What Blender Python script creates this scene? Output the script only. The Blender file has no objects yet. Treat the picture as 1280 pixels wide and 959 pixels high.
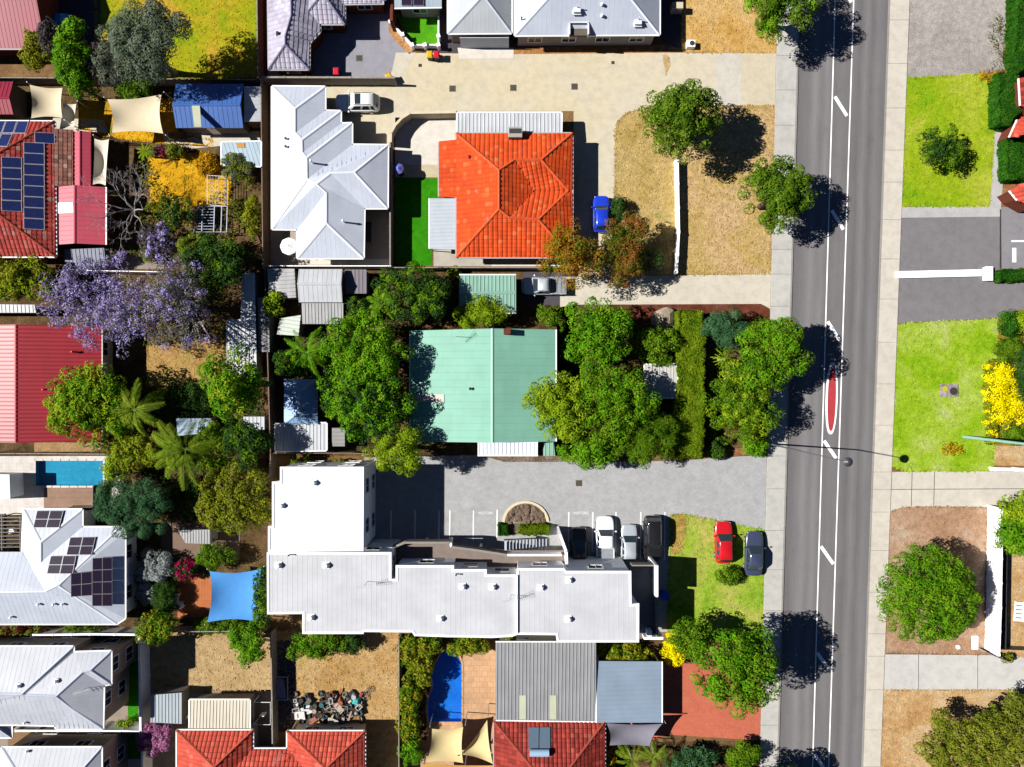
import bpy, bmesh, math, random
import numpy as np
from mathutils import Vector, Matrix
from mathutils.geometry import tessellate_polygon

R = math.radians
SC = bpy.context.scene
COL = SC.collection

# ------------------------------------------------------------------ camera
H = 75.0            # flying height of the camera above the ground, metres
S = 11.3            # photo pixels per metre at ground level
CX, CY = 640.0, 479.5
cam_data = bpy.data.cameras.new('camera')
cam = bpy.data.objects.new('camera', cam_data)
COL.objects.link(cam)
cam.location = (0, 0, H)
cam.rotation_euler = (0, 0, 0)
cam_data.sensor_fit = 'HORIZONTAL'
cam_data.sensor_width = 36.0
cam_data.lens = 36.0 * (S * H) / 1280.0
cam_data.clip_start = 1.0
cam_data.clip_end = 1500.0
SC.camera = cam

# ------------------------------------------------------------------ sky and sun
SUN_EL = R(41.0)
SUN_SLOPE = 0.07     # shadows run to the right of the picture and a little down
world = bpy.data.worlds.new('World')
SC.world = world
world.use_nodes = True
wn = world.node_tree
bg = wn.nodes['Background']
sky = wn.nodes.new('ShaderNodeTexSky')
sky.sky_type = 'NISHITA'
sky.sun_disc = False
sky.sun_elevation = SUN_EL
sky.sun_rotation = math.atan2(-1.0, SUN_SLOPE)
sky.altitude = 9000.0
sky.air_density = 1.0
sky.dust_density = 0.0
sky.ozone_density = 6.0
wn.links.new(sky.outputs[0], bg.inputs[0])
bg.inputs[1].default_value = 0.05

sun_data = bpy.data.lights.new('sun', 'SUN')
sun_data.energy = 5.0
sun_data.angle = R(0.5)
sun_data.color = (1.0, 0.965, 0.9)
sun = bpy.data.objects.new('sun', sun_data)
COL.objects.link(sun)
sd = Vector((math.cos(SUN_EL), -SUN_SLOPE * math.cos(SUN_EL), -math.sin(SUN_EL)))
sun.rotation_euler = sd.to_track_quat('-Z', 'Y').to_euler()
sun.location = (-60, 5, 60)

SC.view_settings.view_transform = 'Standard'
SC.view_settings.look = 'None'
SC.view_settings.exposure = 1.0
SC.view_settings.gamma = 1.0
SC.view_settings.use_curve_mapping = False
SC.cycles.max_bounces = 4
SC.cycles.transparent_max_bounces = 12

# ------------------------------------------------------------------ small helpers
def W(px, py, h=0.0):
    """photo pixel of a point that is h metres above the ground -> world point"""
    k = (H - h) / H / S
    return Vector(((px - CX) * k, (CY - py) * k, h))

def lin(hexs):
    out = []
    for i in (0, 2, 4):
        c = int(hexs[i:i + 2], 16) / 255.0
        out.append(c / 12.92 if c <= 0.04045 else ((c + 0.055) / 1.055) ** 2.4)
    return tuple(out)

GAIN = 1.9
def D(hexs, k=1.0):
    """base colour that shows as this colour in full sun on flat ground"""
    r, g, b = lin(hexs)
    return (min(r / GAIN * k, 0.9), min(g / GAIN * k, 0.9), min(b / GAIN * k, 0.9), 1.0)

def tag(o, label=None, cat=None, group=None, kind=None):
    if label: o['label'] = label
    if cat: o['category'] = cat
    if group: o['group'] = group
    if kind: o['kind'] = kind
    return o

def thing(name, label, cat, loc=(0, 0, 0), rz=0.0, group=None):
    o = bpy.data.objects.new(name, None)
    o.empty_display_size = 0.3
    COL.objects.link(o)
    o.location = loc
    o.rotation_euler = (0, 0, rz)
    return tag(o, label, cat, group)

class MB:
    """collects faces in world (or local) coordinates and builds ONE mesh object"""
    def __init__(self):
        self.v = []; self.f = []
    def add(self, verts, faces):
        n = len(self.v)
        self.v += [tuple(p) for p in verts]
        self.f += [tuple(i + n for i in fc) for fc in faces]
    def box(self, c, s, rz=0.0):
        cx, cy, cz = c; sx, sy, sz = s[0] / 2, s[1] / 2, s[2] / 2
        ca, sa = math.cos(rz), math.sin(rz)
        vs = []
        for z in (-sz, sz):
            for x, y in ((-sx, -sy), (sx, -sy), (sx, sy), (-sx, sy)):
                vs.append((cx + x * ca - y * sa, cy + x * sa + y * ca, cz + z))
        self.add(vs, [(0, 3, 2, 1), (4, 5, 6, 7), (0, 1, 5, 4), (1, 2, 6, 5), (2, 3, 7, 6), (3, 0, 4, 7)])
    def beam(self, a, b, w, hgt):
        """box along a-b, w wide, hgt high, top at the a/b height"""
        a, b = Vector(a), Vector(b)
        d = b - a; d.z = 0
        if d.length < 1e-6: return
        n = Vector((-d.y, d.x, 0)).normalized() * (w / 2)
        dz = Vector((0, 0, hgt))
        vs = [a - n - dz, b - n - dz, b + n - dz, a + n - dz, a - n, b - n, b + n, a + n]
        self.add(vs, [(0, 3, 2, 1), (4, 5, 6, 7), (0, 1, 5, 4), (1, 2, 6, 5), (2, 3, 7, 6), (3, 0, 4, 7)])
    def prism(self, pts, z0, z1, holes=()):
        """vertical prism over a polygon (list of xy), with optional holes"""
        loops = [list(pts)] + [list(h) for h in holes]
        flat = [p for lp in loops for p in lp]
        tri = tessellate_polygon([[Vector((p[0], p[1], 0)) for p in lp] for lp in loops])
        n = len(flat)
        vs = [(p[0], p[1], z1) for p in flat] + [(p[0], p[1], z0) for p in flat]
        fs = []
        for t in tri:
            a, b, c = (Vector(flat[i][:2]) for i in t)
            if (b - a).cross(c - a) < 0: t = (t[0], t[2], t[1])
            fs.append(tuple(t)); fs.append((t[2] + n, t[1] + n, t[0] + n))
        o = 0
        for lp in loops:
            m = len(lp)
            area = sum(lp[i][0] * lp[(i + 1) % m][1] - lp[(i + 1) % m][0] * lp[i][1] for i in range(m))
            outer = (o == 0)
            for i in range(m):
                a, b = o + i, o + (i + 1) % m
                if (area > 0) == outer: fs.append((a + n, b + n, b, a))
                else: fs.append((b + n, a + n, a, b))
            o += m
        self.add(vs, fs)
    def sheet(self, pts, z, holes=()):
        loops = [list(pts)] + [list(h) for h in holes]
        flat = [p for lp in loops for p in lp]
        tri = tessellate_polygon([[Vector((p[0], p[1], 0)) for p in lp] for lp in loops])
        fs = []
        for t in tri:
            a, b, c = (Vector(flat[i][:2]) for i in t)
            if (b - a).cross(c - a) < 0: t = (t[0], t[2], t[1])
            fs.append(tuple(t))
        self.add([(p[0], p[1], z) for p in flat], fs)
    def tube(self, path, radii, sides=6, cap=True):
        path = [Vector(p) for p in path]
        n0 = len(self.v); m = len(path)
        for i, p in enumerate(path):
            d = (path[min(i + 1, m - 1)] - path[max(i - 1, 0)])
            d = d.normalized() if d.length > 1e-9 else Vector((0, 0, 1))
            u = d.orthogonal().normalized(); w = d.cross(u)
            r = radii[i] if hasattr(radii, '__len__') else radii
            for k in range(sides):
                a = 2 * math.pi * k / sides
                self.v.append(tuple(p + (u * math.cos(a) + w * math.sin(a)) * r))
        for i in range(m - 1):
            for k in range(sides):
                a = n0 + i * sides + k; b = n0 + i * sides + (k + 1) % sides
                self.f.append((a, b, b + sides, a + sides))
        if cap:
            self.f.append(tuple(n0 + k for k in range(sides))[::-1])
            self.f.append(tuple(n0 + (m - 1) * sides + k for k in range(sides)))
    def cyl(self, c, r, z0, z1, sides=16, r1=None):
        r1 = r if r1 is None else r1
        vs = []; 
        for z, rr in ((z0, r), (z1, r1)):
            for k in range(sides):
                a = 2 * math.pi * k / sides
                vs.append((c[0] + rr * math.cos(a), c[1] + rr * math.sin(a), z))
        fs = [(k, (k + 1) % sides, (k + 1) % sides + sides, k + sides) for k in range(sides)]
        fs += [tuple(range(sides))[::-1], tuple(range(sides, 2 * sides))]
        self.add(vs, fs)
    def build(self, name, mat, parent=None, smooth=False, local=False, bevel=0.0):
        me = bpy.data.meshes.new(name)
        off = Vector((0, 0, 0))
        if parent is not None and not local:
            p = parent
            while p is not None:
                off += p.location; p = p.parent
        me.from_pydata([(v[0] - off.x, v[1] - off.y, v[2] - off.z) for v in self.v], [], self.f)
        if smooth: me.shade_smooth()
        if mat is not None: me.materials.append(mat)
        me.update()
        o = bpy.data.objects.new(name, me)
        COL.objects.link(o)
        if parent is not None: o.parent = parent
        if bevel:
            m = o.modifiers.new('bevel', 'BEVEL'); m.width = bevel; m.segments = 2; m.limit_method = 'ANGLE'
        return o

def quads_object(name, Q, mat, parent=None):
    """Q: (n,4,3) numpy array of separate quads, coordinates local to parent"""
    n = len(Q)
    me = bpy.data.meshes.new(name)
    me.vertices.add(n * 4)
    me.vertices.foreach_set('co', np.ascontiguousarray(Q, dtype=np.float32).reshape(-1))
    me.loops.add(n * 4)
    me.loops.foreach_set('vertex_index', np.arange(n * 4, dtype=np.int32))
    me.polygons.add(n)
    me.polygons.foreach_set('loop_start', np.arange(0, n * 4, 4, dtype=np.int32))
    me.polygons.foreach_set('loop_total', np.full(n, 4, dtype=np.int32))
    me.materials.append(mat)
    me.update(calc_edges=True)
    o = bpy.data.objects.new(name, me)
    COL.objects.link(o)
    if parent is not None: o.parent = parent
    return o

# ------------------------------------------------------------------ materials
MATS = {}
class NT:
    def __init__(self, name, rough=0.8, spec=0.3, metal=0.0):
        self.m = bpy.data.materials.new(name); self.m.use_nodes = True
        self.t = self.m.node_tree
        self.b = self.t.nodes['Principled BSDF']
        self.b.inputs['Roughness'].default_value = rough
        self.b.inputs['Specular IOR Level'].default_value = spec
        self.b.inputs['Metallic'].default_value = metal
        self.pos = None
    def n(self, kind): return self.t.nodes.new(kind)
    def l(self, a, b): self.t.links.new(a, b)
    def P(self):
        if self.pos is None: self.pos = self.n('ShaderNodeNewGeometry').outputs['Position']
        return self.pos
    def mapped(self, scale=(1, 1, 1), rz=0.0):
        mp = self.n('ShaderNodeMapping'); mp.inputs['Scale'].default_value = scale
        mp.inputs['Rotation'].default_value = (0, 0, rz)
        self.l(self.P(), mp.inputs['Vector']); return mp.outputs[0]
    def noise(self, scale, detail=3, rough=0.55, vec=None, dist=0.0):
        x = self.n('ShaderNodeTexNoise')
        x.inputs['Scale'].default_value = scale; x.inputs['Detail'].default_value = detail
        x.inputs['Roughness'].default_value = rough; x.inputs['Distortion'].default_value = dist
        self.l(vec if vec is not None else self.P(), x.inputs['Vector'])
        return x.outputs['Fac']
    def ramp(self, fac, stops):
        x = self.n('ShaderNodeValToRGB'); e = x.color_ramp.elements
        while len(e) > 1: e.remove(e[-1])
        e[0].position = stops[0][0]; e[0].color = stops[0][1]
        for p, c in stops[1:]:
            q = e.new(p); q.color = c
        self.l(fac, x.inputs[0]); return x.outputs[0]
    def mix(self, fac, a, b, mode='MIX'):
        x = self.n('ShaderNodeMix'); x.data_type = 'RGBA'; x.blend_type = mode
        if isinstance(fac, (int, float)): x.inputs[0].default_value = fac
        else: self.l(fac, x.inputs[0])
        for k, s in ((6, a), (7, b)):
            if isinstance(s, tuple): x.inputs[k].default_value = s
            else: self.l(s, x.inputs[k])
        return x.outputs[2]
    def math(self, op, a, b=0.0):
        x = self.n('ShaderNodeMath'); x.operation = op
        for k, s in ((0, a), (1, b)):
            if isinstance(s, (int, float)): x.inputs[k].default_value = s
            else: self.l(s, x.inputs[k])
        return x.outputs[0]
    def bump(self, hgt, strength=0.5, dist=0.05):
        x = self.n('ShaderNodeBump'); x.inputs['Strength'].default_value = strength
        x.inputs['Distance'].default_value = dist
        self.l(hgt, x.inputs['Height']); self.l(x.outputs[0], self.b.inputs['Normal'])
    def col(self, c):
        if isinstance(c, tuple): self.b.inputs['Base Color'].default_value = c
        else: self.l(c, self.b.inputs['Base Color'])
        return self

def g(v): return (v, v, v, 1.0)
def cmul(c, k): return (min(c[0] * k, .95), min(c[1] * k, .95), min(c[2] * k, .95), 1.0)

def m_plain(name, c, rough=0.6, spec=0.4, metal=0.0, var=0.12, scale=1.3):
    if name in MATS: return MATS[name]
    t = NT(name, rough, spec, metal)
    f = t.noise(scale, 5, 0.65)
    t.col(t.ramp(f, [(0.3, cmul(c, 1 - var)), (0.7, cmul(c, 1 + var))]))
    MATS[name] = t.m; return t.m

def m_ground(name, stops, scale=0.35, fine=9.0, fineamt=0.35, bump=0.6, speck=None, rough=0.95):
    """soil, lawn, gravel: broad patches + fine mottling + grain"""
    if name in MATS: return MATS[name]
    t = NT(name, rough, 0.1)
    f = t.noise(scale, 6, 0.62, dist=0.6)
    base = t.ramp(f, stops)
    f2 = t.noise(fine, 4, 0.7)
    dark = t.ramp(f2, [(0.32, g(1 - fineamt)), (0.68, g(1 + fineamt * 0.8))])
    c = t.mix(1.0, base, dark, 'MULTIPLY')
    f3 = t.noise(1.6, 4, 0.6)
    d3 = t.ramp(f3, [(0.35, g(0.82)), (0.65, g(1.12))])
    c = t.mix(1.0, c, d3, 'MULTIPLY')
    if speck:
        s = t.noise(5.0, 2, 0.5)
        msk = t.ramp(s, [(speck[1], g(0)), (speck[1] + 0.06, g(1))])
        c = t.mix(msk, c, speck[0])
    t.col(c)
    t.bump(t.noise(fine * 1.2, 3, 0.7), bump, 0.08)
    MATS[name] = t.m; return t.m

def m_paving(name, c, var=0.1, stain=0.12, fine=14.0, joint=None, rough=0.85, tint=None):
    if name in MATS: return MATS[name]
    t = NT(name, rough, 0.25)
    f = t.noise(0.22, 6, 0.6, dist=0.8)
    base = t.ramp(f, [(0.3, cmul(c, 1 - stain)), (0.7, cmul(c, 1 + stain * 0.7))])
    if tint:
        base = t.mix(t.ramp(t.noise(0.13, 3), [(0.42, g(0)), (0.62, g(1))]), base, tint)
    f2 = t.noise(fine, 3, 0.75)
    base = t.mix(1.0, base, t.ramp(f2, [(0.3, g(1 - var)), (0.7, g(1 + var))]), 'MULTIPLY')
    f3 = t.noise(1.1, 5, 0.7)
    base = t.mix(1.0, base, t.ramp(f3, [(0.36, g(0.88)), (0.55, g(1.0)), (0.75, g(1.05))]), 'MULTIPLY')
    if joint:
        br = t.n('ShaderNodeTexBrick')
        br.inputs['Scale'].default_value = 1.0
        br.inputs['Brick Width'].default_value = joint[0]; br.inputs['Row Height'].default_value = joint[1]
        br.inputs['Mortar Size'].default_value = joint[2]
        br.inputs['Color1'].default_value = g(1.06); br.inputs['Color2'].default_value = g(0.9)
        br.inputs['Mortar'].default_value = g(joint[3])
        t.l(t.mapped(rz=joint[4] if len(joint) > 4 else 0.0), br.inputs['Vector'])
        base = t.mix(1.0, base, br.outputs['Color'], 'MULTIPLY')
    t.col(base)
    t.bump(f2, 0.25, 0.02)
    MATS[name] = t.m; return t.m

def m_sheet(name, c, rough=0.42, spec=0.45, dirt=0.12, streak=(1.2, 0.25, 1), rust=None):
    """painted roof sheeting"""
    if name in MATS: return MATS[name]
    t = NT(name, rough, spec)
    f = t.noise(1.0, 5, 0.6, vec=t.mapped(streak))
    base = t.ramp(f, [(0.28, cmul(c, 1 - dirt)), (0.6, c), (0.8, cmul(c, 1 + dirt * 0.4))])
    f2 = t.noise(0.35, 4, 0.6)
    base = t.mix(1.0, base, t.ramp(f2, [(0.35, g(0.93)), (0.65, g(1.04))]), 'MULTIPLY')
    if rust:
        s = t.noise(2.2, 5, 0.7)
        base = t.mix(t.ramp(s, [(rust[1], g(0)), (rust[1] + 0.1, g(1))]), base, rust[0])
    t.col(base)
    MATS[name] = t.m; return t.m

def m_tile(name, c, c2, lichen=None, var=0.3, rough=0.8):
    if name in MATS: return MATS[name]
    t = NT(name, rough, 0.2)
    geo = t.n('ShaderNodeNewGeometry')
    rnd = geo.outputs['Random Per Island']
    base = t.ramp(rnd, [(0.0, cmul(c, 1 - var)), (0.5, c), (0.85, cmul(c, 1 + var * 0.5)), (1.0, c2)])
    f = t.noise(0.6, 5, 0.65)
    base = t.mix(1.0, base, t.ramp(f, [(0.32, g(0.78)), (0.65, g(1.1))]), 'MULTIPLY')
    if lichen:
        s = t.noise(0.5, 6, 0.75, dist=0.5)
        base = t.mix(t.ramp(s, [(lichen[1], g(0)), (lichen[1] + 0.16, g(0.85))]), base, lichen[0])
    t.col(base)
    MATS[name] = t.m; return t.m

def m_leaf(name, cols, trans=0.25, clump=1.0):
    """cols: dark..light leaf colours; varies leaf by leaf and clump by clump"""
    if name in MATS: return MATS[name]
    t = NT(name, 0.75, 0.06)
    geo = t.n('ShaderNodeNewGeometry')
    rnd = geo.outputs['Random Per Island']
    nz = t.noise(0.7 * clump, 3, 0.6)
    f = t.math('ADD', t.math('MULTIPLY', rnd, 0.4), t.math('MULTIPLY', nz, 1.0))
    f = t.math('SUBTRACT', f, 0.2)
    k = len(cols)
    base = t.ramp(f, [(0.1 + 0.8 * i / max(k - 1, 1), c) for i, c in enumerate(cols)])
    t.col(base)
    tr = t.n('ShaderNodeBsdfTranslucent')
    t.l(base, tr.inputs['Color'])
    mx = t.n('ShaderNodeMixShader'); mx.inputs[0].default_value = trans
    t.l(t.b.outputs[0], mx.inputs[1]); t.l(tr.outputs[0], mx.inputs[2])
    out = t.t.nodes['Material Output']
    t.l(mx.outputs[0], out.inputs['Surface'])
    MATS[name] = t.m; return t.m

def m_paint(name, c, rough=0.25, coat=0.6, metal=0.0):
    if name in MATS: return MATS[name]
    t = NT(name, rough, 0.5, metal)
    f = t.noise(3.0, 4, 0.7)
    t.col(t.ramp(f, [(0.3, cmul(c, 0.92)), (0.7, c)]))
    t.b.inputs['Coat Weight'].default_value = coat
    t.b.inputs['Coat Roughness'].default_value = 0.08
    MATS[name] = t.m; return t.m

def m_water(name, c):
    if name in MATS: return MATS[name]
    m = bpy.data.materials.new(name); m.use_nodes = True
    t = m.node_tree; t.nodes.clear()
    out = t.nodes.new('ShaderNodeOutputMaterial')
    tr = t.nodes.new('ShaderNodeBsdfTransparent'); tr.inputs[0].default_value = c
    gl = t.nodes.new('ShaderNodeBsdfGlossy'); gl.inputs['Roughness'].default_value = 0.05
    nz = t.nodes.new('ShaderNodeTexNoise'); nz.inputs['Scale'].default_value = 2.5; nz.inputs['Detail'].default_value = 3
    gp = t.nodes.new('ShaderNodeNewGeometry'); t.links.new(gp.outputs['Position'], nz.inputs['Vector'])
    bp = t.nodes.new('ShaderNodeBump'); bp.inputs['Strength'].default_value = 0.4; bp.inputs['Distance'].default_value = 0.05
    t.links.new(nz.outputs[0], bp.inputs['Height'])
    t.links.new(bp.outputs[0], gl.inputs['Normal'])
    mx = t.nodes.new('ShaderNodeMixShader')
    mx.inputs[0].default_value = 0.06; t.links.new(tr.outputs[0], mx.inputs[1]); t.links.new(gl.outputs[0], mx.inputs[2])
    t.links.new(mx.outputs[0], out.inputs[0])
    MATS[name] = m; return m

M = dict(
    glass=m_paint('dark_glass', (0.012, 0.016, 0.022, 1), 0.08, 0.3),
    rubber=m_plain('rubber', g(0.02), 0.9),
    steel=m_plain('galvanised_steel', g(0.4), 0.45, 0.5, 0.6),
    dark=m_plain('dark_metal', g(0.03), 0.5),
    white=m_plain('white_paint', g(0.78), 0.5, var=0.06),
    cream=m_plain('cream_render', D('efe0c0'), 0.85, 0.2),
    timber=m_plain('weathered_timber', D('8a6a4c'), 0.9, 0.1, var=0.3, scale=4),
    bark=m_plain('bark', (0.09, 0.065, 0.045, 1), 0.95, 0.1, var=0.4, scale=5),
    greybark=m_plain('grey_bark', (0.24, 0.22, 0.2, 1), 0.95, 0.1, var=0.3, scale=5),
    brick=m_plain('brown_brick', D('7a4030'), 0.9, 0.1, var=0.3, scale=6),
    fibro=m_plain('grey_fibre_cement', D('a8a196'), 0.9, 0.1, var=0.22, scale=2),
    colorbond=m_plain('brown_sheet_fence', D('8d7a68'), 0.7, 0.2, var=0.15),
)
# ================================================================== THE SETTING
def wp(pts, h=0.0): return [tuple(W(x, y, h)[:2]) for x, y in pts]
def lerp_line(p0, p1, y):
    return p0[0] + (p1[0] - p0[0]) * (y - p0[1]) / (p1[1] - p0[1])

POOL1 = [(45, 576), (129, 576), (129, 607), (45, 607)]
POOL2 = [(552, 816), (559, 812), (567, 813), (573, 820), (577, 830), (577, 902), (536, 902), (534, 885), (536, 872), (541, 860),
         (539, 850), (541, 836), (547, 826)]

def patch(name, pts, z, mat, label=None, holes=(), kind='structure'):
    b = MB(); b.sheet(wp(pts), z, [wp(h) for h in holes])
    o = b.build(name, mat)
    o['kind'] = kind
    if label: o['label'] = label
    return o

# base ground, reaching far past the frame, with the two pool basins cut out
mg_soil = m_ground('soil', [(0.3, D('6d5138')), (0.5, D('8f6d48')), (0.7, D('a98a5e'))], 0.3, 7, 0.4)
b = MB()
b.sheet([(-420, -420), (420, -420), (420, 420), (-420, 420)], 0.0, [wp(POOL1), wp(POOL2)])
b.build('ground', mg_soil)['kind'] = 'structure'

mg_lawn_b = m_ground('lawn_bright', [(0.3, D('82b40c')), (0.45, D('a0c424')), (0.57, D('b2cc4c')), (0.72, D('c8d284'))], 0.22, 8, 0.3, 0.5)
mg_lawn_t = m_ground('lawn_mown', [(0.3, D('7eb00a')), (0.48, D('a2bc1c')), (0.62, D('bcc640')), (0.76, D('c8c058'))], 0.16, 8, 0.26, 0.5)
mg_lawn_y = m_ground('lawn_yellowing', [(0.34, D('86a80c')), (0.46, D('b4b01c')), (0.56, D('ccae30')), (0.68, D('dca24c'))], 0.14, 7, 0.25, 0.4)
mg_verge = m_ground('lawn_verge', [(0.3, D('76a81c')), (0.48, D('a2c03a')), (0.68, D('c8c066'))], 0.26, 8, 0.28, 0.5)
mg_dry = m_ground('dry_grass', [(0.3, D('c4a65c')), (0.44, D('d2b274')), (0.58, D('deba8c')), (0.72, D('c4ac60'))], 0.2, 7, 0.3, 0.6, (D('aa9a48'), 0.66))
mg_dryy = m_ground('dry_grass_golden', [(0.28, D('d2a250')), (0.5, D('e0b46c')), (0.72, D('e6c48c'))], 0.3, 7, 0.3, 0.6)
mg_dryg = m_ground('dry_grass_greenish', [(0.3, D('b89c54')), (0.46, D('ccae6c')), (0.58, D('d2b478')), (0.7, D('aaa450'))], 0.3, 7, 0.32, 0.6, (D('8c9440'), 0.64))
mg_yel = m_ground('yellow_flower_lawn', [(0.3, D('8f8c24')), (0.4, D('d09a16')), (0.52, D('eeb41c')), (0.7, D('f4c63c'))], 0.35, 6, 0.3, 0.6, (D('8f8420'), 0.62))
mg_gravel = m_ground('grey_gravel', [(0.3, D('b0a6a2')), (0.5, D('beb6b2')), (0.7, D('ccc4be'))], 0.25, 11, 0.4, 0.8, (D('8b8450'), 0.68))
mg_brown = m_ground('brown_bare_lot', [(0.3, D('b88e6c')), (0.5, D('c6a082')), (0.66, D('d0b49a')), (0.74, D('d2c8bc'))], 0.22, 9, 0.3, 0.7, (D('d8d0c8'), 0.7))
mg_sand = m_ground('pale_sandy_lot', [(0.3, D('c4965e')), (0.5, D('d8b07c')), (0.7, D('e4cca4'))], 0.25, 8, 0.35, 0.6, (D('8a6a48'), 0.66))
mg_mulch = m_ground('red_mulch', [(0.3, D('5e3022')), (0.5, D('7a4230')), (0.7, D('8d5a48'))], 0.5, 10, 0.45, 0.8)
mg_rock = m_ground('garden_rubble', [(0.3, D('6b5a4e')), (0.5, D('8d7b6c')), (0.7, D('a8968a'))], 0.9, 6, 0.6, 1.0)
mg_turf = m_ground('artificial_turf', [(0.3, D('2f8a06')), (0.7, D('3f9c0a'))], 0.3, 14, 0.15, 0.3)
mg_turf2 = m_ground('courtyard_turf', [(0.3, D('4aa010')), (0.7, D('5fb41a'))], 0.3, 14, 0.18, 0.3)
mg_litter = m_ground('leaf_litter', [(0.3, D('4b3826')), (0.5, D('6e5438')), (0.7, D('84704a'))], 0.6, 6, 0.5, 0.8, (D('5c6a2a'), 0.62))

mp_drive = m_paving('cream_concrete', D('e6d8b8'), 0.05, 0.05, tint=D('e2d8c2'))
mp_drive2 = m_paving('pale_concrete', D('e2dac8'), 0.05, 0.07)
mp_path = m_paving('path_concrete', D('e2dacd'), 0.06, 0.06)
mp_path_w = m_paving('old_path_concrete', D('d2d0ca'), 0.08, 0.08)
mp_white = m_paving('white_paving', D('f2ebe0'), 0.05, 0.06)
mp_pool = m_paving('pool_paving', D('efe8e2'), 0.05, 0.06, joint=(0.8, 0.8, 0.02, 0.8))
mp_grey = m_paving('grey_block_paving', D('c2c2c4'), 0.12, 0.07, joint=(0.24, 0.12, 0.012, 0.82))
mp_greyd = m_paving('bluish_paving', D('a8a6b2'), 0.07, 0.06)
mp_asph = m_paving('driveway_asphalt', D('8c888c'), 0.16, 0.06, fine=18)
mp_asph2 = m_paving('court_asphalt', D('9a979c'), 0.14, 0.06, fine=18)
mp_red = m_paving('red_brick_paving', D('dc785c'), 0.1, 0.08, joint=(0.23, 0.115, 0.012, 0.75, 0.78))
mp_patio = m_paving('sandstone_paving', D('e2b48a'), 0.1, 0.14, joint=(0.6, 0.6, 0.03, 0.8))
mp_deck = m_paving('timber_deck', D('b4907a'), 0.12, 0.1, joint=(6.0, 0.14, 0.02, 0.5))
mp_deck2 = m_paving('orange_deck', D('d8804a'), 0.12, 0.12, joint=(0.14, 6.0, 0.02, 0.6))
mp_court = m_paving('taupe_court', D('a8988a'), 0.1, 0.12)
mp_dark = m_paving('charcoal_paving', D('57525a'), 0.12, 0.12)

# ------------------------------------------------------------------ the road
RL = ((1000, 0), (972.7, 959)); RR = ((1110.5, 0), (1076.5, 959))
ML = ((1043.8, 0), (1015.6, 959)); MR = ((1067, 0), (1035.7, 959))
WL = ((972, 0), (949.5, 959)); ER = ((1136.5, 0), (1100, 959))
def ext(line, y): return (lerp_line(line[0], line[1], y), y)
Y0, Y1 = -900, 1860

def m_road():
    t = NT('road_asphalt', 0.85, 0.2)
    c = D('858284')
    # wheel tracks run along the road: use the distance across it
    sx = t.n('ShaderNodeSeparateXYZ'); t.l(t.P(), sx.inputs[0])
    acr = t.math('ADD', sx.outputs[0], t.math('MULTIPLY', sx.outputs[1], -0.0325))
    wob = t.noise(0.12, 2)
    acr = t.math('ADD', acr, t.math('MULTIPLY', t.math('SUBTRACT', wob, 0.5), 0.5))
    x0 = (lerp_line(*RL, 479.5) - CX) / S; x1 = (lerp_line(*RR, 479.5) - CX) / S
    f = t.math('DIVIDE', t.math('SUBTRACT', acr, x0), x1 - x0)
    tr = t.ramp(f, [(0.0, g(0.78)), (0.06, g(0.86)), (0.13, g(1.0)), (0.2, g(1.22)), (0.27, g(0.98)), (0.33, g(1.18)), (0.4, g(0.88)),
                    (0.5, g(0.98)), (0.62, g(0.92)), (0.7, g(0.78)), (0.77, g(1.08)), (0.84, g(0.8)), (0.91, g(1.04)), (1.0, g(0.82))])
    base = t.mix(1.0, c, tr, 'MULTIPLY')
    f2 = t.noise(16, 3, 0.8)
    base = t.mix(1.0, base, t.ramp(f2, [(0.3, g(0.84)), (0.7, g(1.16))]), 'MULTIPLY')
    f3 = t.noise(0.8, 5, 0.7, vec=t.mapped((1, 0.12, 1)))
    base = t.mix(1.0, base, t.ramp(f3, [(0.35, g(0.9)), (0.7, g(1.09))]), 'MULTIPLY')
    f4 = t.noise(0.35, 6, 0.75)
    base = t.mix(1.0, base, t.ramp(f4, [(0.28, g(0.84)), (0.42, g(1.0)), (0.8, g(1.04))]), 'MULTIPLY')
    t.col(base); t.bump(f2, 0.3, 0.02)
    return t.m
b = MB(); b.sheet(wp([ext(RL, Y0), ext(RR, Y0), ext(RR, Y1), ext(RL, Y1)]), 0.02)
road = b.build('road', m_road()); road['kind'] = 'structure'; road['label'] = 'grey asphalt road with twin white median lines'

m_line = m_plain('road_marking_white', g(0.75), 0.7, 0.2, var=0.12, scale=6)
def line_quad(mb, p0, p1, wpx, z):
    a, c = W(*p0), W(*p1); d = (c - a); n = Vector((-d.y, d.x, 0)).normalized() * (wpx / S / 2)
    mb.add([(a - n).xy[:] + (z,), (c - n).xy[:] + (z,), (c + n).xy[:] + (z,), (a + n).xy[:] + (z,)], [(0, 1, 2, 3)])
for ln in (ML, MR):
    b = MB(); line_quad(b, ext(ln, Y0), ext(ln, Y1), 1.45, 0.026)
    b.build('road_line', m_line, road)
for (xa, ya, xb, yb) in [(1050, -22, 1064, 3), (1043.5, 121, 1058.5, 145), (1039.5, 263, 1054, 287), (1034.5, 402, 1049.5, 426), (1030, 551, 1045, 573),
                         (1026, 683, 1041.5, 705), (1021.5, 816, 1036, 837), (1018, 943, 1033, 965)]:
    b = MB(); line_quad(b, (xa, ya), (xb, yb), 4.1, 0.026)
    b.build('road_line', m_line, road)
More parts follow.
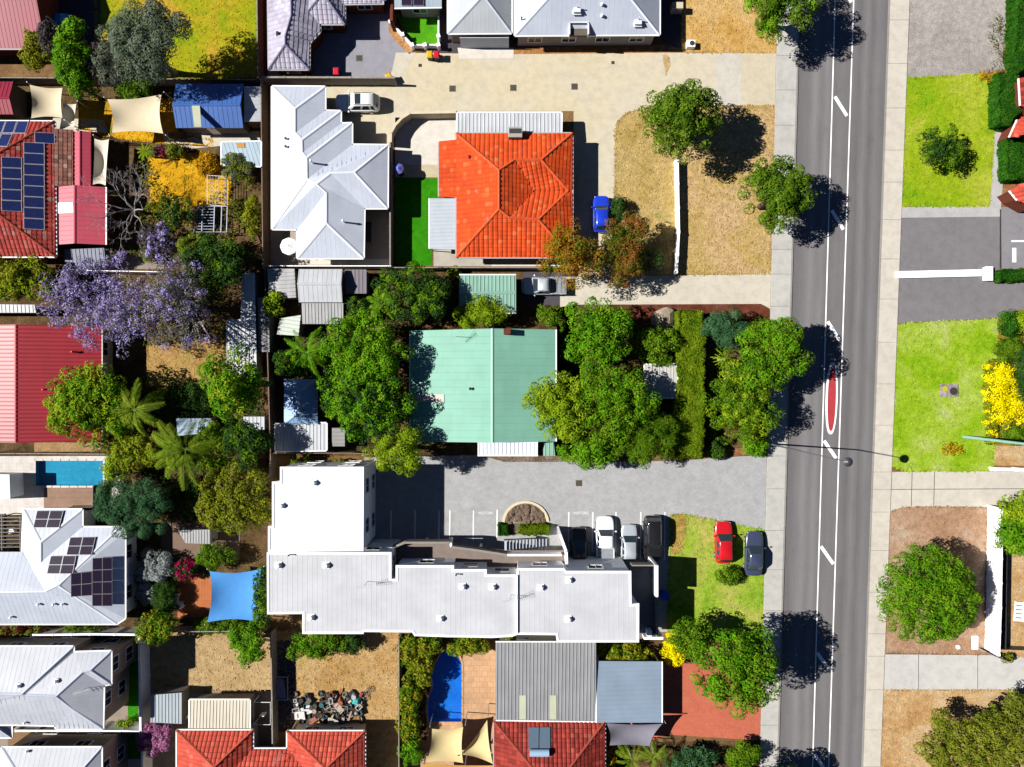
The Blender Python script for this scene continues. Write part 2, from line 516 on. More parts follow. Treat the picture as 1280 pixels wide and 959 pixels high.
# the flush red island between the lines
def ellipse(cx, cy, ax, ay, n=40, tilt=0.0):
    out = []
    for i in range(n):
        a = 2 * math.pi * i / n
        sx = math.copysign(abs(math.cos(a)) ** 0.8, math.cos(a)) * ax
        y = math.sin(a) * ay
        out.append((cx + sx + tilt * y, cy + y))
    return out
isl = thing('traffic_island', 'flat red traffic island ringed by a white kerb on the road', 'traffic island', W(1039.3, 498))
b = MB(); b.prism(wp(ellipse(1039.3, 498, 7.4, 45, tilt=-0.03)), 0.02, 0.10, [wp(ellipse(1039.3, 498, 5.2, 41, tilt=-0.03))])
b.build('kerb', m_plain('kerb_white', g(0.7), 0.8, var=0.12, scale=4), isl)
b = MB(); b.prism(wp(ellipse(1039.3, 498, 5.15, 40.9, tilt=-0.03)), 0.02, 0.09)
b.build('red_infill', m_paving('red_island_paving', D('c8464e'), 0.12, 0.1), isl)

# ------------------------------------------------------------------ footpaths of separate slabs, kerbs
def slab_path(name, la, lb, joints, mat, label, z=0.10):
    root = bpy.data.objects.new(name, None); COL.objects.link(root)
    root['kind'] = 'structure'; root['label'] = label
    for i in range(len(joints) - 1):
        y0, y1 = joints[i] + 0.14, joints[i + 1] - 0.14
        b = MB(); rr = random.Random(i * 7 + len(joints))
        zz = z + rr.uniform(-0.006, 0.006)
        b.prism(wp([ext(la, y0), ext(lb, y0), ext(lb, y1), ext(la, y1)]), 0.0, zz)
        b.build('slab', mat, root, bevel=0.012)
    return root
rj = random.Random(5)
east_j = [-400, -240, -80, 25.5, 80, 135.5, 188, 228, 275, 324, 374, 428, 480, 531.5, 590, 612, 640, 688, 740, 792, 820, 862, 912, 958, 1100, 1400]
slab_path('footpath', ((1112.3, 0), (1078.3, 959)), ER, east_j, mp_path, 'pale concrete slab footpath on the right side of the road')
west_j = [-400, -240, -80, 0, 33, 70, 113, 157, 206, 258, 312, 343, 383, 430, 482, 530, 570, 611, 663, 712, 763, 812, 858, 906, 952, 1100, 1400]
slab_path('footpath', WL, ((998.2, 0), (970.9, 959)), west_j, mp_path_w, 'grey concrete slab footpath on the left side of the road')
m_kerb = m_paving('kerb_concrete', D('a8a49e'), 0.1, 0.12)
for nm, a0, a1, lab in (('kerb', ((998.4, 0), (971.1, 959)), RL, 'low concrete kerb along the left edge of the road'),
                        ('kerb', RR, ((1112.1, 0), (1078.1, 959)), 'low concrete kerb along the right edge of the road')):
    b = MB(); b.prism(wp([ext(a0, Y0), ext(a1, Y0), ext(a1, Y1), ext(a0, Y1)]), 0.0, 0.115)
    tag(b.build(nm, m_kerb), lab, kind='structure')

# ------------------------------------------------------------------ left of the road: drives, yards, lawns
e_w = lambda y: lerp_line(*WL, y) - 0.4
PZ = 0.008
def tufts(parent, pts, mat, z, dens=9.0, edge=14.0, size=(.10, .22), seed=0):
    """small tilted blades over a lawn and across its border; relief only, same material"""
    rng = np.random.default_rng(seed + int(abs(pts[0][0]) * 3 + abs(pts[0][1])))
    w = [Vector((p[0], p[1], 0)) for p in wp([(min(max(x, -20), 1300), min(max(y, -20), 980)) for x, y in pts])]
    xs = [p.x for p in w]; ys = [p.y for p in w]
    A = abs(sum(w[i].x * w[(i + 1) % len(w)].y - w[(i + 1) % len(w)].x * w[i].y for i in range(len(w)))) / 2
    n = int(min(A * dens, 6000)); Pq = []
    def inside(x, y):
        c = False
        for i in range(len(w)):
            a, b_ = w[i], w[i - 1]
            if (a.y > y) != (b_.y > y) and x < (b_.x - a.x) * (y - a.y) / (b_.y - a.y) + a.x: c = not c
        return c
    tries = 0
    while len(Pq) < n and tries < n * 4:
        tries += 1; x, y = rng.uniform(min(xs), max(xs)), rng.uniform(min(ys), max(ys))
        if inside(x, y): Pq.append((x, y, z + .02))
    for i in range(len(w)):
        a, b_ = w[i], w[(i + 1) % len(w)]; L = (b_ - a).length
        if L < .5: continue
        nn = Vector((-(b_ - a).y, (b_ - a).x, 0)) / L
        for k in range(int(L * edge)):
            q = a.lerp(b_, rng.uniform()) + nn * rng.normal() * .07; Pq.append((q.x, q.y, z + .02))
    if not Pq: return
    Pq = np.array(Pq); m = len(Pq)
    N = np.stack([rng.normal(size=m) * .24, rng.normal(size=m) * .24, np.ones(m)], 1); N /= np.linalg.norm(N, axis=1, keepdims=True)
    a = rng.normal(size=(m, 3)); u = np.cross(N, a); u /= np.linalg.norm(u, axis=1, keepdims=True); v = np.cross(N, u)
    sl = rng.uniform(*size, (m, 1)); sw = sl * .45
    Q = np.stack([Pq - u * sl, Pq + v * sw, Pq + u * sl, Pq - v * sw], 1)
    quads_object('grass_tufts', Q, mat, parent)['kind'] = 'stuff'

def P_(name, pts, mat, lvl=1, label=None, holes=(), kind='structure'):
    o = patch(name, pts, PZ * lvl, mat, label, holes, kind)
    if name in ('lawn', 'bare_lot', 'lawn_edge') and 'turf' not in mat.name: tufts(o, pts, mat, PZ * lvl, 7 if name != 'bare_lot' else 3)
    return o

P_('yard_soil', [(-300, 96), (334, 98), (336, 570), (-300, 566)], mg_litter, 1)
P_('yard_soil', [(-300, 566), (336, 570), (336, 800), (-300, 800)], mg_litter, 1, None, [POOL1])
P_('yard_soil', [(336, 335), (720, 335), (720, 570), (336, 570)], mg_litter, 1)
P_('yard_soil', [(696, 380), (e_w(380), 380), (e_w(570), 570), (696, 570)], mg_litter, 1)

# cream concrete drive at the top
P_('driveway', [(495, 66), (640, 68), (835, 66), (850, 66), (e_w(66), 66), (e_w(132), 132), (825, 132), (800, 136), (782, 142), (771, 152), (769, 168), (768, 345),
                (717, 345), (717, 139), (571, 139), (511, 140), (489, 166), (489, 182), (406, 182), (406, 108), (490, 108), (495, 96)], mp_drive, 2,
   'wide cream concrete driveway running in from the road at the top')
P_('driveway_slab', [(895, 66.5), (927, 66.5), (926, 131.5), (893, 131.5)], m_paving('pale_slab', D('ded8cc'), 0.05, 0.06), 3)
P_('driveway_slab', [(928, 66.5), (e_w(66) , 66.5), (e_w(131), 131.5), (927, 131.5)], m_paving('pale_slab_b', D('e0d4ba'), 0.05, 0.06), 3)
P_('oil_stain', [(828, 69), (833, 68), (837, 72), (838, 82), (834, 90), (832, 96), (831, 86), (829, 78)], m_ground('rust_stain', [(0.3, D('c09a64')), (0.7, D('dcc294'))], 1.0, 4, 0.3, 0.1), 4)
P_('garden_strip', [(643, 60), (835, 56), (850, 62), (835, 66), (640, 68)], m_ground('orange_sand', [(0.3, D('a06a3c')), (0.7, D('d49a62'))], 0.6, 6, 0.4), 3)
P_('driveway', [(495, 66), (520, 66), (500, 97), (488, 97)], mp_drive2, 3)
# grey paved court of the top-left house
P_('paved_court', [(333, -60), (493, -60), (490, 30), (512, 66), (495, 67), (492, 98), (333, 98)], mp_greyd, 2, 'bluish grey paved court in front of the grey tiled house')
P_('garden_strip', [(485, 27), (491, 27), (517, 62), (512, 68), (500, 58), (487, 42)], m_ground('orange_sand2', [(0.3, D('b07c4c')), (0.7, D('dba873'))], 0.8, 5, 0.45), 3)
P_('lawn', [(494, 18), (549, 18), (549, 54), (517, 54)], mg_turf2, 3, 'small bright green turf square by the garage')
P_('paving', [(549, 15), (643, 15), (643, 66), (532, 66), (530, 58), (549, 56)], mp_dark, 2)
P_('paving', [(572, 60), (642, 60), (642, 73), (574, 74)], mp_white, 4)
# dry front lawns
P_('lawn', [(853, -150), (e_w(-150), -150), (e_w(65.5), 65.5), (853, 65.5)], mg_dryy, 2, 'golden dry lawn at the top beside the road')
P_('side_path', [(826, -150), (853, -150), (853, 62), (838, 60), (826, 44)], mp_dark, 2)
P_('lawn', [(769, 168), (771, 154), (782, 143), (800, 137), (825, 133), (e_w(133), 133), (e_w(342), 342), (850, 343), (768, 345)], mg_dryg, 3, 'dry front lawn with a round tree above the white wall')
P_('lawn', [(850, 134), (e_w(134) - .5, 134), (e_w(340) - .5, 340), (850, 342)], mg_dry, 4, 'dry yellow lawn between the white wall and the footpath')
P_('driveway', [(700, 346), (768, 346), (850, 344), (948, 343), (e_w(338), 338), (e_w(386), 386), (951, 380), (720, 381), (700, 384)], mp_drive2, 4, 'cream driveway under the orange and green trees')
P_('side_path', [(655, 335), (722, 335), (722, 382), (655, 382)], mp_dark, 2)
P_('garden_bed', [(760, 381), (951, 380), (961, 388), (961, 404), (760, 412)], mg_mulch, 3, 'red mulch bed along the cream driveway')
# white house yard
P_('yard_paving', [(338, 108), (489, 108), (489, 332), (338, 332)], m_paving('taupe_patio', D('c2b3a4'), 0.08, 0.1), 1)
P_('yard_paving', [(372, 324), (489, 324), (489, 331), (372, 331)], mp_white, 2)
P_('court', [(494, 147), (571, 147), (571, 222), (494, 222)], mp_white, 2, 'white paved court behind the cream curved wall')
P_('stepping_path', [(494, 206), (549, 206), (549, 222), (494, 222)], m_paving('cream_step', D('dcd0ae'), 0.1, 0.1), 3)
P_('lawn', [(494, 223), (570, 223), (570, 309), (540, 312), (540, 332), (494, 332)], mg_turf, 2, 'dark green turf strip beside the orange tiled house')
P_('yard_paving', [(542, 312), (614, 312), (614, 333), (542, 333)], m_paving('worn_concrete', D('c8c0b4'), 0.12, 0.16), 3)
P_('yard_paving', [(614, 318), (720, 318), (720, 333), (614, 333)], mp_white, 2)
# apartments: grey block-paved car park
P_('car_park', [(455, 572), (600, 569), (625, 576), (700, 577), (760, 578), (842, 576), (952, 569), (e_w(570), 570), (e_w(664), 664), (928, 660), (838, 645), (838, 790), (455, 790)],
   mp_grey, 2, 'light grey block paved car park of the white apartments')
P_('garden_strip', [(618, 569), (710, 571), (702, 577.5), (628, 577.5)], mg_rock, 3)
P_('garden_strip', [(845, 566), (e_w(560), 558), (948, 567), (846, 577)], m_ground('tan_mulch', [(0.3, D('8a6040')), (0.7, D('b88a60'))], 0.8, 6, 0.4), 3)
P_('lawn', [(838, 645), (855, 643), (945, 661), (e_w(664), 665), (e_w(800), 800), (834, 800)], mg_verge, 4, 'green lawn in front of the apartments where two cars are parked')
P_('lawn_edge', [(839, 645), (853, 643), (858, 650), (852, 690), (840, 692)], m_ground('worn_grass', [(0.3, D('b08a44')), (0.7, D('d0ab62'))], 0.6, 7, 0.4), 5)
# bay lines of the car park
bay_m = m_plain('bay_line_paint', g(0.62), 0.8, 0.2, var=0.15, scale=5)
for x, y0, y1 in [(489, 638, 676), (519, 638, 676), (549, 638, 676), (562.5, 638, 676), (592, 638, 676), (621.5, 637, 672), (711, 640, 690), (741, 640, 690),
                  (770, 640, 690), (801, 640, 700), (831, 640, 700)]:
    b = MB(); line_quad(b, (x, y0), (x - 0.5, y1), 1.6, PZ * 5)
    tag(b.build('bay_line', bay_m), 'thin white painted bay line in the car park', kind='structure')
for cx in (607, 726):
    root = bpy.data.objects.new('bay_lettering', None); COL.objects.link(root); root['kind'] = 'structure'
    root['label'] = 'white lettering painted across a visitor bay'
    cu = bpy.data.curves.new('lettering', 'FONT'); cu.body = 'VISITORS'; cu.size = 0.42; cu.align_x = 'CENTER'; cu.align_y = 'CENTER'
    to = bpy.data.objects.new('lettering', cu); COL.objects.link(to)
    p = W(cx, 641.5)
    to.location = (p.x, p.y, PZ * 5)
    to.data.materials.append(bay_m)
    to.parent = root
# right of apartments: brick drive of the bottom house
P_('driveway', [(827, 830), (e_w(830), 830), (e_w(925), 925), (940, 925), (832, 918), (800, 932), (760, 932), (760, 822), (827, 822)], mp_red, 3, 'red brick paved driveway beside the footpath')
P_('garden_bed', [(745, 800), (840, 800), (840, 828), (745, 828)], mg_litter, 4)
P_('garden_bed', [(756, 928), (e_w(928), 926), (e_w(1100), 1100), (756, 1100)], mg_litter, 4)
# bottom yards
P_('yard_paving', [(578, 800), (622, 800), (622, 1010), (498, 1010), (498, 903), (534, 903), (578, 903)], mp_patio, 2)
P_('garden_bed', [(498, 793), (645, 793), (645, 812), (580, 812), (577, 830), (567, 813), (559, 812), (552, 816), (547, 826), (541, 836), (539, 850), (541, 860),
                  (536, 872), (534, 885), (533, 925), (498, 925)], mg_litter, 3)
P_('lawn', [(345, 790), (498, 790), (498, 1010), (345, 1010)], m_ground('dry_back_lawn', [(0.28, D('b48c54')), (0.45, D('cca26a')), (0.6, D('d4b07c')), (0.75, D('b0a250'))], 0.3, 7, 0.35, 0.6, (D('97973a'), 0.62)), 2,
   'dry brown back lawn with a heap of scrap')
P_('yard_paving', [(346, 800), (369, 800), (369, 915), (346, 915)], mp_dark, 3)
P_('lawn', [(192, 789), (341, 791), (341, 865), (192, 862)], m_ground('straw_lawn', [(0.28, D('b89866')), (0.5, D('ccac7c')), (0.7, D('d6ba8c'))], 0.3, 7, 0.3, 0.6, (D('a8ac3a'), 0.66)), 2, 'straw coloured back lawn below the blue shade sail')
P_('yard_paving', [(176, 864), (344, 862), (344, 1010), (176, 1010)], mp_court, 2)
P_('side_path', [(178, 793), (192, 793), (192, 915), (178, 915)], m_paving('pinkish_path', D('b8a492'), 0.08, 0.1), 3)
# two-storey house yards
P_('yard_paving', [(-300, 792), (176, 792), (176, 1100), (-300, 1100)], mp_court, 2)
P_('lawn', [(160, 797), (173, 797), (173, 902), (160, 902)], mg_turf, 3, 'dark turf strip between the tall white house and the white wall')
P_('lawn', [(150, 918), (177, 918), (177, 948), (150, 948)], mg_turf, 3, 'green turf square below the tall white house')
P_('yard_paving', [(150, 949), (177, 949), (177, 1100), (150, 1100)], mp_white, 3)
P_('deck', [(10, 916), (99, 914), (90, 938), (10, 940)], m_paving('brown_deck', D('96724c'), 0.14, 0.14), 3)
# pool terrace, top yards on the left
P_('pool_terrace', [(-300, 571), (155, 570), (155, 637), (-300, 660)], mp_pool, 2, 'white paved terrace round the rectangular pool', [POOL1])
P_('deck', [(55, 609.5), (116, 609.5), (116, 634), (55, 636)], mp_deck, 3, 'timber deck below the rectangular pool')
P_('lawn', [(120, -200), (321, -200), (321, 97), (120, 97)], mg_lawn_y, 2, 'yellowing green back lawn behind the grey gum tree')
P_('yard_paving', [(57, -200), (126, -200), (126, 58), (57, 62)], mp_dark, 3)
P_('side_path', [(323.5, -200), (334, -200), (334, 97), (323.5, 97)], m_paving('brick_side_path', D('8a4a3a'), 0.15, 0.1), 2)
P_('lawn', [(100, 128), (222, 125), (222, 168), (265, 175), (265, 182), (210, 180), (130, 170), (100, 160)], mg_yel, 3, 'golden yellow ground under the cream shade sail')
P_('lawn', [(186, 197), (262, 192), (288, 218), (287, 258), (240, 258), (225, 268), (190, 266)], mg_yel, 3, 'golden yellow flowering lawn beside the bare tree')
P_('yard_paving', [(30, 146), (130, 150), (135, 166), (75, 164), (30, 160)], mp_drive2, 4)
P_('yard_paving', [(204, 166), (325, 164), (325, 178), (240, 186), (206, 180)], mp_drive2, 4)
P_('lawn', [(184, 432), (278, 424), (282, 480), (184, 482)], m_ground('tan_lawn', [(0.28, D('a88046')), (0.5, D('c79f62')), (0.7, D('a8a04a'))], 0.35, 7, 0.35, 0.6), 3, 'small dry lawn below the purple jacaranda')
P_('yard_paving', [(90, 318), (205, 318), (205, 336), (90, 338)], mp_court, 3)
P_('yard_paving', [(43, 553), (140, 552), (140, 564), (43, 565)], m_ground('tan_strip', [(0.3, D('a8845a')), (0.7, D('cbab80'))], 0.6, 6, 0.3), 3)
P_('deck', [(222, 722), (272, 720), (272, 772), (222, 772)], mp_deck2, 3, 'orange timber deck left of the blue shade sail')
P_('yard_paving', [(200, 655), (300, 652), (300, 700), (205, 700)], m_paving('brown_pavers', D('8d7462'), 0.14, 0.14), 3)

# ------------------------------------------------------------------ right of the road
e_e = lambda y: lerp_line(*ER, y) + 0.4
P_('gravel', [(e_e(-150), -150), (1262, -150), (1259, 86), (1226, 93), (e_e(98), 98)], mg_gravel, 2, 'grey gravel lot at the top right')
P_('lawn', [(e_e(98), 98), (1226, 93), (1246, 97), (1243, 150), (1237, 258), (e_e(258), 258)], mg_lawn_t, 3, 'bright lawn with one small dark tree')
P_('garden_bed', [(1243, 92), (1300, 88), (1300, 270), (1256, 258), (1257, 160), (1243, 157)], m_ground('tan_bed', [(0.3, D('8a5a3c')), (0.7, D('b98258'))], 0.8, 6, 0.4), 2)
P_('brick_edge', [(1262, -150), (1276, -150), (1276, 40), (1272, 84), (1259, 86)], m_paving('terracotta_edge', D('e0583c'), 0.12, 0.1), 3)
P_('path', [(1243, 157), (1259, 160), (1251, 258), (1250, 271), (e_e(271), 272.5), (e_e(259), 259), (1237, 258)], m_paving('pale_grey_path', D('cac8c8'), 0.06, 0.06), 4)
P_('driveway', [(e_e(273), 273), (1249.5, 271), (1249.5, 337), (1247, 347), (1460, 352), (1460, 372), (1270, 388), (1246, 397.5), (1127, 403.5), (1118.6, 406)], mp_asph, 2, 'dark asphalt driveway on the right side of the road')
P_('car_court', [(1251, 259), (1460, 256), (1460, 351), (1252, 346)], mp_asph2, 3, 'grey asphalt court at the right edge')
b = MB(); b.prism(wp([(1249.6, 262), (1251, 262), (1251, 336), (1249.6, 336)]), 0, 0.05)
tag(b.build('drain_channel', M['dark']), 'thin dark drain channel across the asphalt drive', 'drain')
P_('court_line', [(1264, 300.6), (1300, 300.2), (1300, 302.3), (1264, 302.7)], m_line, 4)
P_('court_line', [(1265, 310), (1270, 310), (1270, 328), (1265, 328)], m_line, 4)
P_('lawn', [(1118.5, 409), (1127, 405), (1246, 399), (1246, 470), (1241, 588.5), (1130, 588), (1112, 581)], mg_lawn_b, 3, 'bright green front lawn with yellow flowers at its right edge')
P_('garden_bed', [(1246, 398), (1275, 388), (1460, 372), (1460, 560), (1240, 560), (1244, 470)], m_ground('green_bed', [(0.3, D('6a7a26')), (0.5, D('8c8a30')), (0.7, D('b8862e'))], 0.7, 6, 0.4), 2)
P_('bare_patch', [(1241, 557), (1460, 560), (1460, 583), (1241, 582)], mg_sand, 3)
P_('driveway', [(e_e(590), 590), (1241, 589), (1460, 590), (1460, 632), (1235, 634), (1150, 633), (1125, 635), (1110.5, 641)], mp_path, 2, 'pale concrete driveway below the bright lawn')
for xx in (1140, 1168):
    b = MB(); line_quad(b, (xx, 589.5), (xx - 1, 633), 0.7, PZ * 3)
    tag(b.build('drive_joint', M['dark']), kind='structure')
b = MB(); line_quad(b, (1088, 612), (1460, 610), 0.7, PZ * 3); tag(b.build('drive_joint', M['dark']), kind='structure')
P_('bare_lot', [(1110, 642), (1126, 635.5), (1150, 634), (1233, 635), (1231, 817), (e_e(817), 815)], mg_brown, 3, 'bare brown lot round the big dense tree')
P_('bare_lot', [(1252, 635), (1460, 633), (1460, 820), (1250, 820)], mg_sand, 3, 'sandy yard behind the long white wall')
P_('driveway', [(e_e(818), 818), (1231, 819), (1460, 822), (1460, 862), (e_e(862), 862)], m_paving('new_concrete', D('dcdad6'), 0.05, 0.05), 2, 'pale concrete driveway below the long white wall')
for xx in (1148, 1222):
    b = MB(); line_quad(b, (xx, 818.5), (xx, 861.5), 0.6, PZ * 3); tag(b.build('drive_joint', M['dark']), kind='structure')
P_('bare_lot', [(e_e(863), 863), (1460, 863), (1460, 1200), (e_e(1200), 1200)], mg_sand, 3, 'dry sandy lot under the spreading olive bush')

# ------------------------------------------------------------------ swimming pools
def pool(label, pts, depth, tile_c, water_c, coping_mat, cw):
    c = sum((W(*p) for p in pts), Vector()) / len(pts)
    t = thing('swimming_pool', label, 'pool', (c.x, c.y, 0))
    w = wp(pts)
    b = MB()
    b.sheet(w, -depth)
    m = len(w)
    area = sum(w[i][0] * w[(i + 1) % m][1] - w[(i + 1) % m][0] * w[i][1] for i in range(m))
    for i in range(m):
        a, d = w[i], w[(i + 1) % m]
        if area > 0: a, d = d, a
        b.add([(a[0], a[1], -depth), (d[0], d[1], -depth), (d[0], d[1], 0.02), (a[0], a[1], 0.02)], [(0, 1, 2, 3)])
    b.build('basin', m_paving(label[:8] + '_pool_tile', tile_c, 0.06, 0.1, joint=(0.35, 0.35, 0.02, 0.9)), t)
    b = MB(); b.sheet([((p[0] - c.x) * 0.999 + c.x, (p[1] - c.y) * 0.999 + c.y) for p in w], -0.10)
    b.build('water', m_water(label[:8] + '_pool_water', water_c), t)
    # coping stones
    out = []
    for i in range(m):
        p0, p1, p2 = Vector(w[i - 1]), Vector(w[i]), Vector(w[(i + 1) % m])
        n1 = Vector(((p1 - p0).y, -(p1 - p0).x)).normalized(); n2 = Vector(((p2 - p1).y, -(p2 - p1).x)).normalized()
        if area < 0: n1, n2 = -n1, -n2
        nn = (n1 + n2).normalized(); out.append(tuple(p1 + nn * cw / max(0.5, nn.dot(n1))))
    for i in range(m):
        a, d, e, f = Vector(w[i]), Vector(w[(i + 1) % m]), Vector(out[(i + 1) % m]), Vector(out[i])
        L = (d - a).length; k = max(1, int(L / 0.9))
        for j in range(k):
            s0, s1 = j / k + 0.006, (j + 1) / k - 0.006
            q = [a.lerp(d, s0), a.lerp(d, s1), f.lerp(e, s1), f.lerp(e, s0)]
            b = MB(); b.prism([tuple(x) for x in q], 0.0, 0.06)
            b.build('coping_stone', coping_mat, t)
    return t
pool('rectangular turquoise swimming pool in a white paved terrace', POOL1, 0.55, D('34b4de'), (0.78, 0.93, 0.96, 1), mp_white, 0.22)
pool('deep blue curved swimming pool beside the sandstone paving', POOL2, 0.7, D('2690fa'), (0.68, 0.88, 0.98, 1), mp_patio, 0.22)
# ================================================================== BUILDING KIT
def newell(ps):
    n = Vector((0, 0, 0))
    for i, a in enumerate(ps):
        b = ps[(i + 1) % len(ps)]
        n += Vector(((a.y - b.y) * (a.z + b.z), (a.z - b.z) * (a.x + b.x), (a.x - b.x) * (a.y + b.y)))
    return n.normalized()

class Plane:
    """one roof plane: polygon in world space, height lookup inside it"""
    def __init__(self, pts):
        n = newell(pts)
        if n.z < 0: pts = pts[::-1]; n = -n
        self.p = pts; self.n = n
        self.tri = tessellate_polygon([[Vector((p.x, p.y, 0)) for p in pts]])
    def z(self, x, y):
        best, bd = None, 1e9
        for t in self.tri:
            a, b, c = (self.p[i] for i in t)
            d = (b.y - c.y) * (a.x - c.x) + (c.x - b.x) * (a.y - c.y)
            if abs(d) < 1e-9: continue
            u = ((b.y - c.y) * (x - c.x) + (c.x - b.x) * (y - c.y)) / d
            v = ((c.y - a.y) * (x - c.x) + (a.x - c.x) * (y - c.y)) / d
            w = 1 - u - v
            out = max(0, -u) + max(0, -v) + max(0, -w)
            if out < bd: bd = out; best = u * a.z + v * b.z + w * c.z
            if out == 0: break
        return best
    def slope(self):
        d = Vector((self.n.x, self.n.y))
        if d.length < 0.02: d = Vector((0, -1))
        return d.normalized()
    def scan(self, d, e, t):
        """intervals along d of the line offset t along e"""
        xs = []; m = len(self.p)
        for i in range(m):
            a, b = self.p[i].xy, self.p[(i + 1) % m].xy
            ta, tb = a.dot(e) - t, b.dot(e) - t
            if (ta < 0) != (tb < 0):
                k = ta / (ta - tb); q = a.lerp(b, k); xs.append(q.dot(d))
        xs.sort()
        return [(xs[i], xs[i + 1]) for i in range(0, len(xs) - 1, 2)]

def add_ribs(mb, pl, spacing=0.42, w=0.09, hh=0.045, axis=None):
    d = pl.slope() if axis is None else Vector(axis)
    e = Vector((-d.y, d.x))
    ts = [p.xy.dot(e) for p in pl.p]
    t = math.floor(min(ts) / spacing) * spacing + spacing * 0.5
    while t < max(ts):
        for s0, s1 in pl.scan(d, e, t):
            if s1 - s0 < 0.15: continue
            s0 += 0.03; s1 -= 0.03
            nseg = max(1, int((s1 - s0) / 0.6))
            vs = []
            for s in [s0 + (s1 - s0) * q_ / nseg for q_ in range(nseg + 1)]:
                for o, up in ((-w / 2, 0.003), (-w / 5, hh), (w / 5, hh), (w / 2, 0.003)):
                    q = d * s + e * (t + o); q0 = d * s + e * t
                    vs.append((q.x, q.y, pl.z(q0.x, q0.y) + up))
            fs = [(0, 3, 2, 1), (nseg * 4, nseg * 4 + 1, nseg * 4 + 2, nseg * 4 + 3)]
            for q_ in range(nseg):
                o_ = q_ * 4; fs += [(o_, o_ + 1, o_ + 5, o_ + 4), (o_ + 1, o_ + 2, o_ + 6, o_ + 5), (o_ + 2, o_ + 3, o_ + 7, o_ + 6)]
            mb.add(vs, fs)
        t += spacing

def add_tiles(mb, pl, tw=0.46, course=0.42, rise=0.075, seed=0):
    rr = random.Random(seed)
    d = pl.slope(); e = Vector((-d.y, d.x))
    ts = [p.xy.dot(e) for p in pl.p]
    t = math.floor(min(ts) / tw) * tw + tw * 0.5
    while t < max(ts):
        for s0, s1 in pl.scan(d, e, t):
            k = math.floor(s0 / course)
            while k * course < s1:
                a = max(s0, k * course); b = min(s1, (k + 1) * course)
                if b - a > 0.08:
                    lift = rr.uniform(0.0, 0.012)
                    vs = []
                    for s, base in ((a, 0.008), (b - 0.012, 0.045)):
                        for o, up in ((-0.49, 0.0), (-0.2, rise), (0.2, rise), (0.49, 0.0)):
                            q = d * s + e * (t + o * tw); q0 = d * s + e * t
                            vs.append((q.x, q.y, pl.z(q0.x, q0.y) + base + up + lift))
                    q = d * (b - 0.012) + e * t
                    zz = pl.z(q.x, q.y)
                    vs += [(vs[4][0], vs[4][1], zz), (vs[7][0], vs[7][1], zz)]
                    mb.add(vs, [(0, 1, 5, 4), (1, 2, 6, 5), (2, 3, 7, 6), (4, 5, 6, 7), (4, 7, 9, 8)])
                k += 1
        t += tw

def inset(loop, d):
    """shrink a ccw polygon (xy) by d"""
    m = len(loop); out = []
    for i in range(m):
        p0, p1, p2 = Vector(loop[i - 1][:2]), Vector(loop[i][:2]), Vector(loop[(i + 1) % m][:2])
        e1, e2 = (p1 - p0).normalized(), (p2 - p1).normalized()
        n1, n2 = Vector((-e1.y, e1.x)), Vector((-e2.y, e2.x))
        nn = n1 + n2
        nn = nn.normalized() if nn.length > 1e-6 else n1
        out.append(p1 + nn * (d / max(0.4, nn.dot(n1))))
    return out

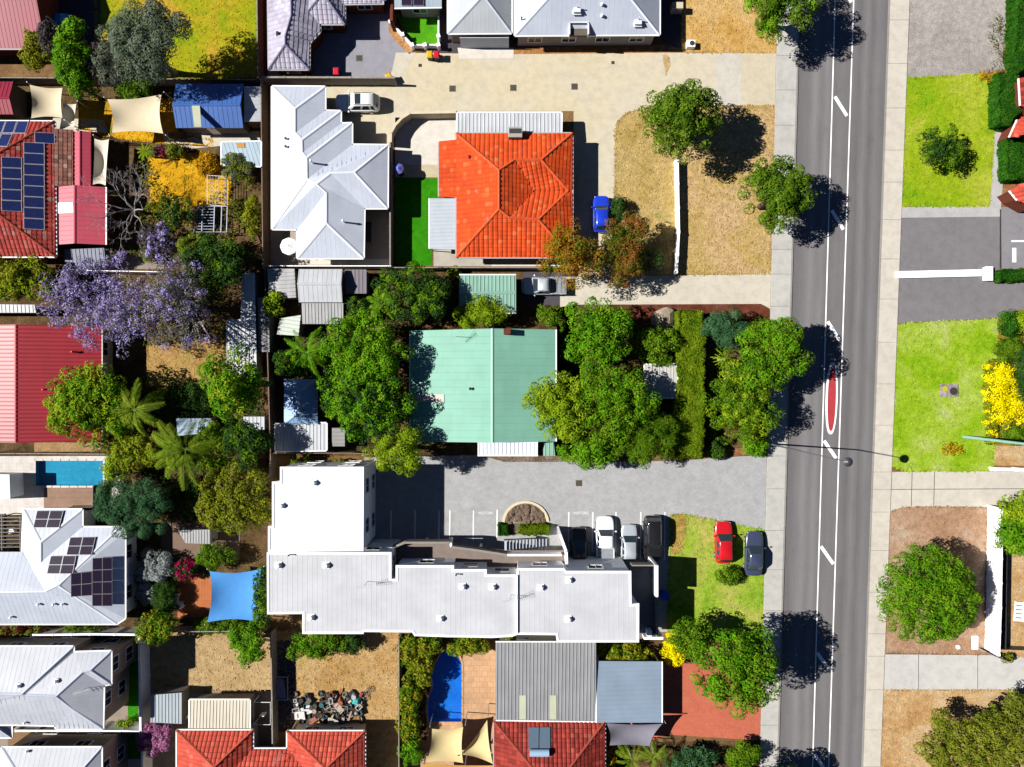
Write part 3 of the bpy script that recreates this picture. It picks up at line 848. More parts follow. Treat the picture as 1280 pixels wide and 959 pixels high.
def make_roof(root, V, F, mat, style=None, cap=None, gutter=None, thick=0.14, walls=None, wall_mat=None, overhang=0.45,
              wall_top=0.12, windows=True, rib=None, name='roof', spacing=0.42, seed=0, axis=None, base=0.0, win_rows=None, tile=None, texture_mat=None):
    """V: name -> (px,py,h); F: lists of vertex names; returns (roof object, planes)"""
    P = {k: W(*v) for k, v in V.items()}
    planes = []; faces = []
    for f in F:
        ids = list(f)
        if newell([P[i] for i in ids]).z < 0: ids = ids[::-1]
        faces.append(ids); planes.append(Plane([P[i] for i in ids]))
    keys = list(P)
    idx = {k: i for i, k in enumerate(keys)}; n = len(keys)
    mb = MB()
    mb.v = [tuple(P[k]) for k in keys] + [(P[k].x, P[k].y, P[k].z - thick) for k in keys]
    edge = {}
    for fi, ids in enumerate(faces):
        for t in planes[fi].tri:
            q = [idx[ids[i]] for i in t]
            a, b_, c = (Vector(mb.v[i]) for i in q)
            if (b_ - a).cross(c - a).z < 0: q = [q[0], q[2], q[1]]
            mb.f.append(tuple(q)); mb.f.append(tuple(i + n for i in q[::-1]))
        for i in range(len(ids)):
            edge.setdefault(frozenset((ids[i], ids[(i + 1) % len(ids)])), []).append((fi, ids[i], ids[(i + 1) % len(ids)]))
    nxt = {}
    gl_ = []
    for e, us in edge.items():
        if len(us) == 1:
            fi, a, b_ = us[0]
            ia, ib = idx[a], idx[b_]
            mb.f.append((ia, ia + n, ib + n, ib))
            nxt[a] = b_
            A, B = P[a], P[b_]
            if gutter is not None and abs(A.z - B.z) < 0.35 and (B - A).length > 0.3:
                d = (B - A); d.z = 0; nrm = Vector((d.y, -d.x, 0)).normalized()
                gut = MB(); gl_.append(gut)
                gut.beam(A + nrm * 0.06 + Vector((0, 0, 0.015)), B + nrm * 0.06 + Vector((0, 0, 0.015)), 0.12, 0.13)
    ro = mb.build(name, mat, root)
    for gut in gl_: gut.build('gutter', gutter, ro)
    if cap is not None:
        for e, us in edge.items():
            if len(us) != 2: continue
            (f1, a, b_), (f2, _, _) = us
            c1 = sum(planes[f1].p, Vector()) / len(planes[f1].p); c2 = sum(planes[f2].p, Vector()) / len(planes[f2].p)
            if (c2 - c1).dot(planes[f1].n) > -0.01: continue
            A, B = P[a], P[b_]
            d = (B - A)
            if d.length < 0.3: continue
            d.normalize()
            up = (planes[f1].n + planes[f2].n).normalized()
            s1 = d.cross(planes[f1].n).normalized(); s2 = d.cross(planes[f2].n).normalized()
            if s1.dot(c1 - A) < 0: s1 = -s1
            if s2.dot(c2 - A) < 0: s2 = -s2
            wd = 0.17 if style == 'tiles' else 0.15
            hgt = 0.16 if style == 'tiles' else 0.07
            low = 0.06 if style == 'tiles' else 0.02
            vs = []
            for q in (A, B):
                vs += [q + s1 * wd + planes[f1].n * low, q + s1 * wd * 0.5 + up * (hgt * 0.85), q + up * hgt, q + s2 * wd * 0.5 + up * (hgt * 0.85), q + s2 * wd + planes[f2].n * low]
            cb = MB(); cb.add(vs, [(0, 1, 6, 5), (1, 2, 7, 6), (2, 3, 8, 7), (3, 4, 9, 8), (0, 4, 3, 2, 1), (5, 6, 7, 8, 9)])
            cb.build('ridge_cap', cap, ro)
    if style == 'ribs':
        rb = MB()
        for pl in planes: add_ribs(rb, pl, spacing, *(rib or (0.09, 0.045)), axis=axis)
        rb.build('roof_ribs', texture_mat or mat, ro)['kind'] = 'stuff'
    elif style == 'tiles':
        tb = MB()
        for i, pl in enumerate(planes): add_tiles(tb, pl, *(tile or (0.46, 0.42, 0.075)), seed=seed * 31 + i)
        tb.build('roof_tiles', texture_mat or mat, ro)['kind'] = 'stuff'
    # walls under the outline
    if wall_mat is not None:
        loops = []; left = dict(nxt)
        while left:
            s = next(iter(left)); lp = [s]; c = left.pop(s)
            while c != s and c in left:
                lp.append(c); c = left.pop(c)
            loops.append(lp)
        for lp in loops:
            if len(lp) < 3: continue
            ins = inset([P[k] for k in lp], overhang)
            wb = MB(); m = len(lp)
            tops = [P[k].z - wall_top for k in lp]
            vs = [(p.x, p.y, base) for p in ins] + [(p.x, p.y, z) for p, z in zip(ins, tops)]
            wb.add(vs, [(i, (i + 1) % m, (i + 1) % m + m, i + m) for i in range(m)])
            wo = wb.build('wall', wall_mat, root)
            if windows:
                for i in range(m):
                    a, c = ins[i], ins[(i + 1) % m]
                    d = c - a; L = d.length
                    if L < 2.4: continue
                    d = d / L; nrm = Vector((d.y, -d.x))
                    mid = (a + c) / 2
                    if nrm.dot(-mid) < 0.05 * mid.length: continue      # only walls that face the middle of the picture
                    zt = min(tops[i], tops[(i + 1) % m])
                    rows = win_rows or [(1.0, min(zt - 0.35, 2.15))]
                    k = max(1, int(L / 3.6))
                    for j in range(k):
                        cpos = a + d * (L * (j + 0.5) / k)
                        for z0, z1 in rows:
                            window(root, cpos, d, nrm, 1.5, z0, z1)
    return ro, planes

m_frame = m_plain('window_frame_white', g(0.6), 0.5)
def window(root, c, d, nrm, w, z0, z1, frame_mat=None):
    rz = math.atan2(d.y, d.x)
    def bx(mb, off, zc, sx, sy, sz):
        q = c + d * off[0] + nrm * off[1]
        mb.box((q.x, q.y, zc), (sx, sy, sz), rz)
    fr = MB(); zc = (z0 + z1) / 2; hh = z1 - z0
    bx(fr, (-w / 2, 0.02), zc, 0.08, 0.1, hh); bx(fr, (w / 2, 0.02), zc, 0.08, 0.1, hh)
    bx(fr, (0, 0.02), z0, w, 0.14, 0.08); bx(fr, (0, 0.02), z1, w, 0.1, 0.08); bx(fr, (0, 0.022), zc, 0.05, 0.08, hh)
    f = fr.build('window', frame_mat or m_frame, root)
    for s in (-1, 1):
        pn = MB(); bx(pn, (s * w / 4, 0.012), zc, w / 2 - 0.07, 0.03, hh - 0.08)
        pn.build('pane', M['glass'], f)

def on_plane(planes, px, py):
    """world point on the roof seen at this photo pixel"""
    for it in range(2):
        h = 3.0
        for k in range(12):
            p = W(px, py, h)
            zz = None
            for pl in planes:
                if point_in(p.x, p.y, pl.p): zz = pl.z(p.x, p.y); break
            if zz is None:
                zz = min(((pl.z(p.x, p.y)), pl) for pl in planes[:1])[0] if planes else h
            h = h * 0.3 + zz * 0.7
        return W(px, py, h)

def point_in(x, y, poly):
    c = False; m = len(poly)
    for i in range(m):
        a, b_ = poly[i], poly[i - 1]
        if (a.y > y) != (b_.y > y) and x < (b_.x - a.x) * (y - a.y) / (b_.y - a.y) + a.x: c = not c
    return c

m_cell = NT('solar_cells', 0.12, 0.6)
def _cells():
    t = m_cell
    f = t.noise(7.0, 2, 0.5, vec=t.mapped((1, 1, 1)))
    t.col(t.ramp(f, [(0.3, (0.012, 0.018, 0.075, 1)), (0.7, (0.02, 0.03, 0.11, 1))]))
_cells()
m_cell_dark = m_paint('solar_cells_dark', (0.022, 0.014, 0.03, 1), 0.2, 0.3)
m_pframe = m_plain('panel_frame', g(0.62), 0.4, 0.5, 0.3)
m_pframe_g = m_plain('panel_frame_grey', g(0.3), 0.4, 0.5, 0.3)
def solar_panel(root, planes, quad, lift=0.12, cell=None, frame=None):
    q = [on_plane(planes, *p) + Vector((0, 0, lift)) for p in quad]
    if newell(q).z < 0: q = q[::-1]
    n = newell(q); c = sum(q, Vector()) / 4
    fb = MB(); t = n * 0.04
    def shr(f): return [c + (p - c) * f for p in q]
    o = [c + (p - c) * 0.99 for p in q]; i_ = [c + (p - c) * 0.945 for p in q]
    vs = [p + t for p in o] + [p + t for p in i_] + [p - t for p in o]
    fb.add(vs, [(k, (k + 1) % 4, (k + 1) % 4 + 4, k + 4) for k in range(4)] + [(k + 8, (k + 1) % 4 + 8, (k + 1) % 4, k) for k in range(4)] + [(11, 10, 9, 8)])
    po = fb.build('solar_panel', frame or m_pframe, root)
    cb = MB(); i2 = [c + (p - c) * 0.955 for p in q]
    # cells in a 3 x 6 grid with small gaps
    la = (q[1] - q[0]).length; lb = (q[2] - q[1]).length
    na, nb = (6, 3) if la > lb else (3, 6)
    for a in range(na):
        for b_ in range(nb):
            def pt(u, v): return i2[0].lerp(i2[1], u).lerp(i2[3].lerp(i2[2], u), v) + n * 0.032
            u0, u1, v0, v1 = (a + .012) / na, (a + .988) / na, (b_ + .012) / nb, (b_ + .988) / nb
            cb.add([pt(u0, v0), pt(u1, v0), pt(u1, v1), pt(u0, v1)], [(0, 1, 2, 3)])
    cb.build('cells', cell or m_cell.m, po)
    return po
def panel_grid(root, planes, quad, nu, nv, **kw):
    a, b_, c, d = [Vector(p) for p in quad]
    for i in range(nu):
        for j in range(nv):
            def pt(u, v): return tuple(a.lerp(b_, u).lerp(d.lerp(c, u), v))
            solar_panel(root, planes, [pt(i / nu, j / nv), pt((i + 1) / nu, j / nv), pt((i + 1) / nu, (j + 1) / nv), pt(i / nu, (j + 1) / nv)], **kw)

def strip_on(root, planes, quad, mat, name='skylight', lift=0.06, th=0.05):
    q = [on_plane(planes, *p) + Vector((0, 0, lift)) for p in quad]
    if newell(q).z < 0: q = q[::-1]
    n = newell(q) * th
    b = MB(); b.add([p for p in q] + [p - n for p in q], [(0, 1, 2, 3), (7, 6, 5, 4)] + [(k + 4, (k + 1) % 4 + 4, (k + 1) % 4, k) for k in range(4)])
    return b.build(name, mat, root)

def roof_vent(root, planes, px, py, r=0.17, h=0.35, mat=None, plate=True):
    p = on_plane(planes, px, py)
    b = MB()
    if plate: b.box((p.x, p.y, p.z + 0.05), (r * 3.4, r * 3.4, 0.1))
    b.cyl((p.x, p.y), r, p.z, p.z + h, 10); b.cyl((p.x, p.y), r * 1.5, p.z + h, p.z + h + 0.16, 10, r * 0.9)
    b.build('roof_vent', mat or M['white'], root, bevel=0.02)
def pipe_on(root, planes, px, py, r=0.06, h=0.5, mat=None):
    p = on_plane(planes, px, py)
    b = MB(); b.cyl((p.x, p.y), r, p.z - 0.1, p.z + h, 8); b.cyl((p.x, p.y), r * 1.7, p.z + h, p.z + h + 0.08, 8, r * 0.6)
    b.build('vent_pipe', mat or M['dark'], root)
def antenna(root, planes, px, py, rz=0.5, h=1.3):
    p = on_plane(planes, px, py); b = MB()
    b.tube([p, p + Vector((0, 0, h))], 0.025, 5)
    d = Vector((math.cos(rz), math.sin(rz), 0)); n = Vector((-d.y, d.x, 0)); t = p + Vector((0, 0, h - 0.05))
    b.tube([t - d * 0.8, t + d * 0.8], 0.02, 4)
    for k in range(-4, 5): b.tube([t + d * (k * 0.19) - n * (0.3 + .02 * k), t + d * (k * 0.19) + n * (0.3 + .02 * k)], 0.012, 4)
    b.build('antenna', M['steel'], root)

def gable(x0, y0, x1, y1, eave, top, axis, rpos=None):
    """rectangle outline in photo pixels; ridge pixel given at its own height"""
    q = (H - eave) / (H - top)
    fx = lambda x: CX + (x - CX) * q
    fy = lambda y: CY + (y - CY) * q
    V = dict(a=(x0, y0, eave), b=(x1, y0, eave), c=(x1, y1, eave), d=(x0, y1, eave))
    if axis == 'x':
        r = fy((y0 + y1) / 2) if rpos is None else rpos
        V.update(r=(fx(x0), r, top), s=(fx(x1), r, top))
        return V, ['absr', 'rscd']
    r = fx((x0 + x1) / 2) if rpos is None else rpos
    V.update(r=(r, fy(y0), top), s=(r, fy(y1), top))
    return V, ['arsd', 'rbcs']
def hip(x0, y0, x1, y1, eave, top, r0, r1):
    V = dict(a=(x0, y0, eave), b=(x1, y0, eave), c=(x1, y1, eave), d=(x0, y1, eave), r=r0 + (top,), s=r1 + (top,))
    if abs(r1[0] - r0[0]) > abs(r1[1] - r0[1]): return V, ['absr', 'bcs', 'scdr', 'dar']
    return V, ['abr', 'bcsr', 'cds', 'dars']
def flat(pts, h):
    hs = h if hasattr(h, '__len__') else [h] * len(pts)
    V = {}; ks = 'abcdefghijklmnopqrstuvwxyzABCDEFGHIJKLMNOPQRSTUVWXYZ'
    for k, p, z in zip(ks, pts, hs): V[k] = (p[0], p[1], z)
    return V, [ks[:len(pts)]]
def house_root(name, label, cat, px, py, group=None):
    p = W(px, py); return thing(name, label, cat, (p.x, p.y, 0), 0, group)

# ------------------------------------------------------------------ fences and walls
def fence(label, pts, h, mat, name='fence', th=0.06, cap=0.10, cap_mat=None, bay=2.4, cat='fence', post=True, group=None):
    """pts: photo pixels of the TOP edge"""
    q = [W(x, y, h) for x, y in pts]
    t = thing(name, label, cat, (q[0].x, q[0].y, 0), 0, group)
    pm = cap_mat or mat
    for i in range(len(q) - 1):
        a, c = q[i], q[i + 1]; L = (c - a).length
        k = max(1, round(L / bay)) if bay else 1
        for j in range(k):
            s, e = a.lerp(c, j / k), a.lerp(c, (j + 1) / k)
            d = (e - s).normalized() * 0.015
            b = MB(); b.beam(s + d - Vector((0, 0, 0.02)), e - d - Vector((0, 0, 0.02)), th, h - 0.02)
            b.build('panel', mat, t)
            b = MB(); b.beam(s + d * .3, e - d * .3, cap, 0.06)
            b.build('capping', pm, t)
            if post:
                b = MB(); b.box((s.x, s.y, (h + 0.03) / 2), (cap * 1.15, cap * 1.15, h + 0.03)); b.build('post', pm, t)
        if post and i == len(q) - 2:
            b = MB(); b.box((c.x, c.y, (h + 0.03) / 2), (cap * 1.15, cap * 1.15, h + 0.03)); b.build('post', pm, t)
    return t

# ------------------------------------------------------------------ shade sails
def shade_sail(label, corners, mat, sag=0.16, posts=True, pull=0.10, n=12, group=None, post_mat=None):
    """corners: (px,py,h) in order; 3 or 4 of them"""
    P = [W(*c) for c in corners]
    c = sum(P, Vector()) / len(P)
    t = thing('shade_sail', label, 'shade sail', (c.x, c.y, 0), 0, group)
    if len(P) == 3: P4 = [P[0], P[1], P[2], P[2]]
    else: P4 = P
    b = MB(); rows = []
    for i in range(n + 1):
        row = []
        for j in range(n + 1):
            u, v = i / n, j / n
            p = P4[0].lerp(P4[1], u).lerp(P4[3].lerp(P4[2], u), v)
            # edges curve inwards between the corners
            bu, bv = 4 * u * (1 - u), 4 * v * (1 - v)
            k = pull * (bu * abs(2 * v - 1) ** 2 + bv * abs(2 * u - 1) ** 2)
            p = p + (c - p) * k
            p = p - Vector((0, 0, sag * bu * bv * 4))
            row.append(p)
        rows.append(row)
    m = n + 1
    top = [p for r in rows for p in r]
    b.v = [tuple(p) for p in top] + [(p.x, p.y, p.z - 0.012) for p in top]
    N = len(top)
    for i in range(n):
        for j in range(n):
            q = (i * m + j, (i + 1) * m + j, (i + 1) * m + j + 1, i * m + j + 1)
            b.f.append(q); b.f.append(tuple(k + N for k in q[::-1]))
    fab = b.build('fabric', mat, t, smooth=True)
    if posts:
        for p in P:
            d = (p - c); d.z = 0; d = d.normalized() * 0.35 if d.length > 0 else d
            pb = MB(); top_ = p + d
            pb.tube([(top_.x, top_.y, 0), (top_.x, top_.y, p.z + 0.1)], 0.05, 8); pb.build('post', post_mat or M['steel'], t)
            cb = MB(); cb.tube([p, (top_.x, top_.y, p.z + 0.05)], 0.012, 4); cb.build('tension_wire', M['dark'], t)
    return t
# ================================================================== BUILDINGS
mr_white = m_sheet('white_roof', (.54,.56,.62,1), 0.5, 0.3, 0.04)
mr_white_g = m_sheet('pale_grey_roof', (.365,.395,.465,1), 0.5, 0.3, 0.07)
mr_apt = m_sheet('apartment_roof', (.395,.40,.425,1), 0.5, 0.3, 0.09, (0.5, 0.5, 1))
mr_apt_w = m_sheet('apartment_west_roof', (.56,.57,.60,1), 0.5, 0.3, 0.03)
mr_crim = m_sheet('crimson_roof', D('a82c48'), 0.45, 0.3, 0.08)
mr_pink = m_sheet('pink_red_roof', D('dc566c'), 0.45, 0.3, 0.08)
mr_red = m_sheet('ribbed_red_roof', D('b41a30'), 0.45, 0.3, 0.12)
mr_blue = m_sheet('blue_roof', D('4a78c8'), 0.45, 0.3, 0.12)
mr_green = m_sheet('mint_green_roof', D('94d0ba'), 0.5, 0.3, 0.06)
mr_teal = m_sheet('pale_teal_roof', D('9ccab8'), 0.5, 0.3, 0.12)
mr_zinc = m_sheet('zinc_roof', D('a9aaae'), 0.5, 0.4, 0.14)
mr_bluegrey = m_sheet('blue_grey_roof', D('9fb2c8'), 0.45, 0.4, 0.06)
mr_cream = m_sheet('cream_shed_roof', D('efe6d2'), 0.5, 0.3, 0.08)
mr_old = m_sheet('old_zinc_roof', D('c4c4c6'), 0.55, 0.3, 0.25, rust=(D('8a7464'), 0.62))
mr_mill = m_sheet('milky_sheet', D('dfe3ea'), 0.45, 0.3, 0.15)
mt_or = m_tile('orange_tiles', D('f0561c'), D('f07a44'), (D('cfa08c'), 0.6), 0.12)
mt_orcap = m_plain('orange_ridge', D('e8683c'), 0.8, 0.1, var=0.2, scale=3)
mt_red = m_tile('salmon_tiles', D('dc5a46'), D('ee7a62'), None, 0.14)
mt_redcap = m_plain('salmon_ridge', D('d0604c'), 0.8, 0.1, var=0.2, scale=3)
mt_dred = m_tile('dark_red_tiles', D('a83c32'), D('c85a46'), (D('b0786a'), 0.6), 0.35)
mt_dredcap = m_plain('dark_red_ridge', D('a8503f'), 0.8, 0.1, var=0.2, scale=3)
mt_weath = m_tile('weathered_red_tiles', D('c04840'), D('b88a7c'), (D('a89488'), 0.6), 0.3)
mt_lav = m_tile('lavender_grey_tiles', D('ccc6da'), D('dcd8e6'), None, 0.12)
mt_lavcap = m_plain('lavender_ridge', D('8f8aa6'), 0.8, 0.1, var=0.1)
mw_white = m_plain('white_render', g(0.72), 0.85, 0.2, var=0.07)
mw_grey = m_plain('grey_render', D('a39a94'), 0.85, 0.2, var=0.08)
mw_cream = m_plain('cream_wall', D('e4d6b8'), 0.85, 0.2, var=0.08)
mw_taupe = m_plain('taupe_wall', D('b4a08e'), 0.85, 0.2, var=0.1)
m_fib = m_sheet('skylight_sheet', D('d8dcc0'), 0.4, 0.4, 0.06)
m_wgut = m_plain('white_gutter', g(0.7), 0.5, var=0.05)
m_ggut = m_plain('grey_gutter', g(0.3), 0.5, var=0.1)
m_cooler = m_plain('cooler_grey', D('b8b4ae'), 0.6, var=0.1)

# --- crimson roofed house, top left
t = house_root('house', 'house with a plain crimson metal roof in the top left corner', 'house', -10, 0)
V, F = gable(-110, -75, 57, 61, 2.8, 4.6, 'x')
make_roof(t, V, F, mr_crim, 'ribs', mr_crim, m_ggut, wall_mat=M['brick'], rib=(0.05, 0.02))
# --- small crimson shed
t = house_root('shed', 'small red roofed shed at the left edge below the crimson house', 'shed', 0, 122)
V, F = gable(-40, 102, 17, 143, 2.2, 2.8, 'x', 122); make_roof(t, V, F, mr_crim, 'ribs', mr_crim, None, wall_mat=M['colorbond'], overhang=0.15, windows=False, rib=(0.06, 0.03))
# --- blue shed and its white lean-to
t = house_root('shed', 'blue gable roofed shed with a pale skylight strip', 'shed', 262, 132)
V, F = gable(220, 105, 304, 160, 2.4, 3.2, 'x', 131)
ro, pl = make_roof(t, V, F, mr_blue, 'ribs', mr_blue, None, wall_mat=M['colorbond'], overhang=0.2, windows=False, rib=(0.05, 0.025), spacing=0.5)
strip_on(ro, pl, [(240, 132.5), (250, 132.5), (252, 159), (243, 159)], m_fib)
dr = MB(); p = W(262, 159, 2.0); dr.box((p.x, p.y - .05, 1.0), (0.9, 0.06, 2.0)); dr.build('door', M['white'], t)
t = house_root('lean_to', 'white lean-to roof on the right end of the blue shed', 'lean-to', 315, 130)
V, F = flat([(305, 108), (326, 108), (326, 152), (305, 152)], [2.3, 2.0, 2.0, 2.3])
make_roof(t, V, F, mr_mill, 'ribs', None, None, wall_mat=M['colorbond'], overhang=0.1, windows=False, thick=0.06, rib=(0.05, 0.025))
# --- pale low roof below the blue shed
t = house_root('patio_roof', 'pale blue-white patio roof below the blue shed', 'patio roof', 300, 192)
V, F = flat([(277, 178), (326, 177), (326, 208), (277, 206)], [2.4, 2.3, 2.1, 2.2])
ro, pl = make_roof(t, V, F, m_sheet('patio_sheet', D('c4dcec'), 0.4, 0.4, 0.15), 'ribs', None, m_wgut, wall_mat=None, thick=0.06, rib=(0.05, 0.025))
for x, y in ((279, 180), (324, 179), (324, 206), (279, 205)):
    p = W(x, y, 2.0); b = MB(); b.box((p.x, p.y, 1.05), (0.09, 0.09, 2.1)); b.build('post', M['white'], t)
strip_on(ro, pl, [(296, 179), (306, 179), (306, 185), (296, 185)], m_plain('orange_board', D('e0a050'), 0.8), 'board')

# --- tiled house with solar panels and pink-red extensions
t = house_root('house', 'weathered red tiled house covered in blue solar panels at the left edge', 'house', 0, 235)
V = dict(a=(-95, 151, 2.8), b=(68, 152, 2.8), c=(70, 321, 2.8), d=(-95, 321, 2.8), r=(-14, 199, 5.0), s=(-14, 258, 5.0))
ro, pl = make_roof(t, V, ['abr', 'bcsr', 'cds', 'dars'], mt_weath, 'tiles', mt_dredcap, m_wgut, wall_mat=M['brick'], seed=3)
V2 = dict(a=(66, 163, 2.86), b=(92, 165, 2.45), c=(92, 233, 2.45), d=(66, 233, 2.86))
make_roof(t, V2, ['abcd'], m_tile('brown_tiles', D('9a6658'), D('b8a094'), (D('b8aaa0'), 0.6), 0.4), 'tiles', None, None, wall_mat=None, seed=5, name='verandah_roof')
V3, F3 = gable(92.5, 165, 113.5, 234, 2.4, 2.75, 'y', 100)
make_roof(t, V3, F3, mr_pink, 'ribs', mr_pink, None, wall_mat=None, rib=(0.05, 0.02), name='verandah_roof')
V4, F4 = gable(69.5, 234, 132, 306, 2.55, 3.25, 'y', 93.5)
ro4, pl4 = make_roof(t, V4, F4, mr_pink, 'ribs', mr_pink, m_wgut, wall_mat=M['brick'], rib=(0.05, 0.02), name='extension_roof', spacing=0.5)
strip_on(ro4, pl4, [(70.5, 254), (91.5, 253), (92, 266), (70.5, 267)], M['white'])
Z = lambda x, y: (x / 4.795, 130 + y / 4.795)
for q in ([(-25, 105), (40, 105), (14, 178), (-52, 178)], [(45, 105), (108, 105), (84, 178), (19, 178)], [(113, 106), (178, 106), (156, 180), (88, 179)],
          [(-52, 183), (12, 183), (-18, 258), (-85, 258)], [(16, 183), (80, 184), (49, 259), (-14, 258)]):
    solar_panel(t, pl[:1], [Z(*p) for p in q], cell=m_cell.m)
for k in range(5): solar_panel(t, pl[1:2], [(2.5, 196.7 + k * 13.55), (28.3, 197.7 + k * 13.55), (28.8, 211 + k * 13.55), (3, 209.8 + k * 13.55)])
for k in range(8): solar_panel(t, pl[1:2], [(30.3, 178.4 + k * 13.55), (56.6, 179.6 + k * 13.55), (57, 193 + k * 13.55), (30.6, 191.6 + k * 13.55)])
solar_panel(t, pl[1:2], [(44, 166), (69.5, 167), (69.5, 180.6), (44.3, 179)])
# pale low sheds beneath
t = house_root('storage_hutch', 'dark grey flat roofed hutch below the pink-red extension', 'hutch', 108, 325)
V, F = flat([(80, 312), (130, 310), (132, 332), (82, 334)], [2.0, 2.0, 1.8, 1.8])
make_roof(t, V, F, m_sheet('hutch_sheet', D('8288a0'), 0.5, 0.3, 0.15), 'ribs', None, None, wall_mat=M['fibro'], overhang=0.1, windows=False, thick=0.06)

# --- ribbed red house
t = house_root('house', 'long house with a ribbed bright red metal roof at the left edge', 'house', 20, 480)
V, F = gable(-100, 408, 127, 552, 2.8, 4.5, 'y', 20)
V['a'] = (-100, 408, 2.8)
ro, pl = make_roof(t, V, F, mr_red, 'ribs', mr_red, m_ggut, wall_mat=mw_cream, rib=(0.13, 0.07), spacing=0.42)
for x, y in ((57, 487), (66, 529), (93, 440)): pipe_on(ro, pl, x, y, 0.09, 0.45, m_plain('red_pipe', D('d83a4a'), 0.5))
t = house_root('carport', 'narrow grey carport roof above the ribbed red house', 'carport', 15, 390)
V, F = flat([(-60, 380), (43, 381), (45, 391), (-60, 391)], [2.3, 2.3, 2.2, 2.2])
make_roof(t, V, F, mr_mill, 'ribs', None, None, wall_mat=M['fibro'], overhang=0.1, windows=False, thick=0.08)

# --- white hipped house with dark solar panels
t = house_root('house', 'white hipped roof house with dark solar panels below the turquoise pool', 'house', 80, 720)
V = dict(a=(29.5, 637, 3.0), b=(103, 637, 3.0), c=(103, 659, 3.0), d=(150.5, 659, 3.0), d2=(156.5, 665, 3.0), e=(156.5, 773, 3.0), f=(146, 780, 3.0), g=(-110, 780, 3.0),
         h=(-110, 742, 4.6), i=(57, 740, 4.7), k=(27.5, 690, 3.0), p=(51, 678, 3.95), q=(51, 703, 3.95), r=(73, 732, 4.95))
ro, pl = make_roof(t, V, [['a', 'b', 'p'], ['b', 'c', 'q', 'p'], ['c', 'd', 'r', 'q'], ['d', 'd2', 'e', 'f', 'r'], ['r', 'f', 'g', 'h', 'i'], ['a', 'p', 'q', 'r', 'i', 'k']],
                   mr_white_g, 'ribs', mr_white, m_wgut, wall_mat=mw_white, rib=(0.05, 0.010), spacing=0.5)
V2 = dict(a=(-110, 690, 3.0), b=(27.5, 690, 3.05), c=(57, 740, 4.65), d=(-110, 742, 4.55))
make_roof(t, V2, ['abcd'], mr_white_g, 'ribs', None, None, wall_mat=None, rib=(0.05, 0.010), spacing=0.5, name='lower_roof')
V2b = dict(a=(-110, 689, 3.1), b=(27, 689, 3.1), c=(27, 706, 3.5), d=(-14, 742, 4.55), e=(-110, 742, 4.62))
kw = dict(cell=m_cell_dark, frame=m_pframe_g)
panel_grid(t, pl[:1], [(47.5, 638.2), (80.5, 638.2), (75, 659.4), (42.5, 659.4)], 2, 2, **kw)
panel_grid(t, pl[2:3], [(89, 671.4), (120.6, 671), (115.6, 693.4), (84, 693.4)], 2, 2, **kw)
panel_grid(t, pl[2:3], [(64.6, 694.6), (96.4, 694.4), (92, 717), (59.5, 717)], 2, 2, **kw)
panel_grid(t, pl[3:4], [(118.9, 696.4), (143.4, 695.2), (143.4, 756), (118.4, 756)], 2, 4, lift=0.42, **kw)
panel_grid(t, pl[3:4], [(92, 715.2), (118.2, 712.9), (118.2, 742.7), (92, 744.7)], 2, 2, lift=0.42, **kw)
for x, y in ((49, 755), (68, 755), (79, 755), (15, 771)): roof_vent(ro, pl[4:5], x, y, 0.11, 0.22, plate=False)
# --- small white out-building by the pool
t = house_root('pool_shed', 'small white flat roofed pool shed at the left edge', 'shed', 2, 610)
V, F = flat([(-40, 592), (12, 593), (13, 624), (-40, 626)], 2.2)
make_roof(t, V, F, mr_mill, None, None, None, wall_mat=mw_white, overhang=0.1, windows=False)

mr_cool = m_sheet('cool_pale_roof', D('d6dae4'), 0.5, 0.3, 0.08)
# --- tall two-storey white house
t = house_root('house', 'tall two-storey house with pale blue-white roofs in the lower left', 'house', 70, 860)
V = dict(A0=(-130, 808.5, 5.4), A1=(91.8, 808.4, 5.4), A2=(27, 868, 6.95), A3=(-130, 867, 6.95), B0=(92.3, 815.4, 5.3), B1=(139, 814, 5.3), B2=(113, 838, 6.1), B3=(103.5, 840, 6.15),
         B4=(70, 870.5, 6.9), B5=(31, 869.3, 6.85), C1=(139, 855.5, 5.3), C2=(130, 856.5, 5.3), D1=(128.7, 911.5, 5.3), D2=(90.5, 886, 6.3), D3=(70, 911.5, 5.3),
         E1=(69, 907, 5.3), E2=(17, 906, 5.3), E3=(-130, 906, 5.3))
ro, pl = make_roof(t, V, [['A0', 'A1', 'A2', 'A3'], ['A1', 'B0', 'B5', 'A2'], ['B0', 'B1', 'B2', 'B3', 'B4', 'B5'], ['B1', 'C1', 'B2'], ['B3', 'B2', 'C1', 'C2'],
                          ['B3', 'C2', 'D1', 'D2', 'B4'], ['D2', 'D1', 'D3', 'E1'], ['A3', 'A2', 'B5', 'B4', 'D2', 'E1', 'E2', 'E3']],
                   mr_cool, 'ribs', mr_white_g, m_wgut, wall_mat=mw_taupe, overhang=0.35, rib=(0.05, 0.010), spacing=0.5, win_rows=[(0.8, 2.1), (3.5, 4.9)])
roof_vent(ro, pl[:1], 24, 857, 0.14, 0.25); roof_vent(ro, pl[2:3], 71, 851, 0.14, 0.25); antenna(ro, pl[5:6], 108, 860, 0.3, 0.9)
roof_vent(ro, pl[7:8], 32, 903, 0.1, 0.2, plate=False)
# first-floor balcony on the end wall
b = MB(); p0, p1 = W(141, 836, 2.6), W(154, 812, 2.6)
b.box(((p0.x + p1.x) / 2, (p0.y + p1.y) / 2, 2.55), (abs(p1.x - p0.x), abs(p1.y - p0.y), 0.16)); b.build('balcony', mw_taupe, t)
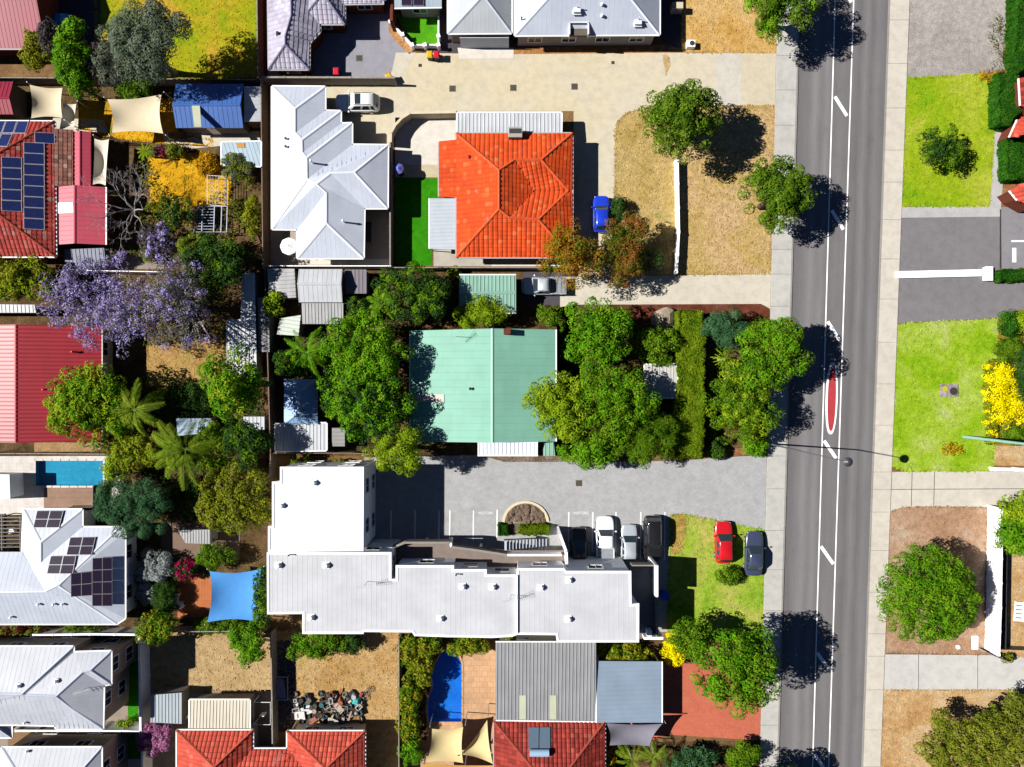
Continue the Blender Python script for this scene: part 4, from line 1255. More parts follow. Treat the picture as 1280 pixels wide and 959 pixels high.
# --- lower neighbour
t = house_root('house', 'second tall white roofed house at the bottom left corner', 'house', 60, 1000)
V = dict(a=(2, 934.5, 5.4), b=(127, 934.3, 5.4), c=(127, 1060, 5.4), d=(2, 1060, 5.4), r=(33, 985, 6.8), s=(82, 985, 6.8), u=(82, 1020, 6.8), v=(33, 1020, 6.8))
ro, pl = make_roof(t, V, ['absr', 'bcus', 'cdvu', 'darv', 'rsuv'], mr_cool, 'ribs', mr_white_g, m_wgut, wall_mat=mw_taupe, overhang=0.35, rib=(0.05, 0.010), spacing=0.5, win_rows=[(0.8, 2.1), (3.5, 4.9)])
roof_vent(ro, pl[:1], 35, 938.5, 0.1, 0.2, plate=False)
t = house_root('garage', 'pale hipped garage roof at the left edge between the tall houses', 'garage', -20, 910)
V, F = hip(-100, 893, 14.5, 922, 4.6, 5.4, (-80, 908), (-6, 908)); make_roof(t, V, F, mr_cool, 'ribs', mr_white_g, m_wgut, wall_mat=mw_taupe, rib=(0.05, 0.010), windows=False)

# --- sheds and salmon tiled house at the bottom left
t = house_root('shed', 'grey-blue corrugated garden shed beside the pink flowering bush', 'shed', 207, 886)
V, F = flat([(189, 869), (227, 866), (227, 905), (188, 903)], [2.2, 2.1, 2.1, 2.2])
make_roof(t, V, F, m_sheet('shed_pale', D('c4d0d8'), 0.5, 0.3, 0.12), 'ribs', None, None, wall_mat=M['fibro'], overhang=0.1, windows=False, thick=0.06, spacing=0.35, axis=(0, 1))
t = house_root('shed', 'cream corrugated patio roof above the salmon tiled house', 'patio roof', 275, 893)
V, F = flat([(237, 875), (312, 875), (312, 912), (237, 912)], [2.3, 2.3, 2.5, 2.5])
make_roof(t, V, F, mr_cream, 'ribs', None, m_wgut, wall_mat=M['fibro'], overhang=0.3, windows=False, thick=0.08, spacing=0.35)
t = house_root('house', 'salmon red tiled house with two hipped wings at the bottom edge', 'house', 330, 980)
for q, r0 in (((221, 913, 316, 1040), (268, 959)), ((359, 914, 456, 1040), (407, 961))):
    V, F = hip(*q, 2.7, 4.7, r0, (r0[0], 1040)); make_roof(t, V, F, mt_red, 'tiles', mt_redcap, m_wgut, wall_mat=mw_cream, seed=int(q[0]))
V, F = hip(280, 936, 400, 1040, 2.7, 4.6, (268, 985), (407, 985)); ro, pl = make_roof(t, V, F, mt_red, 'tiles', None, m_wgut, wall_mat=mw_cream, seed=9, name='link_roof')
antenna(ro, pl[:1], 352, 941, 0.9, 1.4)
# --- dark red tiled house, bottom centre
t = house_root('house', 'dark red tiled house with a solar water heater at the bottom edge', 'house', 690, 960)
V, F = hip(617.5, 901, 756, 1040, 2.7, 4.6, (684, 975), (692, 975)); V['s'] = (700, 972, 4.6); V['r'] = (676, 972, 4.6)
V = dict(a=(617.5, 901, 2.7), b=(756, 902, 2.7), c=(756, 1040, 2.7), d=(617.5, 1040, 2.7), r=(676, 972, 4.9), s=(703, 972, 4.9))
ro, pl = make_roof(t, V, ['abr' + 's' if False else 'absr', 'bcs', 'cdrs', 'dar'], mt_dred, 'tiles', mt_dredcap, m_ggut, wall_mat=M['brick'], seed=11)
hw = bpy.data.objects.new('water_heater', None); COL.objects.link(hw)
p = on_plane(pl[:1], 674, 922); hw.location = p - t.location; hw.parent = t
for q in ([(660.5, 908), (673.5, 908), (673, 936), (660.5, 936)], [(674.5, 908), (687.5, 908), (687.5, 936), (674, 936)]):
    qq = [on_plane(pl[:1], *c) + Vector((0, 0, 0.22)) for c in q]
    if newell(qq).z < 0: qq = qq[::-1]
    b = MB(); n = Vector((0, 0, 0.1)); b.add([c for c in qq] + [c - n for c in qq], [(0, 1, 2, 3), (7, 6, 5, 4)] + [(k + 4, (k + 1) % 4 + 4, (k + 1) % 4, k) for k in range(4)])
    b.build('collector', m_paint('collector_glass', D('6f8498'), 0.12, 0.5), hw)
a_, c_ = on_plane(pl[:1], 662, 939), on_plane(pl[:1], 686, 939)
b = MB(); b.tube([a_ + Vector((0, 0, 0.35)), c_ + Vector((0, 0, 0.35))], 0.36, 14); b.build('tank', m_plain('tank_blue', D('b4d2f0'), 0.35, var=0.05), hw, smooth=False)
# --- zinc carport and blue-grey carport
t = house_root('carport', 'large grey corrugated zinc roof with two pale skylight strips', 'carport', 682, 852)
V, F = flat([(619.5, 803), (745, 803), (745, 902), (619.5, 900)], [3.3, 3.3, 2.8, 2.8])
ro, pl = make_roof(t, V, F, mr_zinc, 'ribs', None, m_wgut, wall_mat=mw_cream, overhang=0.4, rib=(0.12, 0.05), spacing=0.38, thick=0.08)
for x in (649, 687): strip_on(ro, pl, [(x, 869), (x + 8.5, 869), (x + 8.5, 899), (x, 899)], m_fib)
t = house_root('carport', 'plain blue-grey flat carport roof facing the red brick drive', 'carport', 786, 865)
V, F = flat([(746, 826.5), (827, 827), (827, 903.5), (746, 903.5)], [2.9, 2.35, 2.35, 2.9])
make_roof(t, V, F, mr_bluegrey, 'ribs', None, m_wgut, wall_mat=None, rib=(0.04, 0.015), spacing=0.5, thick=0.12)
for x, y in ((749, 829), (824, 830), (824, 900), (749, 900), (824, 865)):
    p = W(x, y, 2.3); b = MB(); b.box((p.x, p.y, 1.15), (0.12, 0.12, 2.3)); b.build('post', M['white'], t)

# --- lavender tiled house at the top
t = house_root('house', 'lavender grey tiled house beside the dark shaded court at the top', 'house', 370, 20)
V = dict(a=(334, -90, 2.7), b=(364, -90, 4.1), c=(364.5, 19.7, 4.1), d=(357, 46, 3.9), e=(357, 56, 3.85), f=(336, 87, 2.7), g=(386.6, 87, 2.7), h=(387, 54, 2.7), i=(400, 40, 2.7), j=(402, -90, 2.7))
ro, pl = make_roof(t, V, [list('abcdef'), list('feg'), list('bcdeghij')], mt_lav, 'tiles', mt_lavcap, m_ggut, wall_mat=M['brick'], seed=21, tile=(0.5, 0.42, 0.06))
roof_vent(ro, pl[:1], 348, 43, 0.13, 0.3, M['dark'])
V = dict(a=(372, -90, 2.7), b=(431, -90, 2.7), c=(431, 30.5, 2.7), d=(372, 30.5, 2.7), r=(404, -8, 4.0), s=(404, -90, 4.0))
make_roof(t, V, ['dcr', 'cbsr', 'adrs'], mt_lav, 'tiles', mt_lavcap, m_ggut, wall_mat=M['brick'], seed=22, tile=(0.5, 0.42, 0.06), name='wing_roof')
V, F = flat([(424, -70), (481, -70), (480, 4.5), (424, 5.5)], [4.2, 4.2, 2.8, 2.8])
make_roof(t, V, F, mt_lav, 'tiles', None, m_ggut, wall_mat=M['brick'], seed=23, tile=(0.5, 0.42, 0.06), name='garage_roof')
# --- grey roof with rooflights beside it
t = house_root('house', 'blue-grey roof edge with dark panels above the small turf square', 'house', 522, -5)
V, F = flat([(492, -80), (552, -80), (552, 9), (493, 10)], [3.6, 3.6, 2.8, 2.8])
ro, pl = make_roof(t, V, F, m_sheet('slate_blue_roof', D('b4c4d2'), 0.5, 0.3, 0.08), 'ribs', None, m_wgut, wall_mat=mw_grey, rib=(0.05, 0.010))
for x in (502, 517): solar_panel(t, pl, [(x, -6), (x + 13, -6), (x + 13, 8), (x, 8)], cell=m_cell_dark, frame=m_pframe_g)
# --- garage with pale hip roof
t = house_root('garage', 'garage with a pale blue-grey hip roof and wide door at the top', 'garage', 600, 10)
V = dict(a=(560, -90, 2.7), b=(639.5, -90, 2.7), c=(639.5, 41.5, 2.7), d=(560, 42, 2.7), r=(604, -6, 4.3), s=(604, -90, 4.3))
make_roof(t, V, ['dcr', 'cbsr', 'adrs'], m_sheet('garage_roof', D('ccd2d8'), 0.5, 0.3, 0.06), 'ribs', mr_white_g, m_wgut, wall_mat=mw_grey, overhang=0.3, windows=False, rib=(0.05, 0.010))
a_, c_ = W(574, 41, 2.7), W(636, 41, 2.7)
gd = bpy.data.objects.new('garage_door', None); COL.objects.link(gd); gd.parent = t
gd.location = Vector(((a_.x + c_.x) / 2, a_.y - 0.30, 0)) - t.location
for k in range(4):
    b = MB(); b.box(((a_.x + c_.x) / 2, a_.y - 0.30, 0.32 + k * 0.56), (abs(c_.x - a_.x), 0.06, 0.545)); b.build('door_panel', mr_white_g, gd)
# --- long white roofed house at the top
t = house_root('house', 'long white metal roofed house with a roof notch at the top', 'house', 735, 10)
V = dict(a=(643.5, -100, 3.0), b=(825, -100, 3.0), c=(824.5, 43.5, 3.0), d=(643.5, 44.5, 3.0), r=(696, -14, 5.3), s=(779, -14, 5.3), u=(779, -60, 5.3), v=(696, -60, 5.3))
ro, pl = make_roof(t, V, ['dcsr', 'cbus', 'bavu', 'adrv', 'rsuv'], mr_white_g, 'ribs', mr_white, m_wgut, wall_mat=mw_grey, overhang=0.35, rib=(0.05, 0.010), spacing=0.5)
V2 = dict(a=(652, -100, 3.05), b=(652, 17, 3.6), c=(684, 12, 5.05), d=(684, -100, 5.2))
# balcony notch: a dark recess with a white frame
q = [on_plane(pl[:1], x, y) for x, y in ((712, 28.5), (735.5, 28.5), (735.5, 48), (712, 48))]
zt = q[0].z + 0.05
b = MB(); 
x0, x1, y0, y1 = q[0].x, q[1].x, q[2].y, q[0].y
for (cx, cy, sx, sy) in (((x0 + x1) / 2, y1, x1 - x0 + .1, .12), (x0, (y0 + y1) / 2, .12, y1 - y0), (x1, (y0 + y1) / 2, .12, y1 - y0)): b.box((cx, cy, zt - 0.35), (sx, sy, 0.8))
b.build('dormer_frame', mr_white, ro)
b = MB(); b.box(((x0 + x1) / 2, (y0 + y1) / 2, zt - 0.5), (x1 - x0 - .12, y1 - y0 - .1, 0.3)); b.build('balcony_floor', m_plain('balcony_dark', D('6a6258'), 0.8), ro)
b = MB(); b.box(((x0 + x1) / 2, y1 - 0.14, zt - 0.28), (x1 - x0 - .3, 0.05, 0.5)); b.build('balcony_door', M['glass'], ro)
for x, y in ((721, 15), (797, 30)):
    p = on_plane(pl[:1], x, y); b = MB()
    b.box((p.x, p.y, p.z + 0.28), (0.7, 0.5, 0.36)); b.box((p.x, p.y, p.z + 0.05), (0.9, 0.7, 0.1)); b.tube([p + Vector((0, 0.2, 0.3)), p + Vector((0.0, 0.2, 1.0))], 0.05, 6)
    b.build('roof_unit', mr_white, ro)
for x, y in ((752, 7), (752, 21)): roof_vent(ro, pl[:1], x, y, 0.12, 0.25, plate=False)
pipe_on(ro, pl[3:4], 652, 25)
p0 = W(838, 52); ac = thing('air_conditioner', 'white air conditioner box on the corner of the golden lawn', 'air conditioner', (W(862, 58).x, W(862, 58).y, 0))
b = MB(); b.box((0, 0, 0.35), (0.9, 0.75, 0.7)); b.build('case', M['white'], ac, local=True, bevel=0.03)
b = MB(); b.cyl((0.1, 0), 0.28, 0.7, 0.73, 16); b.build('fan_grille', M['dark'], ac, local=True)
ac = thing('meter_box', 'beige meter box beside the dark side passage at the top', 'meter box', (W(844, 14).x, W(844, 14).y, 0))
b = MB(); b.box((0, 0, 0.6), (1.2, 0.7, 1.2)); b.build('case', mw_cream, ac, local=True, bevel=0.03)
b = MB(); b.box((0, -0.36, 0.6), (0.9, 0.03, 0.9)); b.build('door', M['steel'], ac, local=True)

# --- stepped white house, centre left
t = house_root('house', 'white hipped house with a stepped roof behind the white parked car', 'house', 400, 220)
E = 2.7
V = dict(a=(340, 108, E), b=(406.5, 108.5, E), c=(406.5, 138.5, E), d=(426, 139, E), e=(426, 154.5, E), f=(440, 154, E), g=(440, 181, E), h=(485, 181.5, E), i=(484.5, 260.5, E),
         j=(455.5, 260.5, E), k=(454.5, 323, E), l=(371.5, 323, E), m=(371.5, 287, E), n=(340, 286.5, E),
         p=(369, 136, 3.5), q=(369, 166, 3.5), r=(377.5, 175, 3.75), s=(378, 191, 3.75), u=(383.5, 197.5, 3.88), v=(384, 224, 3.88), w=(396, 229.5, 4.0), x=(413, 216.5, 4.0), y=(443, 215.5, 3.9),
         z1=(408, 240.5, 3.75), z2=(408, 279, 3.75))
ro, pl = make_roof(t, V, [list('abp'), list('bcqp'), list('cdrq'), list('desr'), list('efus'), list('fgvu'), ['g', 'h', 'y', 'x', 'w', 'v'], list('hiy'), ['y', 'i', 'j', 'x'],
                          ['x', 'j', 'k', 'z2', 'z1', 'w'], ['k', 'l', 'z2'], ['l', 'm', 'z1', 'z2'], ['m', 'n', 'v', 'w', 'z1'], ['n', 'a', 'p', 'q', 'r', 's', 'u', 'v']],
                   mr_white_g, 'ribs', mr_white, m_wgut, wall_mat=mw_taupe, rib=(0.05, 0.010), spacing=0.5, windows=True)
for x, y in ((358, 174), (358, 184)): pipe_on(ro, pl[13:], x, y, 0.08, 0.3)
for x, y in ((391, 204), (431, 278)): roof_vent(ro, pl[5:6] if y < 250 else pl[9:10], x, y, 0.1, 0.8, plate=False)

# --- orange tiled house
t = house_root('house', 'bright orange tiled house with crossing hip roofs in the centre', 'house', 640, 245)
V = dict(a=(570.5, 166.8, 2.6), b=(715.5, 166.8, 2.6), c=(715.5, 239, 2.6), d=(715.5, 322, 2.6), e=(570.5, 321.8, 2.6), f=(570.5, 247, 2.62), g=(548.6, 246, 2.1), h=(548.6, 178, 2.1), i=(570.5, 177, 2.6),
         p=(624, 213, 4.6), q=(624, 261.5, 4.6), r=(644, 200, 4.0), s=(677, 200, 4.0), u=(637, 272, 4.25), v=(673.5, 274.6, 4.2), w=(668, 239.5, 3.0), x=(710.7, 238.7, 2.62))
ro, pl = make_roof(t, V, [['a', 'b', 's', 'r', 'p'], ['a', 'p', 'q', 'e', 'f', 'i'], ['i', 'f', 'g', 'h'], ['e', 'd', 'v', 'u', 'q'], ['b', 'c', 'x', 's'], ['c', 'd', 'v', 'x'],
                          ['p', 'r', 'w', 'u', 'q'], ['r', 's', 'x', 'w'], ['w', 'x', 'v', 'u']], mt_or, 'tiles', mt_orcap, m_ggut, wall_mat=M['brick'], seed=31, tile=(0.5, 0.4, 0.06), wall_top=0.16)
pipe_on(ro, pl[1:2], 586, 197, 0.12, 0.25, m_plain('red_flue', D('b02818'), 0.6))
p = on_plane(pl[:1], 644, 169)
cl = bpy.data.objects.new('evaporative_cooler', None); COL.objects.link(cl); cl.parent = t; cl.location = p - t.location
b = MB(); b.box((p.x, p.y, p.z + 0.5), (1.5, 1.1, 0.85)); b.build('case', m_cooler, cl, bevel=0.05)
for k in range(6):
    b = MB(); b.box((p.x - 0.6 + k * 0.24, p.y - 0.57, p.z + 0.5), (0.05, 0.05, 0.7)); b.build('louvre', M['dark'], cl)
b = MB(); b.box((p.x, p.y, p.z + 0.05), (0.9, 0.7, 0.5)); b.build('duct', M['steel'], cl)
b = MB(); b.box((p.x, p.y + 0.1, p.z + 0.945), (1.25, 0.5, 0.04)); b.build('top_vent', M['dark'], cl)
# its white carport and side awning
t = house_root('carport', 'white ribbed carport roof along the top of the orange tiled house', 'carport', 637, 153)
V, F = flat([(571.5, 141), (702, 141), (701.5, 165.5), (571.5, 165.5)], [2.3, 2.3, 2.5, 2.5])
make_roof(t, V, F, mr_mill, 'ribs', None, m_wgut, wall_mat=None, rib=(0.12, 0.05), spacing=0.4, thick=0.06)
for x in (573, 615, 658, 700):
    p = W(x, 142.5, 2.3); b = MB(); b.box((p.x, p.y, 1.13), (0.1, 0.1, 2.26)); b.build('post', M['steel'], t)
t = house_root('awning', 'pale blue-grey awning on the left side of the orange tiled house', 'awning', 553, 280)
V, F = flat([(537, 248), (569.5, 248), (569.5, 312), (537, 311)], [2.1, 2.5, 2.5, 2.1])
make_roof(t, V, F, m_sheet('awning_sheet', D('c4ccd8'), 0.5, 0.3, 0.08), 'ribs', None, m_wgut, wall_mat=None, thick=0.06, spacing=0.4, rib=(0.06, 0.02))
for y in (250, 280, 309):
    p = W(538, y, 2.1); b = MB(); b.box((p.x, p.y, 1.03), (0.09, 0.09, 2.06)); b.build('post', M['steel'], t)

# --- mint green house
t = house_root('house', 'mint green metal roofed house among the trees in the centre', 'house', 605, 480)
V, F = gable(513, 412, 694.5, 552, 2.8, 4.2, 'y', 615.5)
V['a'] = (513, 413.5, 2.8)
ro, pl = make_roof(t, V, F, mr_green, 'ribs', m_sheet('mint_cap', D('b8ecd4'), 0.5, 0.3, 0.05), m_wgut, wall_mat=mw_cream, rib=(0.05, 0.018), spacing=0.76)
strip_on(ro, pl, [(520, 493), (555, 493), (555, 503.5), (520, 503)], m_sheet('pink_sheet', D('e2dcd2'), 0.5, 0.3, 0.1), 'roof_patch')
pipe_on(ro, pl[:1], 588, 486, 0.1, 0.3)
p = on_plane(pl[1:], 634, 415); b = MB(); b.box((p.x, p.y, p.z + 0.35), (0.75, 0.6, 1.1)); b.build('chimney', M['brick'], t, bevel=0.03)
antenna(ro, pl[:1], 571, 421, 0.6, 1.6)
V2, F2 = flat([(597, 553), (672.5, 553), (672.5, 569), (597, 569)], [2.6, 2.6, 2.2, 2.2])
make_roof(t, V2, F2, mr_white, 'ribs', None, m_wgut, wall_mat=None, thick=0.06, name='verandah_roof')
for x in (599, 635, 671):
    p = W(x, 568, 2.2); b = MB(); b.box((p.x, p.y, 1.08), (0.1, 0.1, 2.16)); b.build('verandah_post', M['white'], t)
t = house_root('bin_shelter', 'small teal and white shelter at the corner of the mint green house', 'shelter', 685, 561)
V, F = flat([(679, 554), (692, 553), (694, 570), (679, 570)], 1.9)
make_roof(t, V, F, mr_teal, 'ribs', None, None, wall_mat=M['fibro'], overhang=0.1, windows=False, thick=0.06)
# --- teal shed behind it
t = house_root('shed', 'pale teal ribbed shed between the orange and green houses', 'shed', 609, 366)
V, F = gable(574, 344, 645, 391, 2.4, 2.8, 'x', 366)
make_roof(t, V, F, mr_teal, 'ribs', mr_teal, m_wgut, wall_mat=M['fibro'], overhang=0.15, windows=False, rib=(0.13, 0.05), spacing=0.4)
# --- sheds left of the green house
t = house_root('shed', 'white gable roofed garden shed below the stepped white house', 'shed', 401, 357)
V, F = gable(373.5, 336.5, 428, 378, 2.4, 2.9, 'x', 355)
make_roof(t, V, F, mr_mill, 'ribs', mr_mill, None, wall_mat=M['fibro'], overhang=0.12, windows=False, rib=(0.05, 0.02), spacing=0.5)
t = house_root('shed', 'weathered grey flat roofed shed joined below the white gable shed', 'shed', 403, 391)
V, F = flat([(377, 379), (429, 379), (429, 405), (378, 405)], [2.3, 2.3, 2.1, 2.1])
make_roof(t, V, F, mr_old, 'ribs', None, None, wall_mat=M['fibro'], overhang=0.12, windows=False, spacing=0.35, thick=0.06)
t = house_root('shed', 'dull grey flat roof to the right of the white gable shed', 'shed', 446, 352)
V, F = flat([(431, 337), (458, 337), (458, 367), (431, 367)], 1.7)
make_roof(t, V, F, m_sheet('dull_grey', D('8f8a94'), 0.6, 0.3, 0.15), 'ribs', None, None, wall_mat=M['fibro'], overhang=0.1, windows=False, thick=0.06)
t = house_root('shed', 'stained pale shed roof left of the white gable shed', 'shed', 351, 352)
V, F = flat([(334, 336), (368, 336), (370, 372), (336, 374)], [2.1, 2.2, 2.2, 2.1])
make_roof(t, V, F, mr_old, 'ribs', None, None, wall_mat=M['fibro'], overhang=0.12, windows=False, thick=0.06)
t = house_root('shed', 'small tilted pale green tin roof above the palms', 'shed', 362, 408)
V, F = flat([(350, 398), (376, 394), (373, 420), (346, 418)], [1.8, 2.1, 2.1, 1.8])
make_roof(t, V, F, m_sheet('pale_green_tin', D('ccd6cc'), 0.5, 0.3, 0.15), 'ribs', None, None, wall_mat=M['fibro'], overhang=0.12, windows=False, thick=0.06)
t = house_root('gazebo', 'white hip roofed gazebo tinted blue for tree shade, left of the tall bright tree', 'gazebo', 376, 502)
V, F = hip(355, 474, 397, 530, 2.3, 3.0, (375, 489), (375, 515)); make_roof(t, V, F, m_sheet('gazebo_shade_blue', D('9cc4f6'), .5, .3, .12), 'ribs', m_sheet('gazebo_cap_shade_blue', D('b8d2f4'), .5, .3, .1), None, wall_mat=None, spacing=0.4, rib=(0.05, 0.02))  # blue of tree shade put into the colour of a white roof and caps
for x, y in ((357, 477), (395, 477), (395, 528), (357, 528)):
    p = W(x, y, 2.2); b = MB(); b.box((p.x, p.y, 1.1), (0.1, 0.1, 2.2)); b.build('post', M['white'], t)
t = house_root('patio_roof', 'flat white corrugated roof joined below the gazebo', 'patio roof', 376, 546)
V, F = flat([(344, 530.5), (408, 529), (408, 563), (344, 564)], [2.1, 2.1, 2.3, 2.3])
make_roof(t, V, F, mr_mill, 'ribs', None, m_wgut, wall_mat=M['fibro'], overhang=0.3, windows=False, thick=0.06, spacing=0.38)
t = house_root('shed', 'narrow grey tool shed beside the flat white corrugated roof', 'shed', 423, 546)
V, F = flat([(415, 535), (431, 535), (431, 558), (415, 558)], [1.9, 1.8, 1.8, 1.9])
make_roof(t, V, F, m_sheet('tool_grey', D('b4b2b0'), 0.5, 0.3, 0.12), 'ribs', None, None, wall_mat=M['fibro'], overhang=0.08, windows=False, thick=0.06)
t = house_root('shed', 'long white corrugated roof beside the purple jacaranda', 'shed', 302, 430)
V, F = flat([(302, 342), (318, 341), (321, 468), (283, 470), (283, 400), (301, 399)], 2.3)
make_roof(t, V, F, m_sheet('white_iron', D('eceef4'), 0.5, 0.3, 0.1), 'ribs', None, None, wall_mat=M['fibro'], overhang=0.15, windows=False, thick=0.06, spacing=0.4, axis=(0, 1))
t = house_root('shed', 'grey slatted shed roof along the side fence', 'shed', 330, 400)
V, F = flat([(322, 372), (336, 372), (337, 440), (323, 440)], 1.9)
make_roof(t, V, F, m_sheet('side_grey', D('a8a4a8'), 0.6, 0.3, 0.2), 'ribs', None, None, wall_mat=M['fibro'], overhang=0.08, windows=False, thick=0.06, axis=(1, 0))
t = house_root('shed', 'pale blue tin shed roof half hidden under the palm fronds', 'shed', 243, 532)
V, F = flat([(220, 523), (264, 523), (264, 541), (222, 545)], [2.0, 1.9, 1.9, 2.0])
make_roof(t, V, F, m_sheet('pale_blue_tin', D('b8d0e8'), 0.45, 0.3, 0.12), 'ribs', None, None, wall_mat=M['fibro'], overhang=0.08, windows=False, thick=0.06)
t = house_root('shed', 'small white tin roof below the green tree at the fence', 'shed', 318, 530)
V, F = flat([(304, 521), (331, 521), (331, 537), (306, 538)], 2.0)
make_roof(t, V, F, mr_mill, 'ribs', None, None, wall_mat=M['fibro'], overhang=0.08, windows=False, thick=0.06)
t = house_root('shed', 'old grey corrugated lean-to roof above the orange deck', 'lean-to', 243, 671)
V, F = flat([(222, 663), (263, 662), (263, 680), (232, 679)], 2.0)
make_roof(t, V, F, mr_old, 'ribs', None, None, wall_mat=M['fibro'], overhang=0.08, windows=False, thick=0.06, spacing=0.3)
# --- little white roof among the front trees
t = house_root('carport', 'small white ribbed carport roof beside the clipped hedge', 'carport', 826, 477)
V, F = flat([(806, 456), (846.5, 455.5), (846.5, 497), (806, 497)], [2.3, 2.3, 2.1, 2.1])
make_roof(t, V, F, m_sheet('shelter_white', D('dcdad6'), 0.5, 0.3, 0.15), 'ribs', None, m_wgut, wall_mat=None, thick=0.06, spacing=0.38)
for x, y in ((808, 458), (845, 458), (845, 495), (808, 495)):
    p = W(x, y, 2.0); b = MB(); b.box((p.x, p.y, 1.04), (0.1, 0.1, 2.08)); b.build('post', M['timber'], t)

# --- the apartments
t = house_root('apartment_building', 'long white flat roofed apartment building beside the car park', 'apartments', 560, 720)
AH = 6.5
west = [(350, 583.5), (455, 583.5), (454.5, 689), (335, 690), (335, 657.5), (340, 657.5), (340, 602), (350, 602)]
main = [(333.5, 690.5), (489.5, 690), (489.5, 723.5), (494.5, 723.5), (494.5, 706.5), (567.7, 706.5), (567.7, 711.5), (608.5, 711.5), (608.7, 718), (645.5, 718), (646, 710), (705, 710), (708, 713.5),
        (789, 713.5), (789.5, 755), (799, 754), (798.8, 803), (696, 803), (694.7, 794), (646.7, 793.5), (640, 796), (614, 797.5), (598.7, 797), (560, 796.5), (518, 795), (515, 790.5), (455.6, 790), (454, 792.5), (378, 792.5), (378, 767.5), (334, 768)]
V, F = flat(west, AH); ro1, pl1 = make_roof(t, V, F, mr_apt_w, 'ribs', None, None, wall_mat=mw_white, overhang=0.12, rib=(0.04, 0.008), spacing=0.6, axis=(1, 0), win_rows=[(0.8, 2.1), (3.8, 5.1)])
V, F = flat(main, AH - 0.15); ro2, pl2 = make_roof(t, V, F, mr_apt, 'ribs', None, None, wall_mat=mw_white, overhang=0.12, rib=(0.05, 0.011), spacing=0.5, axis=(0, 1), win_rows=[(3.9, 5.2)])
def parapet(ro, pts, h, w=0.22, hh=0.05):
    q = [W(x, y, h) for x, y in pts]; ins = inset([p for p in q][::-1], w / 2 + 0.01)[::-1]
    for i in range(len(ins)):
        a, c = ins[i], ins[(i + 1) % len(ins)]
        d = (c - a).normalized() * (w / 2)
        b = MB(); b.beam((a.x - d.x * .98, a.y - d.y * .98, h + hh), (c.x - d.x * 1.02, c.y - d.y * 1.02, h + hh), w, hh + 0.1); b.build('parapet', mw_white, ro)
parapet(ro1, west, AH); parapet(ro2, main, AH - 0.15)
for x in (645.5, ):
    b = MB(); b.beam(W(x, 719, AH + .05), W(x, 792, AH + .05), 0.25, 0.15); b.build('parapet', mw_white, ro2)
Z2 = lambda x, y: (320 + x / 3.688, 560 + y / 3.688); Z3 = lambda x, y: (560 + x / 4.267, 610 + y / 4.267)
for q in (Z2(105, 540), Z2(325, 540), Z2(255, 780), Z2(850, 785), Z3(78, 525), Z3(238, 527), Z3(495, 530), Z3(645, 490), Z3(642, 698)): roof_vent(ro2, pl2, *q, 0.2, 0.3)
for q in (Z2(268, 160), Z2(118, 265)): roof_vent(ro1, pl1, *q, 0.18, 0.3)
pipe_on(ro2, pl2, *Z2(158, 490)); pipe_on(ro2, pl2, *Z3(45, 458))
antenna(ro2, pl2, *Z2(515, 615), 0.2, 1.5); antenna(ro2, pl2, *Z3(335, 570), 0.35, 1.5)
# raised walkway along the north front, with its balustrade
b = MB(); b.prism([tuple(W(x, y, 3.1)[:2]) for x, y in [(489, 684), (505, 679), (563, 679), (632, 688), (705, 688), (705, 718), (489, 718)]], 2.9, 3.1)
wk = b.build('walkway', m_plain('walkway_floor', D('8f8078'), 0.85, var=0.12), t)
bal = [(457, 686), (490, 685), (506, 678.5), (563, 678.5), (564, 684), (595, 688), (634, 694), (702, 694)]
for i in range(len(bal) - 1):
    b = MB(); b.beam(W(*bal[i], 4.05), W(*bal[i + 1], 4.05), 0.22, 1.15); b.build('balustrade', mw_grey if i % 3 else mw_white, t)
b = MB(); b.beam(W(700, 668, 4.0), W(708, 690, 4.0), 0.25, 4.0); b.build('stair_wall', mw_white, t)
b = MB(); b.beam(W(708, 690, 4.4), W(709, 714, 4.4), 0.25, 4.4); b.build('stair_wall', mw_white, t)
# posts carrying the walkway
for x, y in ((492, 686), (530, 681), (562, 681), (600, 689), (640, 691)):
    p = W(x, y, 3.0); b = MB(); b.box((p.x, p.y, 1.45), (0.25, 0.25, 2.9)); b.build('walkway_post', mw_white, t)
# the stair: separate treads climbing to the walkway
st = bpy.data.objects.new('staircase', None); COL.objects.link(st); st.parent = t; st.location = W(660, 682) - t.location
for k in range(13):
    u = k / 12
    z = 0.25 + u * 2.8
    p = W(632 + 50 * (1 - u) , 684 - 3 * (1 - u), z)
    b = MB(); b.box((p.x, p.y, z), (0.24, 1.35, 0.09)); b.build('tread', mr_white_g, st)
for dy in (-0.75, 0.75):
    b = MB(); a_, c_ = W(684, 681, 0.2), W(630, 684, 3.1); a_.y += dy; c_.y += dy
    b.beam(a_, c_, 0.08, 0.25); b.build('stringer', M['dark'], st)
# end balcony and screen on the east side
b = MB(); b.prism([tuple(W(x, y, 3.1)[:2]) for x, y in [(786, 706), (820, 707), (820, 797), (796, 797)]], 2.9, 3.1); b.build('balcony', m_plain('balcony_floor_grey', D('70747c'), 0.8), t)
b = MB(); b.beam(W(821, 707, 4.6), W(821, 746, 4.6), 0.3, 4.6); b.build('screen_wall', mw_white, t)
b = MB(); b.beam(W(822, 747, 4.1), W(822, 797, 4.1), 0.12, 1.1); b.build('balustrade', mw_grey, t)
b = MB(); b.beam(W(790, 707, 4.1), W(820, 707, 4.1), 0.14, 1.1); b.build('balustrade', mw_grey, t)
b = MB(); b.beam(W(805, 798, 4.1), W(829, 798, 4.1), 0.28, 4.1); b.build('screen_wall', mw_white, t)
b = MB(); p = W(812, 792, 4.0); b.box((p.x, p.y, 2.0), (0.5, 0.6, 4.0)); b.build('pier', mw_white, t)

